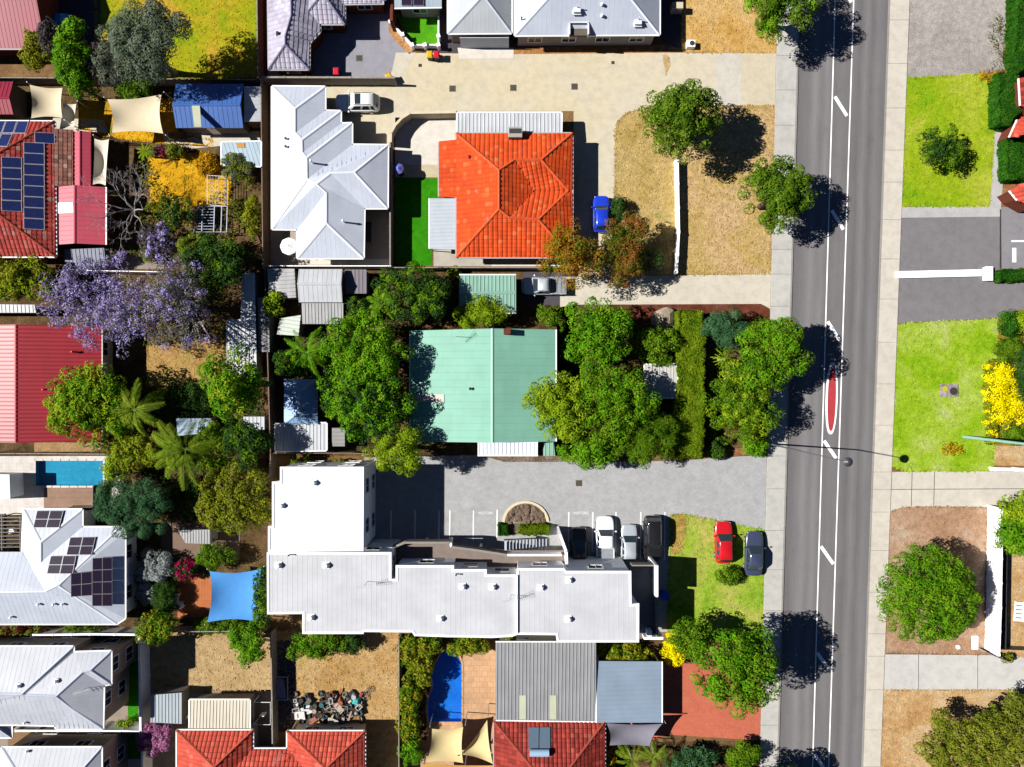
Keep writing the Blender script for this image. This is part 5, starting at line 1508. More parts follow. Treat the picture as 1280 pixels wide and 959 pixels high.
# --- right edge: corners of red roofed houses
for lab, q in (('red tile roof corner with dark steps at the right edge', [(1272, 150), (1300, 138), (1300, 164), (1262, 172)]),
               ('red roof corner low on the right edge above the asphalt court', [(1262, 238), (1300, 220), (1300, 262), (1272, 250)])):
    t = house_root('porch', lab, 'porch', 1290, q[0][1])
    V, F = flat(q, [2.4, 2.9, 2.9, 2.4]); make_roof(t, V, F, mt_red, 'tiles', None, m_wgut, wall_mat=M['brick'], overhang=0.2, windows=False, seed=4)
t = house_root('porch', 'dark red roof corner between the two hedges at the right edge', 'porch', 1290, 110)
V, F = flat([(1274, 98), (1300, 92), (1300, 140), (1276, 132)], [2.4, 2.9, 2.9, 2.4]); make_roof(t, V, F, mt_dred, 'tiles', None, m_wgut, wall_mat=M['brick'], overhang=0.2, windows=False, seed=4)

# ------------------------------------------------------------------ fences and free-standing walls
fence('tall brown sheet fence along the left side of the stepped white house', [(326, 100), (328.5, 335)], 2.0, M['colorbond'])
fence('grey fence beside the brick side path at the top left', [(320, -120), (322, 98)], 1.8, M['fibro'])
fence('grey fence below the grey gum tree running to the blue shed', [(-60, 96.5), (118, 98), (321, 99.5)], 1.7, M['fibro'])
fence('grey wall between the paved court and the stepped white house', [(328, 96.5), (492, 97)], 1.8, M['fibro'], name='boundary_wall', cat='wall', th=0.14, cap=0.2)
fence('light grey fence between the stepped white house and the turf strip', [(487.5, 181), (487.5, 334)], 1.8, mw_grey, th=0.08, cap=0.16)
fence('brown brick side wall left of the small turf square', [(491, -60), (489, 24)], 2.3, M['brick'], name='boundary_wall', cat='wall', th=0.25, cap=0.3)
fence('curved cream wall round the white paved court', [(488, 178), (488.5, 166), (494, 156), (502, 147.5), (512, 141), (570, 140)], 1.6, M['cream'], name='garden_wall', cat='wall', th=0.2, cap=0.26, bay=1.6, post=False)
fence('white fence along the bottom of the stepped white house', [(336, 332.5), (488, 332.5)], 1.8, M['white'])
fence('pale fence between the orange tiled house and the teal shed', [(490, 334.5), (720, 334.5)], 1.7, M['fibro'])
fence('white garden wall dividing the two dry front lawns', [(846.8, 200), (848.5, 290), (847, 318), (845.5, 340)], 1.1, M['white'], name='garden_wall', cat='wall', th=0.2, cap=0.26, bay=3)
fence('thin white rail fence above the purple jacaranda', [(70, 337.5), (208, 340)], 1.5, M['white'], cap=0.08)
fence('grey fence between the jacaranda yard and the pool terrace', [(-60, 567), (45, 567), (150, 568)], 1.6, M['fibro'])
fence('brown fence left of the apartments', [(331, 336), (336, 500), (338, 572), (336, 600)], 1.9, M['colorbond'])
fence('dark fence between the gazebo yard and the apartments', [(338, 566.5), (440, 566.5), (513, 571)], 1.7, M['colorbond'])
fence('light timber fence between the straw lawn and the scrap yard', [(338, 793), (339.5, 862), (340.5, 936)], 1.8, M['fibro'], th=0.08, cap=0.14)
fence('grey fence between the scrap yard and the blue pool', [(498.5, 800), (498.5, 1000)], 1.8, M['fibro'])
fence('white wall round the turf strip beside the tall two-storey house', [(42, 794), (112, 793), (173.5, 793.5), (175.5, 915)], 2.0, mw_white, name='boundary_wall', cat='wall', th=0.16, cap=0.22)
fence('white wall between the two tall houses at the bottom left', [(20, 913.5), (150, 914), (176, 915)], 2.0, mw_white, name='boundary_wall', cat='wall', th=0.16, cap=0.2)
fence('white boundary wall beside the pink flowering bush', [(177, 918), (178, 1000)], 2.0, mw_white, name='boundary_wall', cat='wall', th=0.14, cap=0.18)
fence('long tall white wall behind the big dense tree', [(1253, 637), (1251, 760), (1249, 819)], 2.2, M['white'], name='boundary_wall', cat='wall', th=0.14, cap=0.22, bay=3.0)
fence('black open rail fence behind the long white wall', [(1259.5, 650), (1257.5, 812), (1310, 814)], 1.2, M['dark'], th=0.03, cap=0.05)
fence('low white wall with an end block beside the asphalt driveway', [(1120.5, 343.5), (1227, 341)], 0.3, M['white'], name='garden_wall', cat='wall', th=0.68, cap=0.76, bay=3.5, post=False)
fence('low pale wall beside the bare patch under the yellow flowers', [(1243, 586.5), (1330, 588)], 0.6, M['white'], name='garden_wall', cat='wall', th=0.3, cap=0.35, bay=3)
fence('dark glass fence below the turquoise pool', [(116, 608), (116, 635), (86, 635)], 1.2, M['glass'], th=0.03, cap=0.05, cap_mat=M['dark'])
fence('white rail fence round the orange deck and grey lean-to', [(196, 790), (330, 789)], 1.7, M['fibro'])
t = thing('gate_pier', 'square white end block of the low driveway wall', 'pier', W(1232, 343))
b = MB(); b.box((0, 0, 0.25), (0.75, 1.45, 0.5)); b.build('pier', M['white'], t, local=True, bevel=0.03); b = MB(); b.box((0, 0, 0.53), (0.85, 1.55, 0.06)); b.build('cap', M['white'], t, local=True)
t = thing('gate', 'grey slatted gate standing open at the end of the white wall', 'gate', W(1236, 816))
for k in range(7):
    b = MB(); a_ = Vector((-1.1, 0.5, 0)).lerp(Vector((1.1, -0.4, 0)), k / 6); b.box((a_.x, a_.y, 0.8), (0.24, 0.05, 1.5), -0.39); b.build('slat', M['steel'], t, local=True)
for z in (0.3, 1.3):
    b = MB(); b.beam((-1.2, 0.6, z), (1.2, -0.4, z), 0.05, 0.08); b.build('rail', M['dark'], t, local=True)
# ================================================================== SHADE SAILS
m_sail = m_plain('cream_sailcloth', D('f2e2c2'), 0.9, 0.1, var=0.04)
m_sail2 = m_plain('pale_sailcloth', D('f6ecd8'), 0.9, 0.1, var=0.04)
m_sail3 = m_plain('sand_sailcloth', D('eed9a0'), 0.9, 0.1, var=0.04)
m_sailb = m_plain('blue_sailcloth', D('5ca6f0'), 0.8, 0.1, var=0.06)
m_sailg = m_plain('grey_shadecloth', D('8d8a98'), 0.9, 0.1, var=0.06)
shade_sail('small square cream shade sail beside the red shed', [(37, 106, 2.8), (78, 110, 2.7), (78, 147.5, 2.6), (39, 148, 2.8)], m_sail)
shade_sail('narrow pale shade sail hanging below the small square sail', [(79, 129, 2.3), (95, 130, 2.3), (93, 158, 2.2), (74, 163, 2.3)], m_sail2, pull=0.06)
shade_sail('wide cream shade sail over the yellow ground left of the blue shed', [(134, 124, 2.8), (202, 118, 2.9), (204, 167, 2.7), (140, 166, 2.6)], m_sail, pull=0.11)
shade_sail('slim upright cream sail beside the pink-red verandah roof', [(118, 173, 2.5), (136, 174, 2.6), (132, 232, 2.4), (116, 231, 2.4)], m_sail2, pull=0.07)
shade_sail('bright blue shade sail beside the orange deck', [(262, 714, 2.8), (327, 711, 2.9), (326.5, 778, 2.7), (259, 778, 2.7)], m_sailb, pull=0.12)
shade_sail('four-cornered sand coloured sail below the blue curved pool', [(540, 911, 2.7), (579, 909, 2.8), (579, 954, 2.6), (533, 953, 2.7)], m_sail3, pull=0.1)
shade_sail('triangular sand coloured sail right of the four-cornered sail', [(609, 900, 3.0), (616, 955, 2.6), (576, 943, 2.6)], m_sail3, pull=0.12)
shade_sail('charcoal shade cloth between the blue-grey carport and the dark red house', [(758, 904, 2.6), (828, 905, 2.5), (812, 933, 2.3), (762, 932, 2.3)], m_sailg, pull=0.1)
shade_sail('sand coloured sail strip at the bottom edge below the triangular sail', [(530, 955, 2.5), (616, 957, 2.5), (616, 990, 2.5), (530, 990, 2.5)], m_plain('ochre_sailcloth', D('e2b45c'), 0.9, 0.1, var=0.05), pull=0.04)

# ================================================================== VEHICLES
m_tailred = m_paint('tail_light_red', (0.35, 0.01, 0.01, 1), 0.2)
m_lamp = m_paint('headlight_lens', (0.6, 0.62, 0.65, 1), 0.1)
m_rim = m_plain('alloy_rim', g(0.45), 0.35, 0.5, 0.7)
m_trim = m_plain('black_trim', g(0.025), 0.55)
m_cglass = m_paint('car_glass', (0.02, 0.03, 0.038, 1), 0.06, 0.2)

def loft(mb, rings):
    n0 = len(mb.v); m = len(rings[0])
    for r in rings: mb.v += [tuple(p) for p in r]
    for i in range(len(rings) - 1):
        for k in range(m):
            a = n0 + i * m + k; b_ = n0 + i * m + (k + 1) % m
            mb.f.append((a, b_, b_ + m, a + m))
    mb.f.append(tuple(n0 + k for k in range(m))[::-1]); mb.f.append(tuple(n0 + (len(rings) - 1) * m + k for k in range(m)))

def car(label, px, py, head, L, Wd, Ht, paint, kind='hatch', name='parked_car', cat='car', group='cars parked in the drives', sunroof=False, rails=False, z=0.0):
    """head: direction of the front in degrees, 0 = right of the picture, 90 = up"""
    p = W(px, py, Ht * 0.6)
    Wd *= 1.08; L *= 1.03
    t = thing(name, label, cat, (p.x, p.y, z), R(head), group)
    hw = Wd / 2; belt = 0.92 if Ht > 1.6 else 0.84
    hood = belt - (0.06 if Ht > 1.6 else 0.10)
    boot = belt + 0.02
    # cabin stations along the length: windscreen base, roof front, roof rear, rear glass base
    if kind == 'sedan': cab = (0.20, 0.02, -0.24, -0.37); boot = belt
    elif kind == 'suv': cab = (0.22, 0.10, -0.40, -0.465)
    elif kind == 'ute': cab = (0.24, 0.13, -0.10, -0.135); boot = belt - 0.02
    else: cab = (0.22, 0.06, -0.36, -0.455)
    xs = [(0.5, 0.42, 0.44, 0.58), (0.493, 0.62, 0.36, 0.66), (0.475, 0.78, 0.28, 0.72), (0.44, 0.89, 0.22, hood - 0.04), (0.38, 0.965, 0.20, hood), (0.24, 1.0, 0.20, belt - 0.03), (0.1, 1.0, 0.20, belt), (-0.2, 1.0, 0.20, belt),
          (-0.34, 0.985, 0.20, boot), (-0.42, 0.94, 0.22, boot - 0.01), (-0.465, 0.86, 0.28, boot - 0.05), (-0.49, 0.72, 0.36, boot - 0.14), (-0.5, 0.55, 0.44, boot - 0.26)]
    rings = []
    for fx, fw, zb, zt in xs:
        x = fx * L; w = hw * fw; zm = zb + (zt - zb) * 0.55
        half = [(w * 0.80, zb), (w * 0.97, zb + 0.10), (w, zm), (w * 0.965, zt - 0.07), (w * 0.86, zt - 0.005), (w * 0.45, zt + 0.025)]
        ring = [(x, y, zz) for y, zz in half] + [(x, -y, zz) for y, zz in half[::-1]]
        rings.append(ring)
    b = MB(); loft(b, rings[::-1]); body = b.build('body', paint, t, smooth=True, local=True)
    sm = body.modifiers.new('smooth', 'SUBSURF'); sm.levels = 1; sm.render_levels = 1
    # wheel arches as dark recesses just inside the tyre
    # cabin
    x0, x1, x2, x3 = (c * L for c in cab)
    wb, wr = hw * 0.88, hw * 0.69; zb, zt = belt - 0.05, Ht
    def cabpt(u, v, s):
        """u 0 front..1 rear, v 0 belt..1 roof"""
        xf = x0 + (x1 - x0) * v; xr = x3 + (x2 - x3) * v
        return Vector((xf + (xr - xf) * u, s * (wb + (wr - wb) * v), zb + (zt - zb) * v))
    b = MB()
    rings = []
    for v, k in ((0, 1), (0.5, 1.02), (0.86, 1.0), (0.97, 0.95), (1.0, 0.86)):
        ring = []
        for u in (0, 0.06, 0.35, 0.65, 0.94, 1.0):
            q = cabpt(u, v, 1); kk = k * (0.9 if u in (0, 1.0) else 1.0); ring.append((q.x * (1 if v < .9 else 0.985), q.y * kk * (.94 if u in (0, 1.0) and v > .4 else 1), q.z + (0.02 if v == 1.0 and 0 < u < 1 else 0)))
        ring += [(x, -y, zz) for x, y, zz in ring[::-1]]
        rings.append(ring)
    loft(b, rings[::-1]); cabo = b.build('cabin', paint, t, smooth=True, local=True)
    def glass(nm, pts, off, mat=m_cglass):
        n = newell(pts)
        if n.dot(off) < 0: pts = pts[::-1]; n = -n
        gb = MB(); gb.add([q + n * 0.022 for q in pts] + [q - n * 0.01 for q in pts], [(0, 1, 2, 3), (7, 6, 5, 4)] + [(k + 4, (k + 1) % 4 + 4, (k + 1) % 4, k) for k in range(4)])
        gb.build(nm, mat, t, local=True)
    glass('windscreen', [cabpt(0, 0.06, 0.86), cabpt(0, 0.06, -0.86), cabpt(0.0, 0.93, -0.88), cabpt(0.0, 0.93, 0.88)], Vector((1, 0, 0.6)))
    glass('rear_window', [cabpt(1, 0.12, 0.8), cabpt(1, 0.12, -0.8), cabpt(1, 0.9, -0.84), cabpt(1, 0.9, 0.84)], Vector((-1, 0, 0.4)))
    spans = ((0.10, 0.42), (0.46, 0.74), (0.78, 0.92)) if kind != 'ute' else ((0.12, 0.52), (0.56, 0.9))
    for s in (1, -1):
        for u0, u1 in spans:
            glass('side_window', [cabpt(u0 + .02, 0.1, s), cabpt(u1, 0.1, s), cabpt(u1, 0.82, s), cabpt(u0 + .06, 0.82, s)], Vector((0, s, 0.2)))
    if sunroof: glass('sunroof', [cabpt(0.16, 1.0, .8) + Vector((0, 0, .02)), cabpt(0.16, 1.0, -.8) + Vector((0, 0, .02)), cabpt(0.42, 1.0, -.8) + Vector((0, 0, .02)), cabpt(0.42, 1.0, .8) + Vector((0, 0, .02))], Vector((0, 0, 1)))
    if rails:
        for s in (1, -1):
            rb = MB(); rb.tube([cabpt(0.12, 1, s * .9) + Vector((0, 0, .05)), cabpt(0.9, 1, s * .9) + Vector((0, 0, .05))], 0.025, 5); rb.build('roof_rail', m_trim, t, local=True)
    wr_ = 0.335 if Ht > 1.6 else 0.31
    for sx in (0.31, -0.30):
        for s in (1, -1):
            w = bpy.data.objects.new('wheel', None); COL.objects.link(w); w.parent = t; w.location = (sx * L, s * (hw - 0.11), wr_)
            tb = MB()
            ang = [2 * math.pi * k / 18 for k in range(18)]
            rings = [[(r_ * math.cos(a), y, r_ * math.sin(a)) for a in ang] for y, r_ in ((-0.11, wr_ * 0.9), (-0.09, wr_), (0.09, wr_), (0.11, wr_ * 0.9))]
            loft(tb, rings); tb.build('tyre', M['rubber'], w, local=True)
            rb = MB(); y = s * 0.115
            rings = [[(r_ * math.cos(a), yy, r_ * math.sin(a)) for a in ang] for yy, r_ in ((y - s * .02, wr_ * 0.66), (y, wr_ * 0.62), (y + s * 0.004, wr_ * 0.2))]
            loft(rb, rings); rb.build('rim', m_rim, w, local=True)
    for s in (1, -1):
        hb = MB(); hb.box((0.455 * L, s * hw * 0.66, 0.60), (0.20, 0.26, 0.12)); hb.build('headlight', m_lamp, t, local=True, bevel=0.04)
        hb = MB(); hb.box((-0.466 * L, s * hw * 0.70, boot - 0.24), (0.12, 0.20, 0.18)); hb.build('tail_light', m_tailred, t, local=True, bevel=0.03)
        hb = MB(); hb.box((x0 - 0.25 * (x0 - x1) - 0.05, s * (hw + 0.10), belt + 0.08), (0.16, 0.2, 0.15)); hb.build('mirror', paint, t, local=True, bevel=0.04)
    bb = MB(); bb.box((0.475 * L, 0, 0.42), (0.14, Wd * 0.66, 0.2)); bb.build('front_grille', m_trim, t, local=True, bevel=0.03)
    bb = MB(); bb.box((0.5 * L - 0.03, 0, 0.34), (0.05, 0.38, 0.11)); bb.build('number_plate', M['white'], t, local=True)
    bb = MB(); bb.box((-0.5 * L + 0.02, 0, 0.5), (0.05, 0.38, 0.11)); bb.build('number_plate', M['white'], t, local=True)
    if kind == 'ute':
        xa, xb = -0.15 * L, -0.485 * L
        tb = MB(); tb.box(((xa + xb) / 2, 0, belt + 0.0), (xa - xb, Wd * 0.86, 0.06)); tray = tb.build('tray_cover', m_plain('tonneau_grey', D('9aa2ae'), 0.7), t, local=True, bevel=0.02)
        for s in (1, -1):
            sb = MB(); sb.box(((xa + xb) / 2, s * hw * 0.9, belt + 0.06), (xa - xb, 0.08, 0.16)); sb.build('tray_side', paint, t, local=True, bevel=0.02)
        for k in range(4):
            sb = MB(); sb.box((xa + (xb - xa) * (k + .5) / 4, 0, belt + 0.045), (0.05, Wd * 0.82, 0.05)); sb.build('tray_bow', M['steel'], t, local=True)
    return t

cp_white = m_paint('car_white', (0.72, 0.73, 0.74, 1), 0.3)
cp_silver = m_paint('car_silver', (0.42, 0.45, 0.5, 1), 0.3, 0.6, 0.3)
cp_black = m_paint('car_black', (0.012, 0.011, 0.012, 1), 0.12)
cp_char = m_paint('car_charcoal', (0.03, 0.026, 0.026, 1), 0.2)
cp_red = m_paint('car_red', (0.42, 0.008, 0.012, 1), 0.22)
cp_navy = m_paint('car_navy', (0.035, 0.045, 0.085, 1), 0.2)
cp_blue = m_paint('car_blue', (0.01, 0.035, 0.42, 1), 0.25)
GA = 'cars parked along the apartments'
car('white wagon with a sunroof parked beside the stepped white house', 446, 127, 180, 4.75, 1.88, 1.68, cp_white, 'suv', sunroof=True, rails=True, z=0.016)
car('small bright blue hatchback half under the orange and green trees', 752, 267, 90, 3.9, 1.72, 1.5, cp_blue, 'hatch', z=0.016)
car('silver utility truck in the dark gap beside the teal shed', 680, 357, 180, 4.9, 1.85, 1.75, cp_silver, 'ute', name='utility_truck', cat='ute', z=0.03)
car('charcoal car half in the stair shadow at the left of the car row', 724, 686, 90, 4.5, 1.8, 1.48, cp_char, 'sedan', group=GA, z=0.016)
car('white utility truck with a grey tray in the car row', 757, 677, 90, 5.2, 1.9, 1.8, cp_white, 'ute', name='utility_truck', cat='ute', group=GA, z=0.016)
car('small silver hatchback between the white utility truck and the black wagon', 787, 680, 90, 4.0, 1.7, 1.5, cp_silver, 'hatch', group=GA, z=0.016)
car('large black wagon at the right end of the car row', 817, 674, 270, 4.9, 1.95, 1.75, cp_black, 'suv', group=GA, rails=True, z=0.016)
car('red hatchback parked on the green lawn', 905.5, 679, 91, 4.5, 1.82, 1.5, cp_red, 'hatch', group=GA, z=0.032)
car('dark navy sedan parked beside the footpath next to the red car', 943.5, 693, 88, 4.75, 1.85, 1.5, cp_navy, 'sedan', group=GA, z=0.032)

# ================================================================== BINS, LIGHTS, POLES
def wheelie_bin(label, px, py, lid, rz=0.0, bodyc=None, group='wheelie bins'):
    p = W(px, py, 1.0); t = thing('wheelie_bin', label, 'bin', (p.x, p.y, 0.012), rz, group)
    b = MB(); rings = [[(sx * wx, sy * wy, z) for sx, sy in ((-1, -1), (1, -1), (1, 1), (-1, 1))] for wx, wy, z in ((0.24, 0.26, 0.05), (0.29, 0.33, 0.95))]
    loft(b, rings); b.build('tub', bodyc or m_plain('bin_dark_green', (0.01, 0.03, 0.015, 1), 0.6), t, local=True)
    b = MB(); rings = [[(sx * wx, sy * wy + dy, z) for sx, sy in ((-1, -1), (1, -1), (1, 1), (-1, 1))] for wx, wy, dy, z in ((0.32, 0.38, 0, 0.95), (0.32, 0.38, 0, 1.0), (0.22, 0.26, 0.02, 1.07))]
    loft(b, rings); b.build('lid', m_plain(lid[0], lid[1], 0.45, var=0.05), t, local=True)
    b = MB(); b.tube([(-0.26, 0.40, 0.98), (0.26, 0.40, 0.98)], 0.022, 6); b.build('handle', M['dark'], t, local=True)
    for s in (-1, 1):
        b = MB(); b.tube([(s * 0.25, 0.3, 0.12), (s * 0.31, 0.3, 0.12)], 0.12, 12); b.build('wheel', M['rubber'], t, local=True)
RL_, YL_ = ('lid_red', D('e01038')), ('lid_yellow', D('f0c000'))
wheelie_bin('wheelie bin with a red lid alone in the shaded court', 420, 89, RL_)
wheelie_bin('yellow lidded wheelie bin next to a red one by the garage', 537, 68, YL_)
wheelie_bin('red lidded wheelie bin next to a yellow one by the garage', 545.5, 68, RL_)
wheelie_bin('yellow lidded bin at the corner of the grey boundary wall', 486, 95.5, YL_, 0.5)
# posts of the little turf square
for (x, y), wh in zip([(488, 27), (503, 43), (515, 56), (531, 56), (548, 56), (548, 45)], ('at the top left corner of', 'halfway down the slanting side of', 'at the bottom left corner of', 'in the middle of the lower side of', 'at the bottom right corner of', 'on the right side of')):
    p = W(x, y, 1.0); t = thing('gate_post', 'white square fence post ' + wh + ' the small turf square', 'post', (p.x, p.y, 0), 0.3, 'white posts round the turf square')
    b = MB(); b.box((0, 0, 0.5), (0.3, 0.3, 1.0)); b.build('shaft', M['white'], t, local=True, bevel=0.02)
    b = MB(); b.box((0, 0, 1.03), (0.4, 0.4, 0.08)); b.build('cap', M['white'], t, local=True, bevel=0.02)
fence('low white rendered wall round the small turf square', [(488, 27), (503, 43), (515, 56), (548, 56), (548, 20)], 0.8, mw_white, name='garden_wall', cat='wall', th=0.12, cap=0.16, post=False)
# drain grates and covers in the drives
m_grate = m_plain('iron_grate', D('453f3a'), 0.6)
for lab, x, y, s, z in (('iron drain grate in the cream drive, nearest the bins', 565.5, 111, 0.7, .018), ('iron drain grate in the cream drive above the white carport', 641.5, 110, 0.7, .018),
                        ('iron drain grate in the cream drive, nearest the road', 718, 108.5, 0.7, .018), ('small iron cover on the cream drive near the rust stain', 766, 78.5, 0.35, .018),
                        ('small iron cover at the left end of the cream drive', 525, 82, 0.35, .026), ('iron drain grate in the bluish paved court', 449, 73, 0.7, .018),
                        ('iron drain grate in the grey apartment car park', 723.5, 604, 0.7, .018)):
    p = W(x, y); t = thing('drain_grate', lab, 'drain', (p.x, p.y, z))
    b = MB(); b.box((0, 0, 0.01), (s, s, 0.03)); b.build('frame', m_plain('grate_rim', D('857c70'), 0.8), t, local=True)
    for k in range(5):
        b = MB(); b.box((-s * .36 + s * .18 * k, 0, 0.03), (s * 0.12, s * 0.82, 0.02)); b.build('bar', m_grate, t, local=True)
t = thing('access_cover', 'square pitted concrete access cover in the bright front lawn', 'cover', W(1186, 488) + Vector((0, 0, .03)))
b = MB(); b.box((0, 0, 0.03), (2.0, 1.4, 0.08)); b.build('surround', m_ground('cover_stone', [(0.3, D('8a7f84')), (0.7, D('c4b8bc'))], 2.0, 6, 0.4), t, local=True, bevel=0.02)
b = MB(); b.cyl((-0.5, 0.2), 0.3, 0.06, 0.14, 14); b.build('lid', m_plain('yellow_lid', D('d8cc28'), 0.6), t, local=True)
b = MB(); b.cyl((0.45, -0.1), 0.42, 0.06, 0.12, 16); b.build('lid', m_grate, t, local=True)

# the street light at the footpath: pole, curved arm, round lantern over the road
t = thing('street_light', 'tall grey street light with a round lantern reaching over the road', 'street light', W(960, 554.5))
lp = W(960, 554.5); hd = W(1060, 577.5, 9.6); d = Vector((hd.x - lp.x, hd.y - lp.y, 0)); Ld = d.length; d.normalize()
b = MB(); b.tube([lp, lp + Vector((0, 0, 3)), lp + Vector((0, 0, 8.6))], [0.11, 0.09, 0.07], 10); b.build('pole', m_plain('pole_grey', D('6a6a72'), 0.5), t)
b = MB(); path = []
for k in range(9):
    u = k / 8; path.append(lp + d * (u * (Ld - 0.2)) + Vector((0, 0, 8.6 + 1.1 * math.sin(u * math.pi / 2))))
b.tube(path, [0.07 - 0.03 * k / 8 for k in range(9)], 8); b.build('arm', m_plain('pole_grey', D('6a6a72'), 0.5), t)
b = MB(); b.cyl(hd, 0.42, 9.45, 9.62, 20, 0.47); b.cyl(hd, 0.47, 9.62, 9.85, 20, 0.12); b.build('lantern', m_plain('lantern_grey', D('4a4c56'), 0.4), t)
b = MB(); b.cyl(hd, 0.36, 9.38, 9.45, 20); b.build('lens', m_lamp, t)
b = MB(); b.cyl(lp, 0.2, 0, 0.12, 12); b.build('base', M['steel'], t)
# power pole by the yellow flowers, leaning out of the picture
t = thing('power_pole', 'pale teal power pole rising at the edge of the bright front lawn', 'power pole', W(1204, 546))
pp = W(1204, 546)
b = MB(); b.tube([pp, pp + Vector((0, 0, 5)), pp + Vector((0, 0, 11.5))], [0.17, 0.15, 0.11], 10); b.build('pole', m_plain('teal_pole', D('9ccfc0'), 0.7), t)
b = MB(); b.box((pp.x, pp.y, 11.0), (0.12, 2.4, 0.14)); b.build('crossarm', M['timber'], t)
for s in (-1.05, -0.4, 0.4, 1.05):
    b = MB(); b.cyl((pp.x, pp.y + s), 0.06, 11.05, 11.3, 8); b.build('insulator', M['white'], t)

# patio umbrellas and furniture
def umbrella(label, px, py, r, h, mat, seg=8):
    p = W(px, py, h); t = thing('patio_umbrella', label, 'umbrella', (p.x, p.y, 0.01))
    b = MB(); vs = [(0, 0, h + 0.35)]; n = seg * 2
    for k in range(n):
        a = 2 * math.pi * k / n; rr = r * (1 if k % 2 == 0 else 0.94); vs.append((rr * math.cos(a), rr * math.sin(a), h - (0.0 if k % 2 == 0 else 0.0)))
    b.add(vs, [(0, k + 1, (k + 1) % n + 1) for k in range(n)]); c = b.build('canopy', mat, t, local=True)
    sm = c.modifiers.new('solid', 'SOLIDIFY'); sm.thickness = 0.02
    b = MB(); b.tube([(0, 0, 0), (0, 0, h + 0.42)], 0.03, 8); b.build('pole', M['steel'], t, local=True)
    b = MB(); b.cyl((0, 0), 0.3, 0, 0.08, 16); b.build('base', M['dark'], t, local=True)
    for k in range(seg):
        a = 2 * math.pi * k / seg; b = MB(); b.tube([(0, 0, h - 0.3), (r * 0.55 * math.cos(a), r * 0.55 * math.sin(a), h + 0.1)], 0.012, 4); b.build('rib', M['steel'], t, local=True)
umbrella('round white patio umbrella at the corner of the stepped white house', 361, 308, 0.95, 2.1, m_plain('umbrella_white', g(0.75), 0.9))
umbrella('small purple patio umbrella in the white paved court', 498, 211, 0.6, 1.9, m_plain('umbrella_purple', D('7a80d8'), 0.9))

def outdoor_table(label, px, py, lx, ly, mat, rz=0.0, h=0.75):
    p = W(px, py, h); t = thing('outdoor_table', label, 'table', (p.x, p.y, 0.02), rz)
    n = max(3, int(ly / 0.15))
    for k in range(n):
        b = MB(); b.box((0, -ly / 2 + ly * (k + .5) / n, h), (lx, ly / n * 0.88, 0.05)); b.build('slat', mat, t, local=True)
    for sx in (-1, 1):
        for sy in (-1, 1):
            b = MB(); b.box((sx * (lx / 2 - .1), sy * (ly / 2 - .1), h / 2), (0.07, 0.07, h)); b.build('leg', mat, t, local=True)
outdoor_table('dark slatted table on the shaded patio of the stepped white house', 459, 290, 0.9, 2.2, M['dark'])
outdoor_table('white slatted garden table beside the orange deck', 218, 749, 0.9, 1.1, M['white'])
outdoor_table('pale timber bench beside the wide cream shade sail', 222, 170, 2.0, 0.8, M['timber'])
def chair(label, px, py, rz, mat, group):
    p = W(px, py, 0.6); t = thing('outdoor_chair', label, 'chair', (p.x, p.y, 0.02), rz, group)
    b = MB(); b.box((0, 0, 0.44), (0.5, 0.5, 0.06)); b.build('seat', mat, t, local=True, bevel=0.02)
    b = MB(); b.box((-0.24, 0, 0.72), (0.05, 0.5, 0.5)); b.build('backrest', mat, t, local=True, bevel=0.02)
    for sx in (-1, 1):
        for sy in (-1, 1):
            b = MB(); b.box((sx * 0.21, sy * 0.21, 0.22), (0.04, 0.04, 0.44)); b.build('leg', mat, t, local=True)
m_teak = m_plain('teak', D('b08a68'), 0.8)
chair('brown deck chair by the timber slats above the white solar house', 19, 653, 0.4, m_teak, 'chairs on the dark terrace')
chair('white deck chair on the dark terrace at the left edge', 13, 664, 2.2, M['white'], 'chairs on the dark terrace')
chair('white garden chair at the corner of the orange deck', 226, 757, 2.0, M['white'], 'garden chairs')

# dark slatted pergola at the left edge above the white solar house
t = thing('pergola', 'dark slatted pergola at the left edge above the white solar house', 'pergola', W(0, 665))
for k in range(9):
    b = MB(); b.beam(W(-60, 648 + k * 4.6, 2.3), W(27, 647 + k * 4.6, 2.3), 0.1, 0.14); b.build('slat', M['dark'], t)
for x in (-40, 2, 25):
    b = MB(); b.beam(W(x, 645, 2.16), W(x, 688, 2.16), 0.1, 0.14); b.build('beam', M['dark'], t)
    for y in (646, 687):
        p = W(x, y, 2.0); b = MB(); b.box((p.x, p.y, 1.01), (0.1, 0.1, 2.02)); b.build('post', M['dark'], t)

# white framed rack, wire pen, timber crates in the left yard
t = thing('trellis_frame', 'white slatted trellis frame standing in the overgrown left yard', 'trellis', W(264, 276))
def bar(a, c, w, mat, nm): b = MB(); b.beam(a, c, w, 0.05); b.build(nm, mat, t)
m_trel = m_plain('trellis_white', D('c8d0e8'), 0.6)
for x0, x1, y0, y1 in [(243, 285, 258, 290)]:
    hT = 1.5
    for x in (243, 253, 268, 277, 284): bar(W(x, y0, hT), W(x - 1, y1, hT), 0.09, m_trel, 'upright')
    for k in range(10):
        y = y0 + (y1 - y0) * k / 9; bar(W(243, y, hT - .05), W(268 if 0 < k < 9 else 284, y, hT - .05), 0.05, m_trel, 'slat')
    for x, y in ((243, 258), (284, 258), (283, 290), (242, 290)):
        p = W(x, y, hT); b = MB(); b.box((p.x, p.y, hT / 2), (0.08, 0.08, hT)); b.build('post', m_trel, t)
t = thing('wire_pen', 'square wire mesh pen over the golden flowers', 'pen', W(272, 237))
for x in np.linspace(259, 284, 8): bar(W(x, 218 + (x - 259) * .2, 1.4), W(x, 256, 1.4), 0.014 if 259 < x < 284 else 0.05, M['steel'], 'wire' if 259 < x < 284 else 'rail')
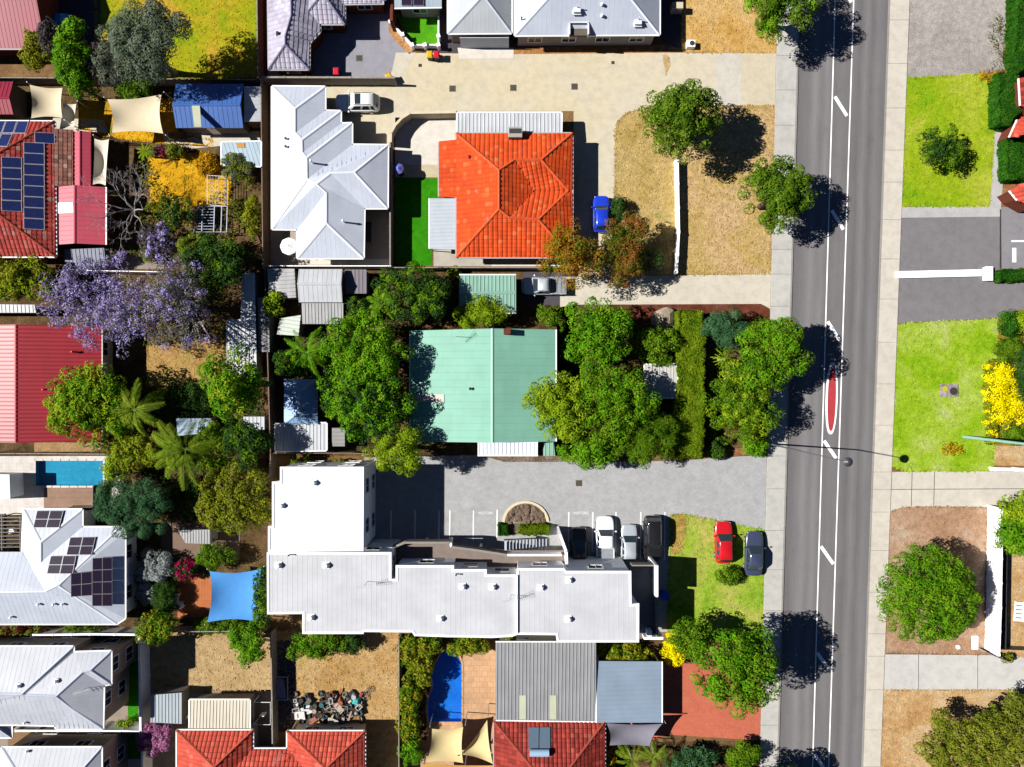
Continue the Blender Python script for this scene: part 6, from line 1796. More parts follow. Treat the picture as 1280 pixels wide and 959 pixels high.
for y in np.linspace(219, 256, 9): bar(W(259, y, 1.36), W(284, y + 2, 1.36), 0.014 if 219 < y < 256 else 0.05, M['steel'], 'wire' if 219 < y < 256 else 'rail')
for x, y in ((259, 219), (284, 223), (284, 256), (259, 256)):
    p = W(x, y, 1.35); b = MB(); b.box((p.x, p.y, 0.67), (0.07, 0.07, 1.34)); b.build('post', M['steel'], t)
for lab, x, y, rz in (('weathered timber pallet lying in the overgrown left yard', 297, 284, 0.05), ('timber pallet leaning in the dusty strip by the brown fence', 316, 300, 0.4)):
    p = W(x, y, .2); t = thing('pallet', lab, 'pallet', (p.x, p.y, 0.01), rz)
    for k in range(6): b = MB(); b.box((0, -0.55 + k * 0.22, 0.16), (1.3, 0.14, 0.03)); b.build('slat', M['timber'], t, local=True)
    for k in (-0.6, 0, 0.6): b = MB(); b.box((k, 0, 0.075), (0.09, 1.2, 0.13)); b.build('bearer', M['timber'], t, local=True)
t = thing('water_tank', 'teal plastic water trough in the dark corner of the left yard', 'trough', W(280, 309) + Vector((0, 0, .01)))
b = MB(); b.prism([(-1, -.35), (1, -.35), (1, .35), (-1, .35)], 0, 0.6, [[(-.92, -.27), (.92, -.27), (.92, .27), (-.92, .27)]]); b.build('shell', m_plain('teal_plastic', D('2a8a94'), 0.5), t, local=True)
b = MB(); b.box((0, 0, 0.4), (1.84, 0.54, 0.02)); b.build('water', M['glass'], t, local=True)
# blue tarp on a frame, top left court
t = thing('tarpaulin', 'small bright blue tarpaulin over a stack in the dark top-left court', 'tarpaulin', W(78, 28) + Vector((0, 0, .03)))
b = MB(); b.add([(-0.7, -0.9, 0.02), (0.6, -1.0, 0.02), (0.75, 0.9, 0.02), (-0.6, 0.9, 0.02), (-0.35, -0.55, 0.9), (0.35, -0.5, 0.8), (0.4, 0.5, 0.85), (-0.3, 0.55, 0.95)],
                [(4, 5, 6, 7), (0, 1, 5, 4), (1, 2, 6, 5), (2, 3, 7, 6), (3, 0, 4, 7)])
o = b.build('sheet', m_plain('tarp_blue', D('2aa4f0'), 0.5, var=0.1), t, local=True, bevel=0.1)
b = MB(); b.tube([(-0.72, -0.7, 0.5), (0, -0.78, 0.92), (0.7, -0.72, 0.5)], 0.015, 4); b.build('strap', M['dark'], t, local=True)

# trampoline-like framed bed in the shaded strip, scrap heap, bicycle
t = thing('cot_frame', 'white framed wire cot standing in the shaded strip by the timber fence', 'cot', W(352.5, 858) + Vector((0, 0, .03)))
m_cot = m_plain('cot_white', D('d8d4e8'), 0.5)
for a, c in (((-.8, -1.25), (.8, -1.25)), ((.8, -1.25), (.8, 1.25)), ((.8, 1.25), (-.8, 1.25)), ((-.8, 1.25), (-.8, -1.25))):
    b = MB(); b.tube([a + (0.55,), c + (0.55,)], 0.05, 6); b.build('rail', m_cot, t, local=True)
b = MB(); b.add([(-.6, -1.1, .5), (.6, -1.1, .5), (.45, .2, .42), (.3, 1.05, .5), (-.2, 1.1, .5), (-.55, .1, .4)], [(0, 1, 2, 3, 4, 5)]); b.build('cover', m_plain('cot_cloth', D('b8b0c8'), 0.9, var=0.25, scale=5), t, local=True)
for sx in (-.8, .8):
    for sy in (-1.25, 1.25): b = MB(); b.tube([(sx, sy, 0), (sx, sy, 0.55)], 0.035, 6); b.build('leg', m_cot, t, local=True)

rs = random.Random(42)
m_junk = [m_plain('junk_%d' % i, c, 0.7, var=0.2, scale=4) for i, c in enumerate([D('d8d4d0'), D('e8e6e4'), D('8a8078'), D('4a4440'), D('b8a898'), D('6a5a50'), D('30303a'), D('a85a40'), D('c4c8cc'), D('2e6a78'), D('585450'), D('d0c4b0')])]
junk_word = ['plank', 'tin sheet', 'crate', 'tyre', 'pipe', 'drum']
ORD = 'first second third fourth fifth sixth seventh eighth ninth tenth eleventh twelfth thirteenth fourteenth'.split()
ROW = ['top', 'second', 'third', 'fourth', 'fifth', 'bottom']
cells = [(x, y) for x in range(14) for y in range(6)]
for n, (ix, iy) in enumerate(cells):
    if rs.random() < 0.12: continue
    px = 372 + ix * 6.1 + rs.uniform(-2, 2); py = 868 + iy * 6.2 + rs.uniform(-2, 2)
    p = W(px, py); kind = rs.choice(['box', 'sheet', 'pipe', 'tyre', 'box', 'plank', 'box', 'drum'])
    m = rs.choice(m_junk); z = rs.uniform(0.02, 0.2)
    nm = dict(box='crate', sheet='tin_sheet', pipe='pipe', tyre='tyre', plank='plank', drum='drum')[kind]
    t = thing(nm, 'scrap ' + nm.replace('_', ' ') + ', ' + ORD[ix] + ' from the left in the ' + ROW[iy] + ' row of the junk heap', nm.replace('_', ' '), (p.x, p.y, 0.016), rs.uniform(0, 6.28), 'junk heap: ' + nm.replace('_', ' '))
    b = MB()
    if kind == 'box':
        s = (rs.uniform(.35, .8), rs.uniform(.3, .6), rs.uniform(.2, .6))
        b.prism([(-s[0] / 2, -s[1] / 2), (s[0] / 2, -s[1] / 2), (s[0] / 2, s[1] / 2), (-s[0] / 2, s[1] / 2)], 0, s[2], [[(-s[0] / 2 + .04, -s[1] / 2 + .04), (s[0] / 2 - .04, -s[1] / 2 + .04), (s[0] / 2 - .04, s[1] / 2 - .04), (-s[0] / 2 + .04, s[1] / 2 - .04)]])
        b.build('shell', m, t, local=True)
        b = MB(); b.box((0, 0, s[2] * .6), (s[0] - .09, s[1] - .09, .04)); b.build('contents', rs.choice(m_junk), t, local=True)
    elif kind == 'sheet':
        w, l = rs.uniform(.5, .9), rs.uniform(.9, 1.8); tl = rs.uniform(0, .35)
        pts = [];
        for k in range(9): pts.append((-w / 2 + w * k / 8, 0.03 * (k % 2)))
        vs = [(x, -l / 2, 0.35 + z_ - tl) for x, z_ in pts] + [(x, l / 2, 0.35 + z_ + tl * .6) for x, z_ in pts]
        b.add(vs, [(k, k + 1, k + 10, k + 9) for k in range(8)]); b.build('corrugation', m, t, local=True)
        b = MB(); b.box((0, 0, 0.17), (w * .5, .12, .34)); b.build('prop', M['timber'], t, local=True)
    elif kind == 'pipe':
        l = rs.uniform(.8, 2.0); b.tube([(-l / 2, 0, .12), (l / 2, 0, .3)], rs.uniform(.05, .1), 8); b.build('tube', m, t, local=True)
        b = MB(); b.tube([(l / 2 - .08, 0, .29), (l / 2, 0, .3)], .13, 8); b.build('flange', m, t, local=True)
    elif kind == 'tyre':
        rings = []
        for k in range(16):
            a = 2 * math.pi * k / 16; rings.append([((.26 + .09 * math.cos(c)) * math.cos(a), (.26 + .09 * math.cos(c)) * math.sin(a), .12 + .1 * math.sin(c)) for c in [2 * math.pi * j / 8 for j in range(8)]])
        b.v = [p_ for r_ in rings for p_ in r_]; b.f = [(i * 8 + j, ((i + 1) % 16) * 8 + j, ((i + 1) % 16) * 8 + (j + 1) % 8, i * 8 + (j + 1) % 8) for i in range(16) for j in range(8)]
        b.build('tread', M['rubber'], t, local=True, smooth=True)
        b = MB(); b.cyl((0, 0), .17, .06, .12, 12); b.build('hub', m, t, local=True)
    elif kind == 'plank':
        l = rs.uniform(.9, 2.0); b.box((0, 0, .1 + z), (l, .18, .05)); b.build('board', m, t, local=True)
        b = MB(); b.box((0, 0, (.075 + z) / 2), (.1, .14, .075 + z)); b.build('block', M['timber'], t, local=True)
    else:
        b.cyl((0, 0), .26, 0, .6, 14); b.build('barrel', m, t, local=True)
        for zz in (.2, .4): b = MB(); b.cyl((0, 0), .275, zz, zz + .03, 14); b.build('hoop', m, t, local=True)
t = thing('tarpaulin', 'turquoise tarpaulin bundle on the junk heap', 'tarpaulin', W(446, 874) + Vector((0, 0, .02)))
b = MB(); b.add([(-.7, -.5, 0), (.6, -.6, 0), (.7, .4, 0), (-.5, .6, 0), (-.3, -.2, .7), (.3, -.25, .8), (.3, .2, .7), (-.2, .25, .65)], [(4, 5, 6, 7), (0, 1, 5, 4), (1, 2, 6, 5), (2, 3, 7, 6), (3, 0, 4, 7)]); b.build('sheet', m_plain('tarp_turq', D('30b8b4'), 0.6, var=0.15), t, local=True, bevel=0.12)
b = MB(); b.tube([(-.6, 0, .35), (0, .02, .83), (.6, 0, .35)], .015, 4); b.build('strap', M['dark'], t, local=True)
# bicycle lying by the heap
t = thing('bicycle', 'old bicycle with a red cover lying at the end of the junk heap', 'bicycle', W(462, 866) + Vector((0, 0, .02)), 1.1)
def ring(mb, c, r, rr, tilt):
    n = 20; pts = []
    for k in range(n + 1):
        a = 2 * math.pi * k / n; pts.append((c[0] + r * math.cos(a), c[1] + r * math.sin(a), c[2] + r * math.sin(a) * tilt))
    mb.tube(pts, rr, 5, cap=False)
for cx in (-.52, .52):
    w = bpy.data.objects.new('wheel', None); COL.objects.link(w); w.parent = t
    b = MB(); ring(b, (cx, 0, .12), .33, .025, .25); b.build('tyre', M['rubber'], w, local=True)
    for k in range(8):
        a = math.pi * 2 * k / 8; b = MB(); b.tube([(cx, 0, .12), (cx + .31 * math.cos(a), .31 * math.sin(a), .12 + .08 * math.sin(a))], .008, 3); b.build('spoke', M['steel'], w, local=True)
for a, c in (((-.52, 0, .14), (-.1, .05, .16)), ((-.1, .05, .16), (.1, .5, .28)), ((-.1, .05, .16), (-.2, .55, .3)), ((-.2, .5, .28), (.4, .45, .27)), ((.52, 0, .14), (.38, .55, .3)), ((-.52, 0, .14), (-.2, .5, .28))):
    b = MB(); b.tube([a, c], .025, 5); b.build('frame_tube', m_plain('bike_grey', D('8f98a0'), 0.4), t, local=True)
b = MB(); b.box((-.22, .62, .33), (.28, .14, .07)); b.build('saddle', m_trim, t, local=True, bevel=.03)
b = MB(); b.tube([(.2, .68, .3), (.38, .6, .33), (.58, .7, .3)], .02, 5); b.build('handlebar', M['steel'], t, local=True)
b = MB(); b.box((-.5, .75, .2), (.5, .3, .25)); b.build('basket', m_plain('basket_red', D('c83040'), 0.7), t, local=True, bevel=.05)
t = thing('garden_chair', 'dark wire heap of dry branches and a chair beside the bushes', 'chair', W(460, 800) + Vector((0, 0, .02)), .6)
b = MB(); b.box((0, 0, .45), (.55, .55, .06)); b.build('seat', m_junk[4], t, local=True); b = MB(); b.box((-.27, 0, .75), (.05, .55, .6)); b.build('backrest', m_junk[4], t, local=True)
for sx in (-.24, .24):
    for sy in (-.24, .24): b = MB(); b.box((sx, sy, .21), (.05, .05, .42)); b.build('leg', m_junk[4], t, local=True)
t['label'] = 'pinkish old chair in the shade of the dense green bushes'
t = thing('ladder_frame', 'white clothes rack frame beside the timber fence at the lower left', 'clothes rack', W(330, 893) + Vector((0, 0, .02)))
for y in (878, 906):
    b = MB(); b.tube([W(317, y, 1.6), W(338, y, 1.6)], .03, 5); b.build('rail', M['white'], t)
for x in (317, 338):
    b = MB(); b.tube([W(x, 878, 1.6), W(x, 906, 1.6)], .02, 5); b.build('line', M['white'], t)
    for y in (878, 906): p = W(x, y, 1.6); b = MB(); b.tube([(p.x, p.y, 0), p], .03, 5); b.build('post', M['white'], t)
b = MB(); b.box(W(329, 893, 1.2), (.5, .06, .9)); b.build('towel', M['white'], t)
# blue pool-side bin and balcony things by the apartments
t = thing('recycling_drum', 'bright blue drum in the shade beside the apartment balcony', 'drum', W(829, 742) + Vector((0, 0, .03)))
b = MB(); b.cyl((0, 0), .45, 0, 1.0, 18); b.build('barrel', m_plain('drum_blue', D('2a50e8'), 0.5), t, local=True); b = MB(); b.cyl((0, 0), .48, 1.0, 1.06, 18); b.build('lid', m_plain('drum_blue', D('2a50e8'), 0.5), t, local=True)
# big boulders in the mulch bed
m_rock = m_plain('boulder', D('b8a894'), 0.95, 0.1, var=0.3, scale=3)
def boulder(label, px, py, r, seed, mat=m_rock, group=None, name='boulder', parent=None):
    rr = random.Random(seed); p = W(px, py, r * .4)
    bm = bmesh.new(); bmesh.ops.create_icosphere(bm, subdivisions=2, radius=r)
    for v in bm.verts:
        k = 1 + rr.uniform(-.18, .12); v.co = Vector((v.co.x * k * 1.15, v.co.y * k, max(v.co.z * k * .65, -r * .2)))
    me = bpy.data.meshes.new(name); bm.to_mesh(me); bm.free(); me.materials.append(mat)
    o = bpy.data.objects.new(name, me); COL.objects.link(o); o.location = (p.x, p.y, r * .22); o.rotation_euler = (0, 0, rr.uniform(0, 6))
    if parent is not None:
        o.parent = parent; o.location = o.location - parent.location; return o
    return tag(o, label, 'rock', group)
boulder('large pale boulder in the red mulch bed', 829, 399, 1.35, 1)
boulder('smaller pale boulder right of the large one by the hedge', 842, 405, .7, 2, group=None)
boulder('low boulder left of the large one in the mulch bed', 819, 408, .6, 3)
# round rubble garden bed in the car park with its cream kerb
t = thing('planter_bed', 'half round rubble garden bed with a cream kerb in the car park', 'garden bed', W(656, 650) + Vector((0, 0, 0)))
arc = [(657 + 29.5 * math.cos(a), 654 - 28 * math.sin(a)) for a in np.linspace(R(5), R(178), 22)]
arci = [(657 + 26 * math.cos(a), 654 - 25 * math.sin(a)) for a in np.linspace(R(5), R(178), 22)]
for i in range(len(arc) - 1):
    b = MB(); b.prism(wp([arc[i], arc[i + 1], arci[i + 1], arci[i]]), 0, .16); b.build('kerb_stone', M['cream'], t, bevel=.01)
b = MB(); b.prism(wp(arci + [(629, 668), (684, 668)]), 0, .08); b.build('soil', mg_rock, t)
for k in range(70):
    x, y = rs.uniform(632, 681), rs.uniform(632, 655)
    if (x - 657) ** 2 / 24 ** 2 + (y - 654) ** 2 / 23 ** 2 < 1: boulder('brown rubble stone in the half round garden bed', x, y, rs.uniform(.14, .34), k + 50, m_plain('rubble', D('7c6a5c'), .95, .1, var=.35, scale=4), None, 'stone', t)
# little letterbox structures at the sandy yard, right edge
t = thing('pallet_stack', 'white painted pallet lying in the sandy yard behind the white wall', 'pallet', W(1273, 764) + Vector((0, 0, .03)), 1.5)
for k in range(5): b = MB(); b.box((-.9 + k * .45, 0, .16), (.3, 1.1, .04)); b.build('slat', M['white'], t, local=True)
for k in (-.45, .45): b = MB(); b.box((0, k, .07), (2.2, .1, .13)); b.build('bearer', M['white'], t, local=True)
t = thing('paving_stack', 'white board lying on the bare lot left of the white wall', 'board', W(1218, 803) + Vector((0, 0, .03)))
b = MB(); b.box((0, 0, .05), (.7, 1.5, .06)); b.build('board', M['white'], t, local=True); b = MB(); b.box((0, 0, .01), (.5, .1, .04)); b.build('batten', M['timber'], t, local=True)
boulder('pale stone on the bare brown lot near the big dense tree', 1198, 809, .25, 77, M['white'])
# ================================================================== PLANTS
def C(hexs, k=1.0):
    r, g_, b_ = lin(hexs); s = 0.52 * k
    return (r * s, g_ * s, b_ * s, 1)
LEAF = dict(
    green=m_leaf('leaf_green', [C('305608'), C('527c10'), C('78a018'), C('a0b830')]),
    street=m_leaf('leaf_street', [C('2e520c'), C('507814'), C('76981e'), C('9cb43c')]),
    lime=m_leaf('leaf_lime', [C('547c0a'), C('82a812'), C('a8c420'), C('c8d844')]),
    bright=m_leaf('leaf_bright', [C('367008'), C('58980e'), C('7eb418'), C('a8cc30')]),
    dark=m_leaf('leaf_dark', [C('1c3810'), C('305420'), C('466c28'), C('6a8c34')]),
    olive=m_leaf('leaf_olive', [C('5a6a10'), C('808c18'), C('a4a822'), C('c4c63a')]),
    grey=m_leaf('leaf_greygum', [C('4a5a3c'), C('68785a'), C('84927a'), C('a2ac98')]),
    bluegreen=m_leaf('leaf_bluegreen', [C('24482c'), C('3c6840'), C('588858'), C('82a878')]),
    dusk=m_leaf('leaf_dusk', [C('40363a'), C('5c5056'), C('766a70'), C('6a7048')]),
    yellow=m_leaf('leaf_yellow', [C('d0b800', 1.2), C('f4e000', 1.3), C('fff200', 1.4), C('fffa40', 1.4)], 0.3),
    orange=m_leaf('leaf_orange', [C('4f7414'), C('86901e'), C('b87c1e'), C('e08a28')], clump=0.8),
    russet=m_leaf('leaf_russet', [C('3c6414'), C('5e7c1a'), C('a0622c'), C('d4744a')], clump=0.8),
    croton=m_leaf('leaf_croton', [C('3c5c10'), C('70881a'), C('b4ac24'), C('dcc840')], clump=2.0),
    purple=m_leaf('leaf_jacaranda', [C('8878b8', 1.3), C('a494d6', 1.45), C('baacec', 1.5), C('d4ccf6', 1.5)], 0.35),
    jacgreen=m_leaf('leaf_jacaranda_green', [C('566438'), C('848466'), C('a49aa0'), C('b4a4c4')]),
    pink=m_leaf('leaf_pink', [C('7a4060', 1.2), C('a8608c', 1.3), C('cc8ab4', 1.4), C('e8b8d4', 1.4)]),
    magenta=m_leaf('leaf_magenta', [C('7a1038'), C('b01c50'), C('d83070'), C('4a6a1c')]),
    silver=m_leaf('leaf_silver', [C('8a9490'), C('aab4b2'), C('c4ccca'), C('dce2e0')]),
    bronze=m_leaf('leaf_bronze', [C('5c2c1c'), C('84442c'), C('a05c3c'), C('7a7030')]),
    dryolive=m_leaf('leaf_dryolive', [C('4c5c14'), C('70801c'), C('94983a'), C('b0a468')]),
    hedge=m_leaf('leaf_hedge', [C('456a08'), C('66880e'), C('88a218'), C('a8b62c')]),
    hedgedark=m_leaf('leaf_hedge_dark', [C('1e4a10'), C('2c6414'), C('407c1a'), C('5c9424')]),
    palm=m_leaf('leaf_palm', [C('4a6a10'), C('6e9018'), C('94ac28'), C('b4c04a')]),
    gold=m_leaf('leaf_gold', [C('b07a08'), C('d89c10'), C('f0b81c'), C('c8a020')]),
)

def unit(a): return a / np.maximum(np.linalg.norm(a, axis=-1, keepdims=True), 1e-9)

def leaf_quads(rng, P, N, l, w, var=0.35, droop=0.0):
    """diamond leaves at P, facing N"""
    n = len(P)
    a = unit(rng.normal(size=(n, 3)))
    u = unit(np.cross(N, a)); v = np.cross(N, u)
    ll = l * (1 + rng.uniform(-var, var, (n, 1))) / 2; ww = w * (1 + rng.uniform(-var, var, (n, 1))) / 2
    Q = np.empty((n, 4, 3))
    Q[:, 0] = P - u * ll; Q[:, 1] = P + v * ww; Q[:, 2] = P + u * ll; Q[:, 3] = P - v * ww
    if droop: Q[:, 2, 2] -= droop * ll[:, 0]; Q[:, 0, 2] -= droop * ll[:, 0] * .5
    return Q

def crown_points(rng, rx, ry, rz, rc, n_leaf, lobes=0.14, gap=0.0, low=-0.25, boughs=None):
    """clump centres in an uneven dome, then leaves over each clump's upper side"""
    vol = max(rx * ry, 0.2)
    nc = max(7, int(4.8 * rx * ry / (rc * rc) * (1 - gap)) + 4)
    ph = rng.uniform(0, 6.28, 4)
    # the crown is several overlapping boughs of different height, each a small dome of clumps
    big = min(rx, ry)
    K = 1 if big < 1.3 or boughs == 'dome' else int(min(11, 4 + big * 1.3))
    if K == 1:
        sub = np.zeros((1, 3)); sr = np.array([[1.0, 1.0, 1.0]])
    else:
        a0 = rng.uniform(0, 6.28); ks = np.arange(K)
        rr_ = np.where(ks < max(1, K // 4), rng.uniform(0, .25, K), rng.uniform(.48, .68, K))
        aa_ = a0 + ks * 2 * np.pi / max(1, K - K // 4) + rng.uniform(-.3, .3, K)
        sub = np.stack([rr_ * np.cos(aa_), rr_ * np.sin(aa_), (1 - rr_ ** 2) * rng.uniform(.25, .7, K) - .12], 1)
        q_ = rng.uniform(.34, .5, K) * (1 + lobes)
        if boughs == 'tight': q_ = q_ * 1.3; sub[:, :2] *= .78
        sr = np.stack([q_, q_, q_ * rng.uniform(.8, 1.1, K)], 1)
    wk = (sr[:, 0] ** 2); ki = rng.choice(K, nc, p=wk / wk.sum())
    az = rng.uniform(0, 2 * np.pi, nc)
    rho = np.sqrt(rng.uniform(0, 1, nc))
    top = np.sqrt(np.maximum(1 - rho ** 2, 0))
    z = np.where(rng.uniform(size=nc) < 0.75, top * rng.uniform(.7, 1.05, nc), rng.uniform(low, 1.0, nc) * top)
    lob = 1 + lobes * .5 * np.sin(3 * az + ph[0]) + rng.uniform(-lobes, lobes, nc)
    loc = np.stack([rho * np.cos(az) * lob, rho * np.sin(az) * lob, z], 1) * sr[ki] + sub[ki]
    c = loc * np.array([rx - rc * .15, ry - rc * .15, rz])
    cr = rc * rng.uniform(0.7, 1.3, nc)
    wgt = cr ** 2; wgt /= wgt.sum()
    k = rng.choice(nc, n_leaf, p=wgt)
    zz = rng.uniform(-0.45, 1.0, n_leaf); aa = rng.uniform(0, 2 * np.pi, n_leaf); ss = np.sqrt(1 - zz * zz)
    dl = np.stack([ss * np.cos(aa), ss * np.sin(aa), zz], 1)
    P = c[k] + dl * (cr[k] * rng.uniform(0.82, 1.05, n_leaf))[:, None]
    N = unit(dl * 1.0 + np.array([0, 0, 0.22]) + rng.normal(size=(n_leaf, 3)) * 0.27)
    return c, cr, P, N

def trunk_parts(t, rng, base_h, c, hc, r, bark, limbs=5):
    b = MB(); wob = rng.uniform(-.12, .12, (4, 2))
    path = [(0, 0, -0.05)] + [(wob[i, 0], wob[i, 1], base_h * (i + 1) / 3) for i in range(3)]
    b.tube(path, [r * 1.3, r, r * 0.85, r * 0.7], 8); b.build('trunk', bark, t, smooth=True, local=True)
    top = Vector(path[-1])
    idx = rng.permutation(len(c))[:limbs]
    for i in idx:
        e = Vector(c[i]) + Vector((0, 0, hc)); m_ = top.lerp(e, .5) + Vector((0, 0, -.25))
        b = MB(); b.tube([Vector(path[2]), m_, e], [r * .55, r * .35, r * .12], 5); b.build('limb', bark, t, smooth=True, local=True)

TOTAL_LEAVES = [0]
def tree(label, px, py, rx, ry, h, pal, cat='tree', name='tree', group=None, rc=0.75, leaf=(0.26, 0.14), dens=6.6, flat=0.62, gap=0.0, seed=0, lobes=0.11, bark='bark', low=-0.25, droop=0.0, second=None, limbs=5, boughs=None):
    """px,py: middle of the crown in the photo; rx,ry: its half size in pixels"""
    rng = np.random.default_rng(seed * 977 + int(px * 13 + py * 7))
    hc = h * (0.60 if h > 2.5 else 0.45)
    p = W(px, py, hc); k = (H - hc) / H / S
    RX, RY = rx * k, ry * k; RZ = min(h - hc, max(RX, RY) * 1.2)
    RZ = max(RZ, 0.3)
    rc = min(rc, min(RX, RY) * 0.55)
    n = int(dens * math.pi * RX * RY / (leaf[0] * leaf[1] * 0.5) * (1 - gap * .4)); n = max(200, min(n, 30000))
    c, cr, P, N = crown_points(rng, RX, RY, RZ, rc, n, lobes, gap, low, boughs)
    P[:, 2] += hc; P[:, 2] = np.maximum(P[:, 2], 0.06)
    t = thing(name, label, cat, (p.x, p.y, 0), 0, group)
    Q = leaf_quads(rng, P, N, leaf[0], leaf[1], droop=droop)
    TOTAL_LEAVES[0] += n
    if second:
        f = rng.uniform(size=len(c)); 
        sel = rng.uniform(size=n) < second[1] * 0.4
        # whole clumps in the second colour
        k2 = np.argmin(((P[:, None, :2] - c[None, :, :2]) ** 2).sum(-1), 1) if len(c) * n < 4e6 else rng.integers(0, len(c), n)
        sel = (f[k2] < second[1])
        quads_object('crown', Q[~sel], LEAF[pal], t)
        if sel.any(): quads_object('blossom' if second[0] in ('purple', 'magenta', 'pink', 'yellow') else 'young_leaves', Q[sel], LEAF[second[0]], t)
    else:
        quads_object('crown', Q, LEAF[pal], t)
    r = max(0.05, min(0.32, 0.035 * h + 0.02 * max(RX, RY)))
    trunk_parts(t, rng, hc * (0.75 if h > 2.5 else 0.8), c, hc, r, M[bark], limbs)
    return t

def shrub(label, px, py, rx, ry, h, pal, **kw):
    kw.setdefault('rc', 0.45); kw.setdefault('leaf', (0.2, 0.12)); kw.setdefault('cat', 'shrub'); kw.setdefault('name', 'shrub'); kw.setdefault('limbs', 3); kw.setdefault('low', -0.05)
    return tree(label, px, py, rx, ry, h, pal, **kw)

def hedge(label, pts, h, pal, rnd=0.25, dens=3.2, leaf=(0.16, 0.10), seed=0, name='hedge'):
    """pts: outline pixels at the top of the hedge"""
    rng = np.random.default_rng(seed + int(pts[0][0]))
    dense = []
    for i in range(len(pts)):
        a, b_ = Vector(pts[i]), Vector(pts[(i + 1) % len(pts)]); k = max(1, int((b_ - a).length / 7))
        for j in range(k): dense.append(tuple(a.lerp(b_, j / k) + Vector((rng.uniform(-1.6, 1.6), rng.uniform(-1.6, 1.6)))))
    pts = dense
    q = [W(x, y, h) for x, y in pts]; c = sum(q, Vector()) / len(q)
    t = thing(name, label, 'hedge', (c.x, c.y, 0))
    loc = [(p.x - c.x, p.y - c.y) for p in q]
    xs = [p[0] for p in loc]; ys = [p[1] for p in loc]
    A = abs(sum(loc[i][0] * loc[(i + 1) % len(loc)][1] - loc[(i + 1) % len(loc)][0] * loc[i][1] for i in range(len(loc)))) / 2
    n = int(dens * A / (leaf[0] * leaf[1] * .5))
    P = []; N = []
    polyv = [Vector((x, y, 0)) for x, y in loc]
    while len(P) < n:
        x, y = rng.uniform(min(xs), max(xs)), rng.uniform(min(ys), max(ys))
        if not point_in(x, y, polyv): continue
        P.append((x, y, h - 0.12 + 0.22 * math.sin(x * 3.1 + y * 1.7) * math.sin(y * 2.3 - x) * .6 + rng.uniform(-.16, .06))); N.append(unit(np.array([rng.normal() * .5, rng.normal() * .5, 1.0])))
    per = 0
    for i in range(len(loc)):
        a, b_ = Vector(loc[i]), Vector(loc[(i + 1) % len(loc)]); L = (b_ - a).length
        m = int(L * h * dens / (leaf[0] * leaf[1] * .5)); e = (b_ - a) / L; nn = Vector((e.y, -e.x))
        area = sum(loc[j][0] * loc[(j + 1) % len(loc)][1] - loc[(j + 1) % len(loc)][0] * loc[j][1] for j in range(len(loc)))
        if area < 0: nn = -nn
        for k in range(m):
            s = rng.uniform(); z = rng.uniform(0.05, h); q_ = a.lerp(b_, s) + nn * (0.08 * math.sin(s * L * 4 + z * 3) + rng.uniform(-.12, .08))
            P.append((q_.x, q_.y, z)); N.append(unit(np.array([nn.x + rng.normal() * .4, nn.y + rng.normal() * .4, .3 + rng.normal() * .4])))
    Q = leaf_quads(rng, np.array(P), np.array(N), *leaf)
    quads_object('foliage', Q, LEAF[pal], t)
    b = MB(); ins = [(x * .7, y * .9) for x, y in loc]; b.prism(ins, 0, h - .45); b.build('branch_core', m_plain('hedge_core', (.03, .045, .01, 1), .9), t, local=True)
    return t

def frond_mesh(name, L, nl, ll, lw, rise, fall, seed, pal, fold=0.5):
    rng = np.random.default_rng(seed); Q = []
    def pt(u): return np.array([L * u * (1 - .12 * u), 0, rise * math.sin(min(u * 1.6, 1.57)) - fall * u * u])
    for k in range(nl):
        u = 0.12 + 0.86 * k / (nl - 1)
        p = pt(u); tg = unit(pt(min(u + .03, 1)) - pt(u - .03))
        s = ll * (math.sin(math.pi * (0.12 + 0.8 * u)) ** .6) * rng.uniform(.85, 1.1)
        for sd_ in (1, -1):
            d = unit(tg * 0.75 + np.array([0, sd_, -fold * rng.uniform(.5, 1.2)]))
            w = np.cross(d, np.array([0, 0, 1])); w = unit(w) * lw / 2
            e = p + d * s; mid = p + d * s * .45
            Q.append([p, mid + w, e, mid - w])
    # rachis strip
    for k in range(6):
        a, b_ = pt(k / 6), pt((k + 1) / 6); w = np.array([0, 0.03, 0]); Q.append([a - w, a + w, b_ + w, b_ - w])
    o = quads_object(name, np.array(Q), LEAF[pal]); return o
FROND = {}
def palm(label, px, py, r, h, pal='palm', nf=16, wind=None, seed=0, cat='palm', name='palm_tree', nl=22, lw=0.07, ll=0.7, trunk=True, rise=.5, fall=1.3):
    rr = random.Random(seed + int(px)); p = W(px, py, h); L = r / S * (H - h) / H
    t = thing(name, label, cat, (p.x, p.y, 0))
    key = (pal, round(L, 1), nl, ll)
    if key not in FROND:
        base = frond_mesh('frond', L, nl, ll, lw, rise * L / 3, fall * L / 3, 3, pal); FROND[key] = base.data
        bpy.data.objects.remove(base)
    for k in range(nf):
        o = bpy.data.objects.new('frond', FROND[key]); COL.objects.link(o); o.parent = t
        a = 2 * math.pi * k / nf + rr.uniform(-.2, .2)
        if wind is not None:
            a = a + .75 * math.sin(wind - a)
        o.location = (0, 0, h + rr.uniform(-.1, .1)); o.rotation_euler = (rr.uniform(-.3, .3), rr.uniform(-.45, .35), a)
        s = rr.uniform(.8, 1.1); o.scale = (s, s, s)
    b = MB(); b.tube([(0, 0, -.05), (.05, 0, h * .5), (0, 0, h + .05)], [.2 if h > 2 else .12, .15 if h > 2 else .1, .13 if h > 2 else .09], 8); b.build('trunk', M['greybark'], t, smooth=True, local=True)
    return t

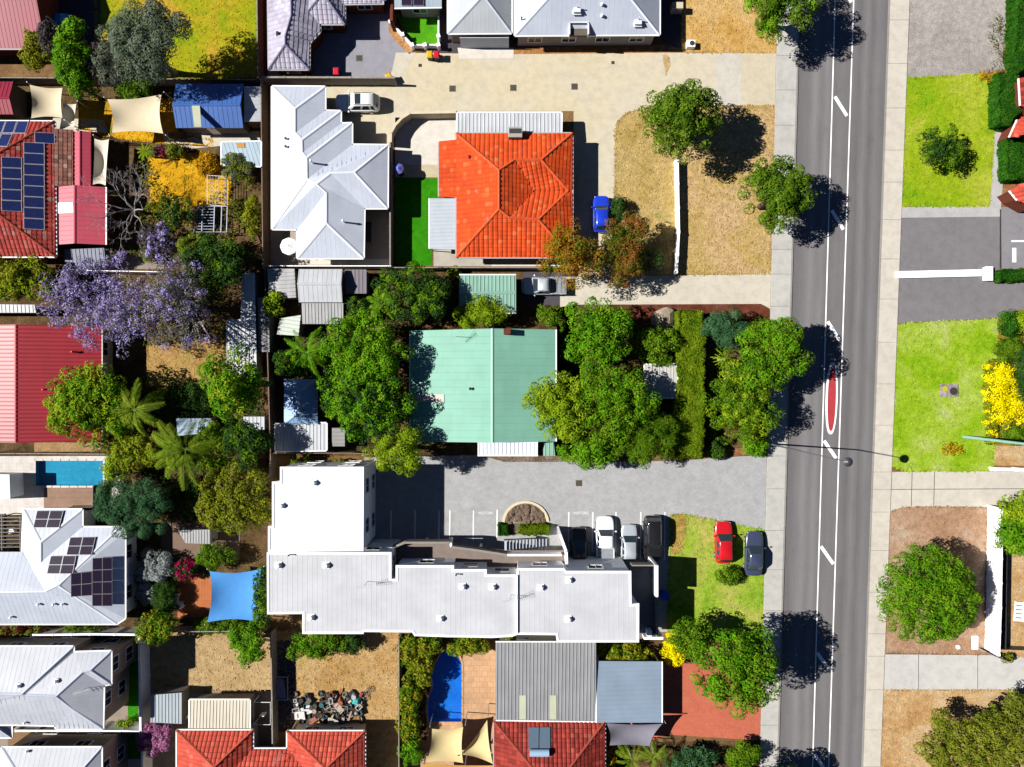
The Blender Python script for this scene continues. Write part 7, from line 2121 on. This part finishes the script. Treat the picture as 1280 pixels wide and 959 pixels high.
def bare_tree(label, px, py, r, h, mat, seed=0, depth=5, n0=6):
    rng = random.Random(seed); p = W(px, py, h * .6); t = thing('bare_tree', label, 'tree', (p.x, p.y, 0))
    b = MB(); b.tube([(0, 0, -.05), (0, .03, h * .3)], [.16, .13], 7); b.build('trunk', mat, t, local=True)
    L0 = r / S * .5
    for k in range(n0):
        mb = MB()
        def grow(a, d, l, rad, dep):
            e = a + d * l; m_ = a.lerp(e, .5) + Vector((rng.uniform(-.1, .1), rng.uniform(-.1, .1), rng.uniform(-.05, .1))) * l
            mb.tube([a, m_, e], [rad, rad * .8, rad * .6], 4 if dep < 3 else 5, cap=False)
            if dep == 0: return
            for _ in range(2 if rng.random() < .55 else 3):
                nd = (d + Vector((rng.uniform(-.8, .8), rng.uniform(-.8, .8), rng.uniform(-.25, .5)))).normalized()
                grow(e, nd, l * rng.uniform(.55, .8), rad * .58, dep - 1)
        a = 2 * math.pi * k / n0 + rng.uniform(-.3, .3)
        grow(Vector((0, 0, h * .28)), Vector((math.cos(a), math.sin(a), .75)).normalized(), L0 * rng.uniform(.7, 1.0), .085, depth - 1)
        mb.build('limb', mat, t, local=True)
    return t

def undergrowth(label, pts, pal, hmin, hmax, dens=26.0, leaf=(.3, .14), seed=0):
    """uncountable low growth that fills the soil between the trees"""
    rng = np.random.default_rng(seed + 99)
    w = [W(x, y) for x, y in pts]; c = sum(w, Vector()) / len(w)
    A = abs(sum(w[i].x * w[(i + 1) % len(w)].y - w[(i + 1) % len(w)].x * w[i].y for i in range(len(w)))) / 2
    n = int(A * dens); xs = [p.x for p in w]; ys = [p.y for p in w]; Pq = []
    while len(Pq) < n:
        x, y = rng.uniform(min(xs), max(xs)), rng.uniform(min(ys), max(ys))
        f = math.sin(x * 1.1 + seed) * math.sin(y * 1.3 + seed * 2) + .5 * math.sin(x * 2.7 - y * 2.1)
        if f < -.35 or not point_in(x, y, w): continue
        Pq.append((x - c.x, y - c.y, hmin + (hmax - hmin) * max(0, min(1, .5 + .5 * f)) * rng.uniform(.5, 1)))
    Pq = np.array(Pq); N = unit(rng.normal(size=(n, 3)) * .5 + np.array([0, 0, 1.0]))
    o = quads_object('undergrowth', leaf_quads(rng, Pq, N, *leaf), LEAF[pal]); o.location = (c.x, c.y, 0)
    tag(o, label, 'undergrowth', kind='stuff')
undergrowth('low green undergrowth between the trees of the front garden', [(700, 400), (758, 392), (845, 415), (845, 560), (700, 566)], 'green', .1, 1.4, seed=1)
undergrowth('low mixed undergrowth right of the long clipped hedge', [(882, 400), (945, 396), (960, 420), (950, 545), (884, 560)], 'green', .1, 1.3, seed=2)
undergrowth('low undergrowth in the yard left of the mint green house', [(340, 425), (440, 410), (512, 350), (566, 345), (560, 405), (515, 415), (515, 560), (412, 560), (412, 470), (345, 468)], 'dark', .1, 1.3, seed=3)
undergrowth('shaded undergrowth in the left back yards', [(135, 470), (330, 475), (332, 565), (140, 565)], 'dark', .1, 1.1, seed=4)
undergrowth('shaded undergrowth between the pool terrace and the apartments', [(160, 570), (330, 574), (332, 650), (200, 652), (160, 630)], 'dark', .1, 1.0, seed=5)
undergrowth('weedy growth between the golden lawn and the jacaranda', [(140, 215), (185, 200), (225, 270), (320, 215), (322, 330), (215, 335), (140, 310)], 'dryolive', .05, .7, dens=18, seed=6)
undergrowth('weedy growth under the jacaranda and long white roof', [(130, 345), (280, 345), (282, 425), (190, 432), (130, 430)], 'dryolive', .05, .6, dens=14, seed=7)
undergrowth('low planting between the orange deck and the white solar house', [(160, 690), (222, 690), (222, 780), (160, 780)], 'dark', .05, .9, seed=8)

# ------------------------------------------------------------------ street trees and front gardens
tree('round green street tree on the dry front lawn', 848, 153, 47, 47, 7.6, 'street', rc=.62, dens=8, seed=1, boughs='tight', leaf=(.24, .15))
tree('round green tree beside the footpath right of the dry lawn', 967, 247, 42, 42, 6.4, 'street', rc=.62, dens=8, seed=2, boughs='tight', leaf=(.24, .13))
tree('green tree overhanging the road at the top edge', 972, 4, 44, 44, 8.0, 'street', rc=.65, seed=3, leaf=(.26, .13), second=('bright', .3))
tree('big bright green tree between the red brick drive and the road', 922, 826, 57, 50, 9.0, 'bright', rc=.75, seed=4, boughs='tight', leaf=(.26, .15), second=('green', .4), lobes=.1)
tree('smaller green tree left of the big bright one by the brick drive', 868, 796, 26, 24, 5.0, 'green', rc=.55, seed=5)
tree('small dark open tree on the bright lawn at the top right', 1172, 187, 27, 27, 3.4, 'dark', rc=.45, leaf=(.3, .10), dens=4.5, seed=6, gap=.2, lobes=.2, second=('green', .3))
tree('big dense bright green tree on the bare brown lot', 1156, 742, 60, 58, 6.6, 'bright', rc=.5, leaf=(.26, .11), dens=7.5, boughs='dome', seed=7, lobes=.06, second=('green', .35))
tree('spreading dry olive bush at the bottom right corner', 1218, 922, 70, 52, 4.5, 'dryolive', rc=.6, gap=.35, seed=8, lobes=.2, bark='greybark', second=('olive', .3), limbs=12)
tree('dry olive bush joined to the right of the spreading one', 1270, 905, 34, 40, 4.0, 'dryolive', rc=.6, gap=.35, seed=9, bark='greybark', limbs=8)
tree('bright green tree at the right edge beside the white wall top', 1268, 634, 24, 20, 4.0, 'lime', rc=.5, seed=10)
tree('second bright green tree overlapping the white wall', 1262, 668, 24, 24, 4.2, 'bright', rc=.5, seed=11)
shrub('small round shrub at the end of the white wall', 1257, 822, 7, 5, .9, 'olive')
shrub('yellow flowering shrub mass on the right of the bright front lawn', 1257, 497, 24, 40, 1.8, 'yellow', rc=.4, seed=12, dens=3.4, name='flowering_shrub', cat='flowering shrub')
shrub('low yellow flower strip along the right edge of the bright front lawn', 1238, 500, 8, 52, .7, 'olive', second=('yellow', .4), seed=13, name='flowering_shrub', cat='flowering shrub')
shrub('yellow flower patch in the grass beside the power pole', 1190, 561, 13, 7, .35, 'gold', seed=14, rc=.25, dens=1.4, name='flower_patch', cat='flowers')
shrub('dark green shrub behind the yellow flowers at the right edge', 1278, 470, 14, 32, 2.2, 'dark', seed=15)
shrub('clipped green shrub block at the top of the right flower bed', 1258, 405, 12, 15, 1.5, 'hedgedark', seed=16)
shrub('lime green shrub at the right edge above the flower bed', 1276, 404, 13, 14, 1.6, 'lime', seed=17)
shrub('spiky mid-green shrub between the clipped block and the yellow flowers', 1257, 437, 15, 18, 1.3, 'green', leaf=(.35, .05), seed=18)
shrub('low green plants below the yellow flowers at the right edge', 1270, 545, 18, 10, 1.0, 'green', seed=19)
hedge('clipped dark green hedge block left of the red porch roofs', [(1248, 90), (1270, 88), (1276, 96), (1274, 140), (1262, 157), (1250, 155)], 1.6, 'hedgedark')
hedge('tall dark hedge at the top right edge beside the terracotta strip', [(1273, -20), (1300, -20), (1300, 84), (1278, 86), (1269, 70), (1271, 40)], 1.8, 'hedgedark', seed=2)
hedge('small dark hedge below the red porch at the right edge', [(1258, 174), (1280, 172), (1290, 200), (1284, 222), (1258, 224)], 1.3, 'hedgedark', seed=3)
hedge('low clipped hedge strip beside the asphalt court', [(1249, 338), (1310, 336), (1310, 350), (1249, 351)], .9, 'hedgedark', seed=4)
shrub('dry weeds scattered on the right of the gravel lot', 1248, 55, 12, 40, .3, 'dryolive', dens=.35, rc=.3, seed=20)
shrub('heap of fallen palm fronds at the corner of the gravel lot', 1236, 96, 14, 8, .5, 'gold', dens=1.0, leaf=(.6, .05), seed=21)

# ------------------------------------------------------------------ in front of the green house
tree('bright green leafy tree above the mint green house corner', 745, 420, 40, 46, 6.5, 'bright', rc=.7, seed=22)
tree('lime green rounded tree overhanging the mint green roof', 704, 508, 43, 42, 6.0, 'lime', rc=.55, seed=23, leaf=(.22, .14))
tree('dense green tree in the middle of the front garden', 762, 500, 46, 48, 6.5, 'bright', rc=.75, seed=24, second=('green', .5))
tree('feathery green tree left of the clipped hedge', 803, 545, 38, 34, 5.0, 'green', rc=.6, leaf=(.36, .06), seed=25, gap=.1)
tree('leafy green tree along the edge of the grey car park', 742, 562, 40, 20, 4.5, 'bright', rc=.6, seed=26)
tree('mid-green bush below the boulders', 821, 432, 27, 24, 3.5, 'green', rc=.55, seed=27)
shrub('low green bush above the corner of the mint green house', 686, 396, 18, 12, 1.5, 'green', seed=28)
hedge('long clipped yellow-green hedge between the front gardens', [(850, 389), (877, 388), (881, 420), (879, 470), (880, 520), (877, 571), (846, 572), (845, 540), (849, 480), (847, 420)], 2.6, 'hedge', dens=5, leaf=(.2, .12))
tree('blue-green feathery bush beside the top of the long hedge', 905, 411, 28, 24, 3.6, 'bluegreen', rc=.55, leaf=(.34, .06), seed=29)
tree('big green tree at the footpath corner of the front garden', 962, 440, 46, 44, 6.5, 'bright', rc=.7, seed=30, second=('green', .45))
tree('green open branched tree below the footpath corner tree', 928, 500, 46, 48, 5.5, 'green', rc=.65, seed=31, gap=.12, leaf=(.3, .12), second=('lime', .25))
shrub('bronze leaved shrub near the street light', 938, 532, 18, 14, 2.0, 'bronze', seed=32)
shrub('bright green round shrub at the street light foot', 945, 556, 14, 14, 1.4, 'bright', seed=33)
shrub('small dark shrub at the bottom of the long hedge', 893, 560, 13, 12, 1.3, 'dark', seed=34, second=('green', .4))
palm('yellow-green spiky yucca beside the long hedge', 905, 449, 17, 3.0, 'lime', nf=18, nl=6, ll=.18, lw=.05, cat='yucca', name='yucca')
tree('orange and green autumn coloured tree at the orange house corner', 713, 320, 38, 42, 6.5, 'orange', rc=.6, seed=35, leaf=(.2, .12), dens=3.2)
tree('russet tipped tree right of the autumn coloured one', 776, 312, 30, 46, 5.0, 'russet', rc=.55, seed=36, leaf=(.2, .12), gap=.1)
shrub('thin leafed shrub in the shade beside the white garden wall', 812, 325, 22, 18, 3.0, 'dark', gap=.5, dens=1.6, seed=37)
shrub('small bush beside the blue hatchback', 774, 262, 9, 13, 1.4, 'dark', seed=38)
shrub('small round bush behind the red and navy cars', 910, 717, 16, 11, 1.3, 'green', seed=39)
shrub('bright yellow shrub between the apartments and the brick drive', 842, 811, 15, 22, 1.8, 'yellow', rc=.3, seed=40, leaf=(.16, .12), name='flowering_shrub', cat='flowering shrub')
hedge('small clipped hedge at the left end of the half round bed', [(624, 657), (635, 656), (635, 668), (624, 670)], .8, 'hedgedark')
hedge('clipped lime hedge at the foot of the half round bed', [(650, 658), (686, 656), (686, 669), (664, 670), (650, 668)], .8, 'hedge', leaf=(.14, .09))

# ------------------------------------------------------------------ behind the green house
tree('tall bright green tree left of the mint green house', 455, 445, 50, 46, 7.0, 'bright', rc=.75, seed=41)
tree('mixed green tree shading the mint green roof edge', 468, 505, 44, 42, 7.0, 'bright', rc=.7, seed=42, second=('dark', .3), gap=.12)
tree('lime topped tree overhanging the dark car bays', 500, 562, 34, 26, 6.5, 'lime', rc=.6, leaf=(.3, .09), seed=43, lobes=.22)
tree('dark leafed tree below the turf strip', 520, 372, 46, 38, 5.5, 'dark', rc=.65, gap=.2, seed=44, second=('green', .45))
tree('bright bamboo-like bush in front of the teal shed', 600, 394, 32, 18, 3.6, 'lime', rc=.5, leaf=(.36, .07), seed=45, lobes=.22)
tree('leafy bush between the gazebo and the tall bright tree', 425, 490, 26, 40, 4.5, 'bright', rc=.6, seed=46, second=('dark', .3))
palm('broad leafed banana palm below the turf strip', 478, 378, 26, 4.6, 'green', nf=11, nl=12, ll=.55, lw=.3)
palm('fan of dark palm fronds left of the tall bright tree', 385, 440, 38, 3.8, 'bright', nf=18, nl=22, ll=.5, lw=.06)
shrub('dark undergrowth below the palm fronds', 375, 455, 32, 20, 1.8, 'dark', seed=47, second=('green', .4))
tree('small lime bush between the stained roof and the tilted tin', 345, 381, 12, 16, 2.8, 'lime', rc=.4, seed=48)
shrub('dark undergrowth beside the mint green house', 530, 545, 22, 16, 1.4, 'dark', seed=49, dens=1.5)
shrub('dark shrub below the dull grey flat roof', 450, 385, 28, 16, 2.2, 'dark', seed=50, second=('green', .3))
shrub('small green bushes along the top of the apartments', 382, 577, 16, 6, 1.2, 'green', seed=51)
shrub('small yellow-green plant by the apartment wall corner', 427, 578, 10, 5, 1.0, 'croton', seed=52)
shrub('small bright shrub between the teal shed and the ute', 568, 341, 7, 7, 1.2, 'lime', seed=53)

# ------------------------------------------------------------------ left back yards
tree('large grey-green gum tree on the yellowing back lawn', 186, 62, 55, 50, 9.0, 'grey', rc=.8, seed=54, leaf=(.28, .1), bark='greybark', lobes=.1)
tree('bright green upright tree left of the grey gum tree', 98, 70, 24, 42, 5.5, 'bright', rc=.55, seed=55)
tree('bright green drooping tree below the upright one at the fence', 108, 112, 18, 22, 4.2, 'bright', rc=.5, seed=56)
tree('olive yellow bush right of the crimson roof', 52, 66, 18, 24, 4.0, 'olive', rc=.5, seed=57, gap=.15)
tree('dusky purple-grey bush between the green and grey trees', 134, 84, 27, 24, 4.5, 'dusk', rc=.55, seed=58)
tree('thin dusky tree in the dark top-left court', 70, 52, 15, 20, 4.5, 'dusk', rc=.45, gap=.3, seed=59)
shrub('low green bush under the grey gum tree at the fence', 172, 116, 20, 13, 3.0, 'green', seed=60)
palm('small pale spiky palm below the wide cream sail', 182, 190, 14, 1.8, 'lime', nf=14, nl=8, ll=.25, lw=.06, cat='palm', name='small_palm')
shrub('round grey-green shrub above the golden flowering lawn', 220, 190, 11, 9, 1.3, 'dryolive', seed=61)
shrub('magenta flowering shrub above the golden flowering lawn', 203, 190, 8, 7, 1.2, 'dusk', second=('magenta', .4), seed=62)
shrub('golden flowering bush above the wire pen', 258, 205, 13, 14, 1.2, 'gold', seed=63, rc=.35)
shrub('grey-olive shrub right of the wire pen', 300, 213, 20, 18, 2.6, 'dryolive', seed=64, second=('grey', .4))
tree('dark olive bush left of the white trellis', 222, 266, 24, 20, 3.0, 'dark', rc=.45, seed=65, second=('dryolive', .4))
shrub('yellow-green climber along the brown fence', 317, 272, 9, 26, 1.8, 'olive', seed=66, gap=.2)
shrub('weedy green patch below the golden lawn', 205, 262, 16, 10, .7, 'green', seed=67, dens=1.5)
shrub('small weeds between the pallets', 296, 262, 16, 12, .6, 'dryolive', seed=68, dens=1.2)
bare_tree('leafless grey tree beside the golden flowering lawn', 158, 258, 52, 5.0, m_plain('pale_bark', D('bcb0b2'), .9, .1), 3, 6, 10)
tree('dusky lilac bush right of the leafless tree', 202, 305, 27, 24, 3.6, 'dusk', rc=.5, gap=.25, second=('purple', .25), seed=69)
tree('dark green round tree right of the purple jacaranda', 276, 336, 38, 36, 5.5, 'dark', rc=.65, seed=70, second=('green', .25))
tree('small olive tree in front of the dark green one', 246, 312, 18, 20, 4.5, 'dryolive', rc=.5, seed=71, second=('green', .4))
def jac(label, px, py, rx, ry, h, fr, sd):
    return tree(label, px, py, rx, ry, h, 'jacgreen', name='jacaranda_tree', rc=.55, gap=.35, lobes=.2, seed=sd, second=('purple', fr), bark='greybark', limbs=16, leaf=(.22, .12), dens=2.2)
jac('wide purple flowering jacaranda tree over the ribbed red roof corner', 142, 385, 76, 58, 8.0, .62, 72)
jac('sparser greyish half of the purple jacaranda towards the long white roof', 226, 378, 46, 56, 8.5, .25, 73)
tree('olive green rounded tree above the ribbed red house', 30, 348, 42, 30, 5.0, 'olive', rc=.5, seed=74, second=('lime', .3))
shrub('lilac flowering shrub below the pink-red extension', 142, 322, 16, 9, 1.6, 'jacgreen', second=('purple', .6), seed=75)
shrub('small lime bush on the pale steps above the jacaranda', 188, 318, 7, 9, 1.4, 'lime', seed=76)
tree('lime green leafy tree over the right end of the ribbed red house', 116, 508, 50, 46, 6.5, 'lime', rc=.65, seed=77, second=('bright', .4))
palm('pale green palm right of the lime leafy tree', 168, 512, 44, 5.5, 'palm', nf=16, seed=3)
palm('windblown palm with long drooping fronds above the blue-green bush', 232, 562, 52, 6.0, 'palm', nf=18, wind=3.4, seed=5, nl=26, ll=.85)
shrub('dark shaded undergrowth behind the two palms', 240, 500, 40, 24, 2.0, 'dark', seed=78, dens=2.2)
tree('olive lime bush below the pale green palm', 172, 562, 34, 26, 4.0, 'olive', rc=.55, seed=79, second=('lime', .4))
tree('bright green tree at the fence below the long white roof', 303, 480, 38, 42, 9.5, 'bright', rc=.65, seed=80, second=('lime', .3))
tree('leafy green tree right of the windblown palm', 276, 560, 30, 30, 4.8, 'green', rc=.55, seed=81, second=('lime', .3))
tree('dark green tree at the brown fence left of the apartments', 314, 556, 24, 28, 6.8, 'dark', seed=82, second=('green', .4))
tree('blue-green feathery tree at the corner of the pool terrace', 172, 634, 46, 36, 5.0, 'bluegreen', rc=.55, leaf=(.34, .07), seed=83)
tree('olive gold tree beside the apartment west wall', 296, 624, 46, 46, 5.5, 'olive', rc=.55, seed=84, gap=.08, second=('dryolive', .3))
tree('bright green weeping bush below the lime leafy tree', 148, 588, 16, 22, 3.0, 'lime', rc=.45, seed=85)
shrub('dark shade bush between the pool terrace and the orange deck', 230, 620, 28, 24, 2.2, 'dark', seed=86, dens=2.2)
shrub('green bush above the blue shade sail', 272, 694, 24, 14, 2.4, 'green', seed=87)
shrub('silver leafed shrub right of the white solar house', 194, 708, 22, 22, 2.0, 'silver', seed=88, leaf=(.26, .08))
shrub('smaller silver shrub below the silver leafed one', 186, 740, 11, 13, 1.5, 'silver', seed=89)
shrub('magenta flowering shrub by the old grey lean-to', 232, 712, 16, 12, 1.4, 'dark', second=('magenta', .45), seed=90)
shrub('dark spiky shrub between the silver shrub and the orange deck', 208, 745, 14, 22, 1.8, 'dark', leaf=(.34, .05), seed=91)
tree('green bush at the lower corner of the white solar house', 197, 783, 22, 24, 3.6, 'green', rc=.5, seed=92, second=('olive', .35))
tree('bright green tree at the corner of the straw lawn', 312, 803, 24, 26, 3.6, 'bright', rc=.5, seed=93)
tree('dark green bushes between the blue sail and the apartments', 331, 745, 12, 38, 3.2, 'dark', rc=.5, seed=94, second=('green', .5))
shrub('green hedge row below the blue shade sail', 285, 781, 44, 9, 1.4, 'green', seed=95)
shrub('reddish olive bush below the white solar house', 28, 790, 34, 11, 1.6, 'bronze', second=('dryolive', .6), seed=96)
shrub('green bushes along the wall below the white solar house', 108, 789, 26, 8, 1.3, 'green', seed=97)
shrub('pink-purple flowering ball-shaped bush at the bottom left', 198, 923, 21, 21, 2.6, 'pink', rc=.35, leaf=(.16, .11), seed=98, lobes=.05, name='flowering_shrub', cat='flowering shrub')
shrub('small lime shrub at the foot of the tall two-storey house', 158, 906, 9, 9, 1.2, 'lime', seed=99)
shrub('small lime shrub at the top of the turf strip by the white wall', 160, 797, 8, 5, 1.0, 'lime', seed=100)
shrub('dense green bushes along the bottom of the apartments', 396, 806, 34, 18, 2.6, 'green', seed=101, second=('bright', .4), name='bush', cat='bush')
shrub('dark bush in the shade below the apartments', 440, 802, 20, 12, 2.0, 'dark', seed=102)
for i, (x, y, rx, ry, lab) in enumerate([(514, 812, 18, 18, 'yellow-green croton plants at the top corner of the blue pool yard'), (528, 836, 17, 18, 'croton plants beside the upper end of the blue pool'),
        (512, 868, 14, 24, 'croton plants along the fence beside the blue pool'), (512, 904, 14, 20, 'croton plants at the lower end of the blue pool'), (536, 806, 16, 12, 'leafy croton plants above the left of the blue pool'), (590, 806, 28, 10, 'croton plants above the sandstone paving'),
        (778, 817, 34, 13, 'yellow croton row between the apartments and the blue-grey carport'), (641, 798, 8, 6, 'small lime croton at the corner of the zinc roof')]):
    shrub(lab, x, y, rx, ry, 2.0, 'croton', leaf=(.38, .13), rc=.45, seed=110 + i, second=('green', .3), name='croton', lobes=.2)
shrub('round bright green shrub at the bottom of the fence by the pool yard', 513, 938, 16, 17, 2.0, 'bright', rc=.35, seed=120, lobes=.05)
shrub('tall orange and green shrub left of the bottom garden', 754, 945, 12, 18, 2.0, 'gold', second=('green', .5), seed=121)
palm('spiky green palm at the bottom edge below the charcoal shade cloth', 790, 950, 26, 2.4, 'palm', nf=14, nl=14, ll=.4, lw=.06, cat='palm')
palm('second spiky palm at the bottom edge right of the first', 818, 946, 24, 2.2, 'palm', nf=14, nl=14, ll=.4, lw=.06, cat='palm', seed=9)
shrub('grey-green bush in the bottom garden beside the spiky palms', 862, 948, 32, 18, 2.2, 'bluegreen', seed=122, second=('dark', .3))
shrub('mid-green bush at the bottom edge beside the footpath', 925, 944, 22, 20, 2.2, 'green', seed=123)
tree('dark green tree at the bottom edge casting shade on the road', 955, 985, 40, 34, 6.0, 'dark', rc=.6, seed=124)
